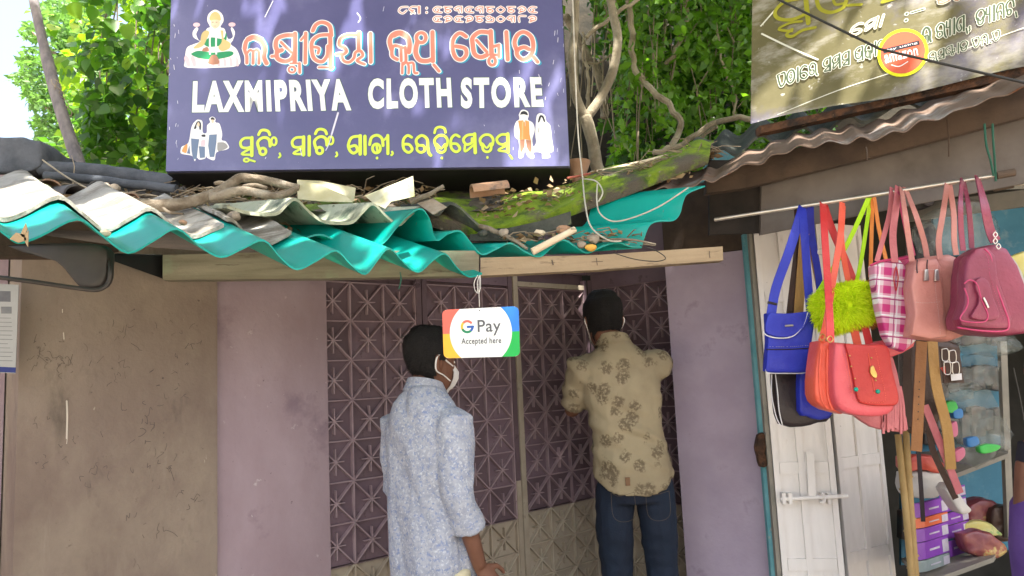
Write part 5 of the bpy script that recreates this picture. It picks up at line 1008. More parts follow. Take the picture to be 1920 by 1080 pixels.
# belts
BL = 'belts hanging below the bags'
for lab, pts, w_, Yx, mk, holes in (
    ('light brown leather belt with a row of punched holes', [(1728,640),(1724,720),(1718,846)], .038, 2.62, 'b_brown', 1),
    ('mustard tan belt just right of the punched one', [(1748,640),(1755,720),(1775,800),(1783,880)], .036, 2.66, 'b_tan', 0),
    ('reddish brown belt slanting down to the right', [(1734,760),(1750,800),(1770,850),(1800,925)], .026, 2.68, 'b_dusty', 0),
    ('dark chocolate belt left of the punched belt', [(1702,640),(1700,720),(1704,800)], .03, 2.74, 'b_choco', 0),
    ('narrow black belt hanging lowest, tip pointing down', [(1722,846),(1726,900),(1731,978)], .014, 2.66, 'b_black', 0),
    ('darker brown belt behind the slanting one', [(1740,790),(1748,840),(1765,880),(1792,935)], .022, 2.73, 'b_choco', 0)):
    b = thing('belt', lab, 'belt', P(*pts[-1], Yx), BL); part('strap', band(pts, w_, Yx, .004), MT[mk], b)
    if holes:
        for y in (716,730,744,758,772,786): part('hole', MB().sphere(P(1724-(y-716)*.04, y, Yx-.003), (.0022,.001,.003), 8, 4), MT['b_black'], b)
# ------------------------------------------------------------------ white folding shutters
def leaf(name, label, x0t, x1t, yt, x0b, x1b, Ya, Yb_, splits, rows_, pan=True):
    a = P(x0b, 1000, Ya); c = P(x1b, 1000, Yb_); a.z = c.z = 0; d = c-a; w_ = d.length; d.normalize(); n = V((d.y, -d.x, 0)); top = P(x0t, yt, Ya).z
    t = thing('shutter_leaf', label, 'shutter', a, 'white folding shutter leaves'); fr = .024
    part('panel', MB().boxo(a - n*.012, d*w_, -n*.012, V((0,0,top))), MT['white'], t, smooth=False)
    for s0 in (0, w_-fr): part('stile', MB().boxo(a + d*s0, d*fr, -n*.02, V((0,0,top))), MT['white'], t, smooth=False)
    for u in splits: part('stile', MB().boxo(a + d*(w_*u-.014), d*.028, -n*.0118, V((0,0,top))) , MT['white'], t, smooth=False)
    zs2 = [P(x1b, yy, (Ya+Yb_)/2).z for yy in rows_]
    for z in zs2: part('rail', MB().boxo(a + d*(fr+.002) - n*.0018 + V((0,0,z)), d*(w_-2*fr-.004), -n*.0098, V((0,0,.05))), MT['white'], t, smooth=False)
    part('rail', MB().boxo(a + d*(fr+.002) - n*.0018 + V((0,0,top-.05)), d*(w_-2*fr-.004), -n*.0098, V((0,0,.048))), MT['white'], t, smooth=False)
    return t, a, d, n, w_
l1, a1, d1, n1_, w1 = leaf('l', 'left white shutter leaf with the bolt across it', 1407, 1487, 403, 1461, 1577, 3.36, 3.32, [.46], [885, 1068, 700, 560])
l2, a2, d2, n2_, w2 = leaf('l', 'right white shutter leaf folded further back beside the goods', 1550, 1640, 415, 1584, 1672, 3.40, 3.55, [.48], [872, 1048, 660])
mb = MB().boxo(P(1459,1000,3.37).xy.to_3d(), V((-.018,.0,0)), V((0,.03,0)), V((0,0,2.16))); part('door_post', mb, MT['cream'], nb, smooth=False)
q = P(1440,1000,3.42); q.z = 0; mb = MB().boxo(q, V((.03,-.02,0)), V((0,.03,0)), V((0,0,2.1))); part('teal_strip', mb, MT['teal_p'], nb, smooth=False)
bo = thing('slide_bolt', 'white painted slide bolt across the left shutter leaf with its hasp tilted up', 'bolt', P(1525,935,3.29))
part('rod', MB().tube([P(1463,936,3.31), P(1590,930,3.28)], .009, 10), MT['white'], bo); part('hasp', MB().boxo(P(1516,930,3.295), P(1530,932,3.29)-P(1516,930,3.295), V((0,.006,0)), P(1512,848,3.30)-P(1516,930,3.295)), MT['white'], bo)
for x in (1468, 1480, 1541, 1553): part('bracket', MB().box(P(x,934,3.31), (.014,.03,.045)), MT['white'], bo)
part('keeper_ring', tub([(1540,925),(1547,930),(1546,941),(1537,942)], .003, 3.27), MT['white'], bo)
hg = thing('rusty_latch', 'lump of rusty brown latch fixed at the lilac wall edge', 'latch', P(1426,870,3.40))
part('plate', puff([(1420,815),(1430,811),(1437,828),(1432,848),(1438,872),(1424,875),(1419,856),(1415,838)], 3.40, .04, 2), MT['rust'], hg)
# ------------------------------------------------------------------ goods inside the bag shop
cab = thing('cabinet', 'blue painted shelf cabinet with cream edges inside the bag shop', 'cabinet', P(1830,1060,3.45))
def quad(pxs, Y, th=.02):  # pxs (x,y[,Y])
    pts = [P(p[0], p[1], p[2] if len(p) > 2 else Y) for p in pxs]; n = (pts[1]-pts[0]).cross(pts[2]-pts[0]).normalized(); n = n if n.y < 0 else -n; return poly_prism(pts, n, th)
part('back_panel', quad([(1690,640),(1888,640),(1900,1030),(1690,1060)], 3.75), MT['blue_cab'], cab, smooth=False)
part('side_edge', quad([(1876,640),(1888,640),(1902,1010),(1890,1010)], 3.3, .025), MT['cream'], cab, smooth=False)
sh1 = [P(1780,896,3.15), P(1890,846,3.15), P(1890,820,3.7), P(1760,850,3.7)]
for lb, pts in (('upper', [P(1782,892,3.2), P(1890,850,3.15), P(1888,832,3.7), P(1720,848,3.7)]), ('lower', [P(1740,1090,3.0), P(1862,1045,3.0), P(1880,1020,3.6), P(1690,1046,3.6)])):
    part('shelf', MB().rings([[p for p in pts], [p - V((0,0,.018)) for p in pts]]), MT['cream'], cab, smooth=False)
part('upper_panel', quad([(1750,388),(1960,360),(1960,478),(1750,480)], 3.5), MT['blue_cab'], cab, 'darker blue upper panel', smooth=False)
# bamboo sticks
MT['bamboo'] = M('bamboo', (.34,.22,.08), (.42,.29,.12), 8, rough=.6, stretch=(3,3,1))
for lab, x0, x1, y0 in (('bamboo stick leaning just inside the white shutters, left one', 1684, 1712, 815), ('second bamboo stick, closer to the black belt', 1697, 1718, 790)):
    b = thing('bamboo_stick', lab, 'stick', P(x1, 1080, 3.0), 'bamboo sticks by the shutters'); part('cane', MB().tube([P(x0,y0,3.05), P((x0+x1)/2,950,3.0), P(x1+6,1180,2.95)], .013, 10), MT['bamboo'], b)
    for t in (.35, .62, .86): part('node', MB().tube([P(x0+(x1-x0)*t, y0+290*t, 3.03-.04*t), P(x0+(x1-x0)*t, y0+290*t+3, 3.03-.04*t)], .0155, 10), MT['bamboo'], b)
# purple boxes
MT['box_p'] = M('purple_box', (.20,.05,.36), (.24,.07,.42), 6, rough=.4); MT['box_o'] = M('orange_box', (.60,.12,.05), (.66,.16,.07), 6, rough=.4); MT['box_g'] = M('grey_box', (.22,.27,.27), (.3,.34,.33), 9, rough=.6); MT['box_l'] = M('box_label', (.45,.42,.50), (.55,.52,.6), 30, rough=.5)
def cbox(x0, y0, x1, y1, mk, lab, Y=3.1, dd=.2, grp='small boxes stacked by the shutters'):
    a = P(x0, y1, Y); c = P(x1, y1, Y); tp2 = P(x0, y0, Y); t = thing('product_box', lab, 'box', a, grp); hgt = tp2.z - a.z
    part('carton', MB().boxo(a, V((c.x-a.x,.02,0)), V((.15,.10,0)), V((0,0,hgt))), MT[mk], t, smooth=False)
    s_ = c + V((0,.02,0)); dr = V((.15,.10,0)); nn = V((dr.y,-dr.x,0)).normalized(); part('label', MB().boxo(s_ + dr*.72 + nn*.0006 + V((0,0,hgt*.12)), dr*.26, nn*.0008, V((0,0,hgt*.76))), MT['box_l'], t, smooth=False)
    pz = Print(Plane(s_ + V((0,0,hgt/2)), nn)); 
    lm = MB(); lm.boxo(s_ + dr*.18 + nn*.0006 + V((0,0,hgt*.45)), dr*.42, nn*.0006, V((0,0,hgt*.12))); part('printed_line', lm, MT['box_l'], t, smooth=False)
cbox(1712,945,1740,972,'box_p','purple box on top of the left stack, under the white parcel',3.05)
cbox(1712,974,1740,992,'box_o','orange box in the left stack between purple ones',3.05)
cbox(1714,994,1741,1018,'box_p','purple box right under the orange box',3.05)
cbox(1715,1020,1742,1052,'box_p','lowest purple box of the left stack, above the grey one',3.05)
cbox(1716,1054,1744,1075,'box_g','grey green box at the foot of the left stack',3.05)
cbox(1762,920,1776,940,'box_p','small purple box highest in the right stack',3.22)
cbox(1762,943,1778,963,'box_p','second small purple box of the right stack',3.22)
cbox(1766,966,1782,988,'box_p','middle purple box of the right stack',3.20)
cbox(1768,990,1784,1014,'box_p','purple box above the lowest one in the right stack',3.18)
cbox(1772,1018,1788,1048,'box_p','lowest purple box of the right stack beside the pink packets',3.16)
def soft(name, lab, cat, pts, Y, d, mat, grp=None):
    t = thing(name, lab, cat, P(sum(p[0] for p in pts)/len(pts), max(p[1] for p in pts), Y), grp); pm = puff(pts, Y, d, 4)
    if name in ('plastic_bag', 'packet', 'parcel'):
        a_ = .016 if name == 'plastic_bag' else .008; pm.v = [p + V((noise.noise(p*30), noise.noise(p*30+V((9,0,0))), noise.noise(p*30+V((0,9,0)))))*a_ for p in pm.v]
    part('wrapping', pm, mat, t, ang=25 if name == 'plastic_bag' else 50); return t
MT['clear'] = M('clear_plastic', (.16,.20,.18), (.5,.55,.5), 30, .5, .7, rough=.08, bump=1.0, bsc=22, alpha=.2, coat=1, spec=.8); MT['pinkpack'] = M('pink_packet', (.16,.035,.05), (.26,.08,.06), 12, rough=.3, spots=[((.5,.4,.15), 9, .56, .62), ((.55,.1,.05), 7, .6, .66)])
MT['toy_g'] = M('toy_green', (.02,.35,.05), (.06,.45,.08), rough=.4); MT['toy_b'] = M('toy_blue', (.02,.14,.36), (.04,.18,.42), rough=.4); MT['toy_p'] = M('toy_pink', (.5,.12,.2), (.55,.16,.25), rough=.4); MT['whitep'] = M('white_parcel', (.45,.43,.42), (.55,.53,.5), rough=.5, bump=.5, bsc=18); MT['redpk'] = M('red_packet', (.42,.05,.04), (.5,.09,.06), rough=.3, bump=.4, bsc=20)
MT['yellow_pk'] = M('yellow_packet', (.5,.42,.1), (.4,.42,.2), 8, rough=.3, spots=[((.1,.25,.06), 9, .55, .62)])
soft('parcel', 'white cloth parcel on top of the purple boxes', 'parcel', [(1690,885),(1725,882),(1758,886),(1766,900),(1758,918),(1735,932),(1700,930),(1690,915)], 3.12, .10, MT['whitep'])
soft('packet', 'shiny red plastic packet lying on the white parcel', 'packet', [(1688,858),(1720,852),(1750,858),(1762,872),(1755,884),(1720,880),(1690,880)], 3.12, .08, MT['redpk'])
soft('packet', 'dark mauve plastic sack at the back of the lower shelf', 'packet', [(1805,945),(1830,934),(1856,938),(1866,965),(1850,985),(1812,980),(1800,965)], 3.42, .10, MT['pinkpack'])
soft('packet', 'darker maroon sack right of the mauve one on the lower shelf', 'packet', [(1850,950),(1875,944),(1893,960),(1894,1000),(1870,1012),(1850,1000),(1846,975)], 3.38, .10, MT['b_choco'])
soft('packet', 'olive yellow flat packet squeezed under the mauve sack', 'packet', [(1800,980),(1840,976),(1868,992),(1872,1004),(1830,1000),(1800,992)], 3.3, .05, MT['yellow_pk'])
soft('packet', 'orange and pink striped packet lying low on the shelf', 'packet', [(1798,1000),(1830,992),(1865,1008),(1880,1030),(1850,1044),(1812,1036),(1800,1020)], 3.15, .08, MT['pinkpack'])
soft('packet', 'yellow packet hanging at the far right above the maroon handbag', 'packet', [(1886,484),(1925,474),(1930,520),(1904,524),(1890,506)], 2.75, .04, MT['yellow_pk'])
rr = random.Random(11)
CG = 'clear plastic bags of small goods'
soft('plastic_bag', 'crumpled clear plastic bag just below the maroon handbag', 'plastic bag', [(1795,632),(1840,625),(1890,632),(1908,648),(1895,662),(1850,668),(1810,660)], 2.75, .08, MT['clear'], CG)
soft('plastic_bag', 'large hanging clear bag with green blue and pink toys inside', 'plastic bag', [(1775,730),(1810,720),(1845,735),(1862,790),(1868,830),(1850,856),(1810,872),(1788,840),(1772,790)], 2.9, .12, MT['clear'], CG)
soft('plastic_bag', 'clear plastic bag between the bag handles above the peach handbag', 'plastic bag', [(1720,420),(1760,390),(1830,380),(1860,430),(1850,470),(1780,480),(1730,470)], 2.85, .12, MT['clear'], CG)
for lab, pts, mk in (('small green plastic toy low in the big clear bag', [(1832,838),(1850,832),(1872,835),(1866,844),(1845,850),(1834,848)], 'toy_g'), ('green bow in the upper part of the big clear bag', [(1768,756),(1785,750),(1793,765),(1782,774),(1768,770)], 'toy_g'), ('blue hair clip under the green bow', [(1782,768),(1800,766),(1802,782),(1786,784)], 'toy_b'), ('blue toy beside the small green one', [(1808,822),(1828,818),(1832,832),(1812,838)], 'toy_b'),
                     ('pink toy at the left of the big clear bag', [(1778,795),(1790,790),(1792,815),(1780,818)], 'toy_p'), ('pink packet at the foot of the big clear bag', [(1785,846),(1803,838),(1806,854),(1790,866)], 'toy_p')):
    soft('toy', lab, 'toy', pts, 2.84, .03, MT[mk], 'toys in the clear bag')
# display cards with bracelets
dc = thing('watch_card', 'small display card of bracelets hanging under the peach handbag', 'display card', P(1788,720,2.6))
part('card', quad([(1763,650),(1798,652),(1808,718),(1770,718)], 2.66, .006), MT['b_choco'], dc, smooth=False)
for x, y in ((1772,665),(1786,668),(1776,690),(1792,690)): part('bracelet', tub([(x-6,y-10),(x+5,y-10),(x+6,y+10),(x-5,y+10),(x-6,y-10)], .0014, 2.645), MT['chrome'], dc)
part('price_patch', quad([(1783,702),(1803,700),(1804,712),(1784,714)], 2.648, .002), MT['b_white'], dc, smooth=False); part('red_patch', quad([(1763,690),(1772,686),(1774,704)], 2.648, .002), MT['redpk'], dc, smooth=False)
# rear goods, dark
for k_, (lab, pts, mk) in enumerate((('dark cloth bundle hanging behind the handles of the peach handbag', [(1705,430),(1740,420),(1760,480),(1750,540),(1712,530)], 'b_black'), ('small black pouch on the pole beside the plaid tote handles', [(1716,368),(1735,362),(1742,385),(1730,392),(1720,385)], 'b_black'), ('stack of dark brown leather goods behind the belts', [(1690,640),(1790,645),(1770,720),(1745,800),(1700,800)], 'b_choco'), ('white polythene roll beside the belts', [(1762,915),(1775,905),(1800,940),(1812,955),(1795,962),(1780,945)], 'whitep'))):
    soft('goods_bundle', lab, 'bundle', pts, 2.95 if k_ != 3 else 3.0, .08, MT[mk])

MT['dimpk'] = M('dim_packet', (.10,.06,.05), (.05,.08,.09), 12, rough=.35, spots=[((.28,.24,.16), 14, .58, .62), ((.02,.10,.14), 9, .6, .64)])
rr = random.Random(17)
for k_ in range(34):
    x = 1700+ (k_ % 9)*21+rr.uniform(-4,4); y = (600, 690, 770, 960)[k_//9]+rr.uniform(-8,8); h_ = rr.uniform(34,60); w_ = rr.uniform(9,15)
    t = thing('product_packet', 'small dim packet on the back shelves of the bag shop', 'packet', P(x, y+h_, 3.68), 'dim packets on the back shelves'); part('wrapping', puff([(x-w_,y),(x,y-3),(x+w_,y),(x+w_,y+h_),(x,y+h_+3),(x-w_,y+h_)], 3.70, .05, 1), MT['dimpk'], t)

for lab, pts, Y, mk in (('crumpled clear wrapping beside the tan belt, above the big bag', [(1768,722),(1790,716),(1812,722),(1818,745),(1795,752),(1770,745)], 2.8, 'clear'),
    ('clear wrapping hanging at the right of the watch card', [(1812,668),(1846,662),(1862,690),(1856,722),(1830,728),(1812,705)], 2.85, 'clear'),
    ('clear wrapping on the upper shelf end near the cream edge', [(1845,790),(1870,782),(1884,806),(1880,840),(1858,846),(1844,820)], 3.0, 'clear')):
    soft('plastic_bag', lab, 'plastic bag', pts, Y, .09, MT[mk], CG)

MT['thread'] = M('pale_thread', (.55,.40,.38), (.6,.45,.42))
def stitches(parent, pxs, Y, step=3.4, ln=1.9, r_=.0007, mat='thread'):
    pts = catmull([V((p[0], p[1], 0)) for p in pxs], 12); mb = MB(); acc = 0; last = pts[0]
    for p in pts[1:]:
        acc += (p-last).length; 
        if acc >= step: d = (p-last).normalized(); mb.tube([P(p.x, p.y, Y), P(p.x+d.x*ln, p.y+d.y*ln, Y)], r_, 4); acc = 0
        last = p
    part('stitching', mb, MT[mat], parent, kind='stuff')
by = {o.get('label', ''): o for o in COL.objects if o.get('category') == 'bag'}
def bag(k): return next(o for l, o in by.items() if k in l)
stitches(bag('peach pink handbag'), [(1712,508),(1745,505),(1752,507)], Yp-.049); stitches(bag('peach pink handbag'), [(1714,566),(1735,568),(1760,566)], Yp-.049); stitches(bag('peach pink handbag'), [(1753,500),(1754,540),(1760,590),(1763,625)], Yp-.047)
stitches(bag('maroon handbag'), [(1840,470),(1852,484),(1857,520),(1873,570),(1884,600)], Ym-.048, mat='b_magenta'); stitches(bag('red satchel with'), [(1576,652),(1588,700),(1597,742),(1607,752),(1640,755),(1658,752),(1660,738),(1649,690),(1642,656)], Yr-.0665, mat='b_coral')
stitches(bag('bright blue sling'), [(1439,650),(1475,650),(1514,648)], Yb-.028, mat='b_grey')
# ------------------------------------------------------------------ roof clutter
old = []; NR2 = 10
lo = catmull([P(*p) for p in ((-80,352,2.75),(60,368,2.85),(180,392,2.95),(300,412,3.0),(420,420,2.95),(560,400,2.9),(700,400,2.9),(800,400,2.95),(1010,392,2.98))], 5)
hi = catmull([P(*p) for p in ((-80,322,3.5),(60,326,3.5),(180,334,3.5),(300,345,3.5),(420,352,3.45),(560,356,3.42),(700,360,3.4),(800,362,3.42),(1010,352,3.42))], 5)
vs = []; fs = []; n = len(lo)
for j in range(NR2+1):
    for i in range(n): p = lo[i].lerp(hi[i], j/NR2); vs.append(p + V((0,0,.02*noise.noise(p*7) + .012*noise.noise(p*22))))
for j in range(NR2):
    for i in range(n-1): a = j*n+i; fs.append((a, a+1, a+n+1, a+n))
MT['rubble'] = M('rubble_litter', (.075,.06,.045), (.16,.13,.10), 14, rough=1, bump=1, bsc=60, spots=[((.10,.16,.02), 3.2, .54, .60), ((.03,.03,.03), 10, .55, .63), ((.35,.29,.22), 24, .66, .72)])
solo('old_roof', MB().add(vs, fs), MT['rubble'], 'old roof surface with rubble, moss and litter below the signboard', 'roof', ang=180)
# back slope of the old roof so that it has a body
mb = MB(); k = len(hi); mb.add(hi + [p+V((0,.8,-.35)) for p in hi], [(i, i+1, k+i+1, k+i) for i in range(k-1)]); solo('old_roof', mb, MT['rubble'], 'rear slope of the old littered roof behind the signboard', 'roof', ang=180)
rr = random.Random(21)
def half_tile(px, py, Y, rpx, lpx, ang, mat, lab):
    c = P(px, py, Y); r_ = rpx*Y/FPX; L_ = lpx*Y/FPX; d = V((math.cos(ang), math.sin(ang), .12)).normalized(); s_ = d.cross(V((0,0,1))).normalized(); u = s_.cross(d)
    mb = MB(); o = [c + s_*math.cos(t)*r_ + u*math.sin(t)*r_*.8 for t in np.linspace(0, math.pi, 9)]; q = [c + s_*math.cos(t)*r_*.88 + u*math.sin(t)*r_*.66 for t in np.linspace(0, math.pi, 9)]
    ring = o + q[::-1]; mb.rings([ring, [p + d*L_ for p in ring]]); solo('roof_tile', mb, mat, lab, 'tile', 'loose half round tiles on the old roof')
for t in ((92,352,2.9,22,60,2.3,'clay','orange brown tile end just right of the sooty block'),(150,368,2.85,30,90,2.5,'slate','sooty half tile whose dark hollow faces down the roof'),(28,345,2.8,24,80,2.6,'clay','yellowish tile at the far left edge of the roof'),
          (118,362,2.95,20,60,2.4,'slate','grey half tile between the orange tile and the sooty hollow one'),(246,372,2.8,14,40,2.0,'clay','small brown tile standing at the thick branch end'),(60,358,2.75,26,90,2.6,'asb_white','pale rounded tile below the sooty block'),
          (205,372,2.85,20,70,2.6,'slate','flat dark tile left of the branch end'),(885,366,3.0,26,70,.2,'clay','brown tile lying under the right part of the signboard'),(185,352,3.1,18,50,2.2,'slate','small sooty tile near the wet black log')):
    half_tile(t[0], t[1], t[2], t[3], t[4], t[5], MT[t[6]], t[7])
def rock(px, py, Y, r_, mat, lab=None, grp='small stones and crumbs on the roof', sc=(1,1,.7)):
    mb = MB().sphere(P(px, py, Y), (r_*sc[0], r_*sc[1], r_*sc[2]), 9, 6); mb.v = [p + (p-P(px,py,Y)).normalized()*r_*.35*noise.noise(p*40) for p in mb.v]
    return solo('stone', mb, mat, lab, 'stone', grp)
MT['stone'] = M('roof_stone', (.26,.21,.16), (.36,.31,.25), 20, rough=.95, bump=.6)
for x, y, Y, r_, m_, lab in ((438,405,2.45,.022,'stone','grey stone at the left end of the pale green sheet'),(195,348,2.95,.02,'stone','pale stone chip behind the sooty tiles'),(215,352,2.95,.025,'stone','broad stone beside the pale chip, below the black log'),(176,350,3.0,.014,'stone','smallest stone chip left of the broad one'),
    (1056,432,2.74,.028,'clay','brown lump behind the pale peeled stick'),(1112,448,2.73,.026,'stone','angular grey stone on the shaded green sheet'),(1012,438,2.76,.02,'peel','pale stone left of the peeled stick'),(1090,458,2.70,.018,'stone','small stone left of the yellow crumb'),(945,436,2.76,.02,'stone','rounded stone among the twigs on the green sheet'),
    (198,437,1.93,.014,'peel','pale twig stub on the left green sheet'),(343,417,2.02,.012,'clay','tiny brown dead bud on the small white sheet'),(905,438,2.78,.02,'asb_dark','dark crumb below the moss edge')):
    rock(x, y, Y, r_, MT[m_], lab)
MT['crumb'] = M('yellow_crumb', (.62,.33,.05), (.7,.42,.1), rough=.9); rock(1108, 464, 2.69, .02, MT['crumb'], 'bright yellow orange crumb at the green sheet edge', sc=(1.2,.8,.7))
# litter and twigs (uncountable)
def leafmesh(pos, size, dirs, nrm, fold=.25, wid=.5):
    """numpy: one folded diamond leaf per point; returns verts, faces"""
    d = dirs/np.linalg.norm(dirs, axis=1)[:, None]; s_ = np.cross(d, nrm); s_ /= (np.linalg.norm(s_, axis=1)[:, None]+1e-9); u = np.cross(s_, d); sz = size[:, None]
    b = pos; tip = pos + d*sz; mid = pos + d*sz*.42; l = mid + s_*sz*wid*.5 + u*sz*fold*.3; r_ = mid - s_*sz*wid*.5 + u*sz*fold*.3; tip = tip - u*sz*.08
    vs = np.stack([b, l, tip, r_, mid], 1).reshape(-1, 3); k = np.arange(len(pos))[:, None]*5
    fs = np.concatenate([k+np.array([[0,4,1]]), k+np.array([[1,4,2]]), k+np.array([[2,4,3]]), k+np.array([[3,4,0]])], 1).reshape(-1, 3); return vs, fs
def stuff_leaves(name, pos, size, dirs, nrm, mat, parent=None, label=None, cat=None, **kw):
    vs, fs = leafmesh(pos, size, dirs, nrm, **kw); L = ORG[parent.name] if parent else V((0,0,0)); vs = vs - np.array(L)
    me = bpy.data.meshes.new(name); me.vertices.add(len(vs)); me.vertices.foreach_set('co', vs.astype(np.float32).ravel()); me.loops.add(len(fs)*3); me.loops.foreach_set('vertex_index', fs.astype(np.int32).ravel())
    me.polygons.add(len(fs)); me.polygons.foreach_set('loop_start', np.arange(0, len(fs)*3, 3, dtype=np.int32)); me.update(); me.validate()
    me.materials.append(mat); o = bpy.data.objects.new(name, me); COL.objects.link(o); o.parent = parent; props(o, label, cat, None, 'stuff'); return o
rg = np.random.default_rng(5)
def roofpts(n, xr, fn):
    out = []
    for _ in range(n): x = rr.uniform(*xr); y, Y = fn(x); out.append(P(x, y, Y)+V((0,0,.012)))
    return np.array(out)
pts = np.concatenate([roofpts(420, (60,820), lambda x: (lambda t: (392*(1-t)+348*t - (16*(1-t) if x < 150 else 0), 2.95*(1-t)+3.4*t))(rr.random())),
                      roofpts(260, (900,1300), lambda x: (lambda t: ((420-(x-900)*.20)*(1-t)+(372-(x-900)*.2)*t, 2.86*(1-t)+3.1*t))(rr.random())),
                      roofpts(240, (1150,1340), lambda x: (350-(x-1150)*.27-rr.random()*10, 3.0)), roofpts(110, (930,1200), lambda x: (466-rr.random()*22, 2.76)), roofpts(60, (100,560), lambda x: (370+x*.12-rr.random()*10, 2.75))])
N_ = len(pts); stuff_leaves('leaf_litter', pts, rg.uniform(.02, .05, N_), rg.normal(size=(N_,3))*[1,1,.25], rg.normal(size=(N_,3))*.5+[0,0,1], MT['litter'], None, 'dry brown leaf litter scattered over the roofs', 'leaf litter', wid=.6)
def twigs(n, xr, fn, rad, ln, name, lab):
    mb = MB()
    for _ in range(n):
        x = rr.uniform(*xr); y, Y = fn(x); p = P(x, y, Y)+V((0,0,.02)); d = V((rr.gauss(0,1), rr.gauss(0,.6), rr.gauss(0,.15))).normalized(); l_ = ln*rr.uniform(.5,1.3); s_ = V((rr.gauss(0,.1), rr.gauss(0,.1), rr.gauss(.06,.06)))*l_
        mb.tube([p, p+d*l_*.5+s_, p+d*l_], [rad*1.2, rad, rad*.6], 5)
    solo(name, mb, MT['twig'], lab, 'twigs', kind='stuff')
twigs(110, (80,800), lambda x: (lambda t: (388*(1-t)+350*t, 2.95*(1-t)+3.35*t))(rr.random()), .0022, .16, 'twigs', 'thin dry twigs strewn on the old roof below the signboard')
twigs(90, (1120,1340), lambda x: (356-(x-1120)*.30-rr.random()*12, 3.0), .002, .14, 'twigs', 'tangle of thin twigs between the moss and the brown tin')
twigs(26, (930,1210), lambda x: (468-rr.random()*22, 2.75), .0025, .1, 'twigs', 'broken twigs caught on the shaded green sheet')
def tubeobj(name, lab, cat, pxs, r_, mat, k=6, grp=None, n=10, wob=.0):
    pts = catmull([P(*p) for p in pxs], k); m = len(pts)
    pts = [p + V((noise.noise(p*18), noise.noise(p*18+V((5,0,0))), noise.noise(p*18+V((0,7,0)))))*wob for p in pts]
    rs = [r_[0]+(r_[1]-r_[0])*i/(m-1) for i in range(m)] if isinstance(r_, tuple) else r_
    if isinstance(rs, list) and wob: rs = [x*(1+.25*noise.noise(pts[i]*25)) for i, x in enumerate(rs)]
    return solo(name, MB().tube(pts, rs, n), mat, lab, cat, grp)
fb = thing('fallen_branch', 'thick bent grey branch lying on the roof left of the yellowish plastic offcut', 'branch', P(400, 385, 2.5))
def bpart(pxs, r0, r1, name='limb'):
    pts = catmull([P(*p) for p in pxs], 6); pts = [p+V((noise.noise(p*15), noise.noise(p*15+V((5,0,0))), noise.noise(p*15+V((0,7,0)))))*.008 for p in pts]; m = len(pts)
    part(name, MB().tube(pts, [(r0+(r1-r0)*i/(m-1))*(1+.22*noise.noise(pts[i]*22)) for i in range(m)], 12), MT['branch'], fb, ang=180)
bpart(((236,384,2.42),(290,386,2.44),(345,381,2.46),(400,366,2.48),(428,346,2.5),(452,334,2.52),(490,338,2.54),(530,346,2.56),(560,352,2.58)), .024, .013)
bpart(((395,370,2.46),(430,360,2.46),(465,356,2.47),(495,366,2.47),(530,366,2.48),(556,358,2.5)), .017, .011); bpart(((428,347,2.5),(414,342,2.49),(402,345,2.48)), .010, .005, 'stub'); bpart(((458,350,2.5),(480,345,2.48),(500,352,2.48)), .009, .005, 'twig'); bpart(((300,384,2.44),(320,398,2.42),(345,402,2.42)), .006, .003, 'twig')
tubeobj('dead_branch', 'short broken stick pointing up right of the yellowish plastic offcut', 'stick', ((770,378,2.72),(800,366,2.72),(833,349,2.72)), (.011,.007), MT['branch'], wob=.004)
tubeobj('dead_branch', 'pale peeled stick leaning on the shaded green sheet', 'stick', ((998,472,2.69),(1040,450,2.70),(1078,430,2.72)), (.014,.012), MT['peel'])
tubeobj('dead_branch', 'brown twig pair sloping down below the moss onto the green sheet', 'stick', ((900,424,2.80),(945,440,2.76),(988,466,2.70)), (.012,.006), MT['branch'], wob=.004)
tubeobj('dead_branch', 'thin grey twig hanging over the pale beam toward the corner', 'stick', ((1130,452,2.70),(1180,449,2.69),(1230,458,2.68)), (.005,.003), MT['branch'])
tubeobj('hanging_wire', 'thin dark wire drooping over the pale beam near the green sheet', 'wire', ((1150,474,2.69),(1190,486,2.68),(1230,490,2.68),(1248,484,2.68),(1230,470,2.68),(1200,460,2.69)), .0018, MT['wire'])
# plastic offcut
MT['offcut'] = M('yellowish_plastic', (.50,.47,.28), (.62,.60,.45), 7, rough=.45, trans=.25, spots=[((.35,.36,.12), 6, .55, .7)])
pl_ = thing('plastic_offcut', 'folded yellowish white plastic offcut standing on the pale green sheet', 'plastic sheet', P(660, 380, 2.58))
for pxs in ([(557,337,2.60),(558,373,2.56),(600,377,2.55),(662,379,2.55),(648,367,2.56),(600,346,2.58)], [(558,337,2.605),(600,339,2.64),(667,352,2.64),(664,376,2.60),(640,374,2.61),(600,372,2.61)], [(684,367,2.60),(774,330,2.55),(777,368,2.54),(733,378,2.54),(722,391,2.53),(700,381,2.55)]):
    part('fold', quad(pxs, 0, .003), MT['offcut'], pl_, smooth=False)
solo('cardboard_scrap', quad([(782,381,2.76),(812,372,2.76),(838,388,2.74),(812,402,2.72)], 0, .004), MT['stone'], 'grey folded scrap right of the yellowish plastic offcut', 'scrap', smooth=False)
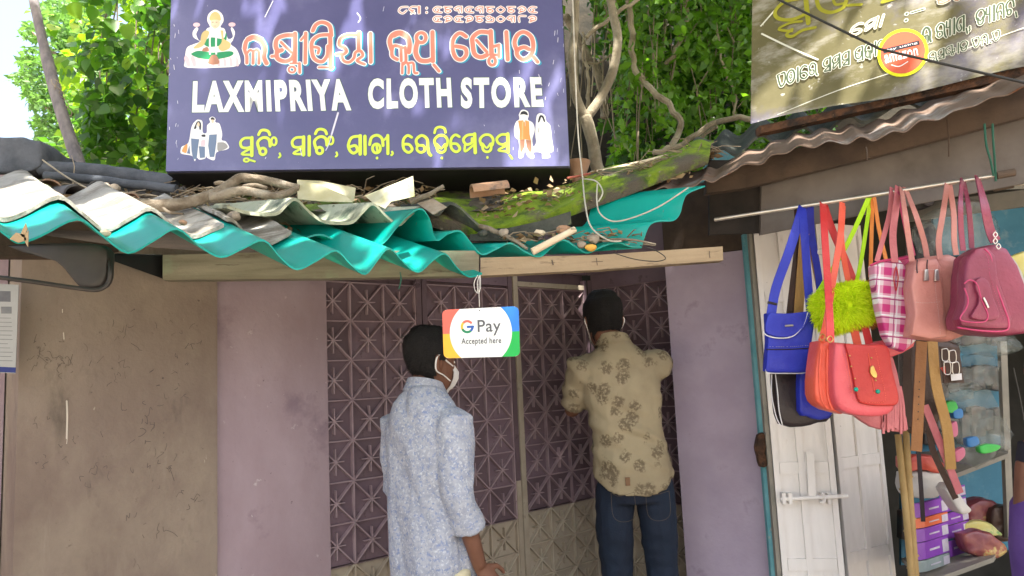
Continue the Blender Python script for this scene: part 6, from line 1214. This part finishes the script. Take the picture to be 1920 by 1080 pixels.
# sooty block, wet log, leaning trunk
q = P(83, 322, 3.3); t0 = P(83, 262, 3.3); mbk = MB(); o = [P(*p) for p in ((-120,330,3.3),(60,322,3.3),(78,312,3.3),(84,290,3.3),(83,268,3.3),(72,261,3.3),(30,256,3.3),(-120,248,3.3))]
mbk.rings([o, [p+V((-.05,.5,0)) for p in o]]); mbk = remesh(mbk, .02, 2, lambda p, nn: nn*.012*noise.noise(p*9)); solo('tank_block', mbk, MT['concrete'], 'sooty dark rounded block on the roof at the far left', 'block', ang=180)
tubeobj('wet_log', 'dark grey pipe like log along the roof ridge left of the signboard', 'log', ((78,316,3.35),(150,320,3.35),(230,328,3.35),(330,345,3.3)), .038, MT['concrete'], wob=.006)
tubeobj('wet_log', 'second lower dark log crossing under the leaning trunk', 'log', ((84,330,3.25),(160,334,3.25),(240,344,3.22),(330,354,3.2)), .020, MT['concrete'], wob=.006)
ltr = thing('leaning_trunk', 'slender bare grey trunk leaning left, wrapped with thin creepers', 'tree', P(152, 316, 3.9))
part('trunk', MB().tube(catmull([P(*p) for p in ((40,-120,4.3),(63,0,4.2),(88,110,4.1),(112,200,4.0),(135,270,3.95),(153,322,3.9))], 5), [.026]*10+[.032]*10+[.034]*6, 10), M('grey_bark', (.13,.12,.13), (.22,.20,.20), 12, rough=.9, bump=.6, stretch=(2,2,.6)), ltr, ang=180)
cr = MB()
for k_ in range(3): cr.tube([P(108+22*math.sin(t*9+k_*2)*.35+ t*28-6, 148+t*70, 4.0) for t in np.linspace(0, 1, 16)], .0022, 5)
part('creeper', cr, MT['branch_pale'], ltr, kind='stuff')
tubeobj('fallen_cane', 'long thin bare stalk crossing the roof at the far left', 'stalk', ((80,300,3.1),(130,335,2.9),(190,365,2.7),(220,378,2.6)), .0035, MT['branch_pale'])
# ridge pipe, cords, wires
tubeobj('pale_pipe', 'pale pipe along the mossy ridge, reddish at its left end', 'pipe', ((1108,325,3.12),(1180,310,3.12),(1290,283,3.12)), .009, MT['peel'])
MT['redpipe'] = M('red_pipe', (.40,.10,.07), (.46,.14,.1)); tubeobj('red_pipe', 'short red rod just right of the signboard foot', 'pipe', ((1064,334,3.05),(1090,329,3.08),(1112,324,3.1)), .005, MT['redpipe'])
MT['twine'] = M('twine', (.38,.36,.30), (.5,.47,.4), 30)
tubeobj('cord', 'white cord crossing the hanging turquoise sheet end', 'cord', ((1120,345,2.8),(1119,375,2.76),(1125,400,2.72),(1150,415,2.70),(1190,407,2.69),(1240,385,2.70),(1290,352,2.74)), .0028, MT['twine'])
tubeobj('cord', 'grey cord hanging from the signboard side down over the beam', 'cord', ((1072,-60,3.02),(1078,120,3.0),(1084,250,2.98),(1092,330,2.9),(1097,380,2.76),(1108,425,2.7),(1140,450,2.69),(1165,452,2.69)), .003, MT['twine'])
tubeobj('cord', 'looped grey cord hanging beside the moss', 'cord', ((1092,335,2.92),(1118,340,2.85),(1130,360,2.8),(1122,378,2.78)), .003, MT['twine'])
tubeobj('hanging_wire', 'thin green thread hanging from the left green eaves', 'thread', ((750,510,2.45),(752,525,2.45),(748,542,2.45)), .002, MT['green_cord'])
tubeobj('sagging_wire', 'thin wire bowed between the two doors of the bag shop', 'wire', ((1900,690,2.7),(1915,760,2.7),(1925,820,2.7)), .003, MT['wire'])
# dead leaf cluster on the green edge
dl = thing('dead_leaf_cluster', 'curled orange brown dead leaf stuck on the green edge at the far left', 'dead leaf', P(38, 455, 1.66))
for pts in (((18,448),(30,436),(46,440),(50,450),(34,455)),((38,440),(48,418),(51,430),(44,446)),((46,440),(53,432),(52,463),(45,450))): part('leaf', quad([(x,y,1.64) for x, y in pts], 0, .002), MT['litter'], dl, smooth=False)
# old clay pot at trunk foot
pot = MB().rings([[P(1083,322,3.3)+V((math.cos(t)*r_, math.sin(t)*r_, z)) for t in (2*math.pi*j/14 for j in range(14))] for z, r_ in ((-.05,.025),(.0,.045),(.045,.062),(.048,.055))]); solo('clay_pot', pot, MT['clay'], 'broken clay pot right beside the signboard foot', 'pot')
# ------------------------------------------------------------------ vegetation
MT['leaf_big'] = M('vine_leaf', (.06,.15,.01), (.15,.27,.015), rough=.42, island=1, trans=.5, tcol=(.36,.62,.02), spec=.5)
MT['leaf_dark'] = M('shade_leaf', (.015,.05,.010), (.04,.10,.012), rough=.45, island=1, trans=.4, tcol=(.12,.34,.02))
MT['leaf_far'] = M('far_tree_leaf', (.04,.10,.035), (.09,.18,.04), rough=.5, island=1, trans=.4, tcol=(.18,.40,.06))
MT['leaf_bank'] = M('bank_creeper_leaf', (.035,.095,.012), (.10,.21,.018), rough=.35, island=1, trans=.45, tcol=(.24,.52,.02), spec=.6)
def heart(name, mat, seed):
    g = random.Random(seed); mb = MB(); out = [(0,0),(.22,.06),(.40,.22),(.42,.42),(.30,.68),(.14,.88),(0,1.05)]
    L_ = [V((-x, y, .10*abs(x)+.04*math.sin(y*4+seed))) for x, y in out]; R_ = [V((x, y, .10*abs(x)+.05*math.sin(y*3+seed))) for x, y in out]; mid = [V((0, y, -.02-.25*y*y*.3)) for x, y in out]
    n = len(out); vs = L_+mid+R_; fs = []
    for i in range(n-1): fs += [(i, n+i, n+i+1, i+1), (n+i, 2*n+i, 2*n+i+1, n+i+1)]
    return mesh(name, mb.add(vs, fs), mat, (0,0,0), ang=180, fix=False)
HM = []
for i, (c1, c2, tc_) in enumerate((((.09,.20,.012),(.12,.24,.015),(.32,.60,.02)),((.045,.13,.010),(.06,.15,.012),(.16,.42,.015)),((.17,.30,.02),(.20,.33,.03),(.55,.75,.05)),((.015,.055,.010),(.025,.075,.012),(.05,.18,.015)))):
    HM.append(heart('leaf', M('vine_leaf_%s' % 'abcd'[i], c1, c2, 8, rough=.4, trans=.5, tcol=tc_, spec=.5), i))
rv = random.Random(33)
vine = thing('climbing_vine', 'broad leaved climbing vine, bright yellow green, filling the left of the signboard', 'vine', P(250, 330, 4.6))
def inleft(x, y): return x > 150 + 60*noise.noise(V((y*.02, 3, 0))) or (x > 95 and y < 150 and noise.noise(V((x*.03, y*.03, 1))) > -.1)
cnt = 0
while cnt < 290:
    x = rv.uniform(95, 345); y = rv.uniform(-25, 325)
    if not inleft(x, y) or noise.noise(V((x*.022, y*.022, 7))) < -.28: continue
    Y = rv.uniform(4.1, 4.9); s_ = rv.uniform(.05, .105); p = P(x, y, Y)
    rot = Matrix.Rotation(rv.uniform(-.9, .9), 3, 'Y') @ Matrix.Rotation(R(rv.gauss(-62, 26)), 3, 'X') @ Matrix.Rotation(math.pi + rv.gauss(0, .5), 3, 'Z')
    rot = Matrix.Rotation(rv.uniform(-.8, .8), 3, 'Z') @ Matrix.Rotation(R(rv.gauss(70, 26)), 3, 'X') @ Matrix.Rotation(math.pi + rv.gauss(0, .6), 3, 'Z')
    o = inst('leaf', rv.choices(HM, (3, 4, 1.2, 3))[0], vine, p, rot @ Matrix.Scale(s_, 3)); cnt += 1
def scatter(n, f, yr):   # f -> (px, py, Y)
    return np.array([P(*f()) for _ in range(n)])
def bdirs(n, down=.5): return rg.normal(size=(n,3))*[1,1,.6] + [0,0,-down]
n = 3600; pts = []
while len(pts) < n:
    x = rv.uniform(120, 430); y = rv.uniform(-130, 330)
    if (x < 190 and rv.random() < .55) or noise.noise(V((x*.02, y*.02, 9))) < -.12: continue
    pts.append(P(x, y, rv.uniform(4.9, 6.2)))
stuff_leaves('back_leaves', np.array(pts), rg.uniform(.05, .11, n), bdirs(n), rg.normal(size=(n,3))+[0,-.6,.8], MT['leaf_big'], vine, wid=.75)
n = 5600; pts = []
while len(pts) < n:
    x = rv.uniform(130, 430); y = rv.uniform(-60, 340)
    if x < 200 and y < 170: continue
    if noise.noise(V((x*.025, y*.025, 19))) < .0 and y < 230: continue
    pts.append(P(x, y, rv.uniform(6.2, 7.2)))
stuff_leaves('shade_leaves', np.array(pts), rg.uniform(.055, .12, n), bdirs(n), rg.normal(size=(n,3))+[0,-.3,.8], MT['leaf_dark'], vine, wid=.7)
n = 1500; pts = []  # dark-coloured leaves clumped to stand in for shaded masses in the vine
while len(pts) < n:
    x = rv.uniform(150, 345); y = rv.uniform(-30, 335)
    if noise.noise(V((x*.017, y*.017, 31))) + (.25 if y > 210 else 0) + (.15 if x > 290 else 0) + (.3 if abs(x-200) < 45 and abs(y-165) < 45 else 0) < .16: continue
    pts.append(P(x, y, rv.uniform(4.15, 4.8)))
stuff_leaves('shade_clump_leaves', np.array(pts), rg.uniform(.05, .11, n), bdirs(n), rg.normal(size=(n,3))+[0,-.4,.8], MT['leaf_dark'], vine, wid=.75)
vs_ = MB()
for k_ in range(16):
    x = rv.uniform(170, 335); vs_.tube(catmull([P(x+rv.uniform(-30,30), -30, 4.7), P(x+rv.uniform(-15,15), 90, 4.7), P(x, 190, 4.75), P(x+rv.uniform(-30,30), 330, 4.8)], 4), .005, 5)
part('stems', vs_, MT['branch'], vine, kind='stuff')
ft = thing('far_tree', 'small leaved hazy tree further back against the white sky at the left', 'tree', P(170, 330, 9.5))
ft_tr = MB().tube(catmull([P(190,420,9.5), P(185,300,9.5), P(165,200,9.5), P(130,110,9.5)], 4), [.12]*5+[.09]*4+[.05]*4, 8)
part('trunk', ft_tr, MT['branch'], ft); lb = MB()
for a_, b_ in (((175,230),(70,200)),((165,200),(90,110)),((178,260),(240,170)),((150,160),(60,60)),((170,210),(110,250))): lb.tube([P(*a_,9.5), P((a_[0]+b_[0])/2, (a_[1]+b_[1])/2-6, 9.4), P(*b_,9.3)], [.04,.028,.012], 6)
part('limbs', lb, MT['branch'], ft, kind='stuff')
pts = []
bl_ = [(110,40,55),(70,120,38),(130,110,50),(75,175,30),(110,215,55),(165,165,60),(200,230,70),(230,150,70),(95,265,30),(170,70,60),(60,60,22),(150,290,45),(40,150,18)]
w_ = [b[2]**2 for b in bl_]
while len(pts) < 9500:
    cx, cy, r_ = rv.choices(bl_, w_)[0]; a = rv.uniform(0, 6.283); q = r_*math.sqrt(rv.random())*(1+.25*noise.noise(V((a*2, cx*.1, 0))))
    x, y = cx+q*math.cos(a), cy+q*math.sin(a)*.8
    if noise.noise(V((x*.05, y*.05, 5))) < -.22: continue
    pts.append(P(x, y, 9.5+rv.gauss(0,.4)))
n = len(pts); stuff_leaves('crown', np.array(pts), rg.uniform(.06, .13, n), bdirs(n, .2), rg.normal(size=(n,3))+[0,-.2,.8], MT['leaf_far'], ft, wid=.5)
sh = thing('roadside_shrub', 'low dark shrub behind the roof between the sooty block and the signboard', 'shrub', P(200, 380, 7.5))
n = 3500; pts = np.array([P(rv.uniform(90, 345), rv.gauss(325, 26), rv.uniform(7.3, 8.3)) for _ in range(n)]); stuff_leaves('foliage', pts, rg.uniform(.08, .15, n), bdirs(n), rg.normal(size=(n,3))+[0,-.3,.8], MT['leaf_dark'], sh, wid=.6)
part('stem', MB().tube([P(200,480,7.6), P(205,400,7.6), P(215,330,7.6)], .03, 6), MT['branch'], sh)
# right bank creepers
bank = thing('bank_creepers', 'dense small leaved creepers covering the shady bank between the signboard and the banner', 'creepers', P(1250, 330, 5.4))
def bankset(n, Yr, thr, seed, s0, s1, mat, ybias=0, xr=(960, 1560)):
    pts = []
    while len(pts) < n:
        x = rv.uniform(*xr); y = rv.uniform(-130, 318)
        f = noise.noise(V((x*.018, y*.018, seed))) + .5*noise.noise(V((x*.05, y*.05, seed)))
        dens = f + .30 - y/340*.75 + (.25 if x > 1150 else -.30) - (.5 if 1050 < x < 1120 else 0)
        if dens < thr + rv.gauss(0, .12): continue
        pts.append(P(x, y, rv.uniform(*Yr)))
    n = len(pts); stuff_leaves('foliage', np.array(pts), rg.uniform(s0, s1, n), bdirs(n, .7), rg.normal(size=(n,3))*.8+[0,-.5,.9], mat, bank, wid=.7)
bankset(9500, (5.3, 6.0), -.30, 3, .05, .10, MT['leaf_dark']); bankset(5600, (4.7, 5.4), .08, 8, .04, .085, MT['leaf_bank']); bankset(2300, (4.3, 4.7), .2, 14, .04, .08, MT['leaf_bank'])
ex = MB()
for k_ in range(70):
    x = rv.uniform(1060, 1420); y = rv.uniform(-40, 160); Y = rv.uniform(4.5, 5.5); l_ = rv.uniform(60, 220); dx = rv.gauss(0, 25)
    ex.tube(catmull([P(x, y, Y), P(x+dx*.3+rv.gauss(0,6), y+l_*.4, Y), P(x+dx, y+l_, Y-.05)], 4), rv.uniform(.002, .006), 5)
part('hanging_stems', ex, MT['twig'], bank, kind='stuff')
FT = [('forked_tree', 'pale forked tree trunk standing right beside the signboard', 'tree', [((1140,335,4.0),(1120,315,3.9),(1112,270,3.9),(1098,218,3.9)), ((1100,224,3.9),(1080,180,3.9),(1073,110,3.9),(1078,50,3.95),(1080,-40,4.0)), ((1098,222,3.9),(1125,185,3.92),(1150,130,3.95),(1158,70,4.0),(1148,20,4.05),(1138,-40,4.1))], (.045,.032), 'trunk')]
for nm, lab, cat, chains, rad, pn in FT:
    t = thing(nm, lab, cat, P(1125, 320, 3.9))
    for i, ch in enumerate(chains):
        p_ = catmull([P(*c) for c in ch], 6); m = len(p_); r0, r1 = (.036,.031) if i == 0 else (.026,.020) if i == 1 else (.027,.024)
        part('trunk' if i == 0 else 'limb', MB().tube(p_, [(r0+(r1-r0)*j/(m-1))*(1+.12*noise.noise(p_[j]*10)) for j in range(m)], 12), MT['branch_pale'], t, ang=180)
VG = 'woody vines hanging on the bank'
for lab, ch, r_ in (('thick pinkish brown vine dropping then bending right in the middle of the bank', ((1178,-40,4.4),(1184,60,4.4),(1190,125,4.4),(1220,165,4.35),(1255,200,4.3),(1274,225,4.3),(1270,255,4.3),(1258,275,4.3)), .019),
                    ('diagonal pale vine rising right above the forked tree', ((1098,68,4.2),(1140,35,4.2),(1185,5,4.25),(1230,-30,4.3)), .012),
                    ('long vine sloping along the foot of the bank toward the banner', ((1225,290,4.1),(1290,262,4.1),(1345,228,4.05),(1380,222,4.0),(1430,226,4.0)), .016),
                    ('thinner vine under the long sloping one', ((1250,290,4.15),(1310,262,4.15),(1345,235,4.1)), .010),
                    ('curved vine in the leaves above the sloping ones', ((1290,-30,4.7),(1284,60,4.7),(1265,95,4.7),(1250,120,4.7)), .014),
                    ('thin pale vine close to the banner edge', ((1340,40,4.6),(1355,120,4.6),(1375,170,4.6),(1380,225,4.6)), .008),
                    ('thin straight vine left of the thick pinkish one', ((1145,-30,4.6),(1160,80,4.6),(1100,120,4.6),(1095,60,4.6)), .007),
                    ('grey slanting trunk in the shade behind the forked tree', ((1060,30,4.9),(1100,100,4.9),(1125,150,4.9),(1135,220,4.9)), .028),
                    ('vertical root hanging in the shade between the fork arms', ((1100,115,4.5),(1102,160,4.5),(1100,200,4.5)), .011)):
    t = tubeobj('woody_vine', lab, 'vine', ch, r_, MT['branch_pale'] if r_ < .025 else MT['branch'], grp=VG, wob=.02, n=8)
# ------------------------------------------------------------------ unseen overhanging tree, crown shaped and gaps cut to place shade and sun
ot = thing('overhanging_tree', 'large tree whose leafy crown spreads over the shops, standing just out of view', 'tree', (-4.4, 4.8, 0))
otm = MB().tube(catmull([V((-4.4,4.8,0)), V((-4.3,4.6,2)), V((-4.0,4.2,4.2)), V((-3.2,3.4,6.0))], 5), [.26]*5+[.22]*5+[.16]*6, 14); part('trunk', otm, MT['branch'], ot, ang=180)
for ch in ([(-4.0,4.2,4.2),(-1.8,3.0,6.2),(.5,1.9,6.7),(2.8,1.2,6.9)], [(-3.2,3.4,6.0),(-1.5,1.6,6.6),(.4,.4,6.8)], [(-4.0,4.2,4.2),(-1,4.3,6.6),(2.0,4.6,7.0)]):
    part('limb', MB().tube(catmull([V(c) for c in ch], 5), [.13]*5+[.08]*6+[.04]*6, 8), MT['branch'], ot)
HOLES = [(140,365,2.2,.20),(60,385,1.95,.16),(210,400,2.1,.12),(-20,380,1.9,.2),(290,425,2.15,.09),(345,430,2.2,.09),(585,448,2.4,.045),(690,462,2.5,.05),(760,476,2.55,.035),(800,480,2.6,.03),(500,462,2.25,.03),(620,398,2.75,.07),(690,395,2.8,.06),(440,378,2.5,.04),(520,388,2.6,.03),
  (600,355,2.62,.05),(735,355,2.56,.05),(470,338,2.52,.06),(380,378,2.46,.04),(960,375,3.1,.05),(1010,368,3.1,.06),(1070,350,3.1,.05),(1200,305,3.2,.05),(1180,320,3.1,.04),(1405,298,2.9,.03),(1690,232,2.6,.05),(1730,212,2.55,.04),(1420,240,3.0,.06),
  (505,60,3.15,.020),(495,30,3.17,.02),(632,55,3.15,.030),(628,100,3.13,.022),(755,15,3.17,.022),(720,5,3.18,.014),(840,8,3.17,.018),(995,100,3.12,.035),(1000,30,3.15,.02),(985,285,3.08,.025),(910,290,3.08,.022),(790,290,3.09,.024),(690,260,3.1,.022),(1055,220,3.09,.035),(870,150,3.12,.014),(470,150,3.13,.012),(370,20,3.18,.02),(860,290,3.08,.014),
  (1085,190,3.9,.04),(1120,280,3.9,.03),(1150,90,4.0,.03),(1490,30,2.95,.05),(1600,120,2.8,.07),(1540,200,2.9,.08),(1800,70,2.6,.07),(1880,110,2.5,.06),(1470,190,3.0,.06),(1700,20,2.7,.06),(1640,180,2.75,.05)]
HT = [(P(a, b, c), r_*(1.35 if (r_ < .036 and b < 300 and 340 < a < 1060) else 1.1)) for a, b, c, r_ in HOLES]; S_ = np.array(SUNV)
n = 30000; cand = np.stack([rg.uniform(-3.0, 4.2, n), rg.uniform(-3.2, 3.2, n), rg.uniform(5.6, 6.9, n)], 1)
keep = np.ones(n, bool)
for T, r_ in HT:
    d = cand - np.array(T); t = d @ S_; perp = np.linalg.norm(d - t[:, None]*S_, axis=1); keep &= perp > (r_ + .045)
c1_ = cand[keep]
n2 = 6500; c2_ = np.stack([rg.uniform(-1.0, 3.6, n2), rg.uniform(3.2, 5.6, n2), rg.uniform(5.9, 7.2, n2)], 1)
for T, r_ in HT:
    d = c2_ - np.array(T); t = d @ S_; perp = np.linalg.norm(d - t[:, None]*S_, axis=1); c2_ = c2_[perp > r_+.045]
cc_ = np.concatenate([c1_, c2_]); n = len(cc_)
stuff_leaves('crown', cc_, rg.uniform(.12, .20, n), rg.normal(size=(n,3))*[1,1,.25], rg.normal(size=(n,3))*.35+[0,0,1], MT['leaf_dark'], ot, wid=.62)
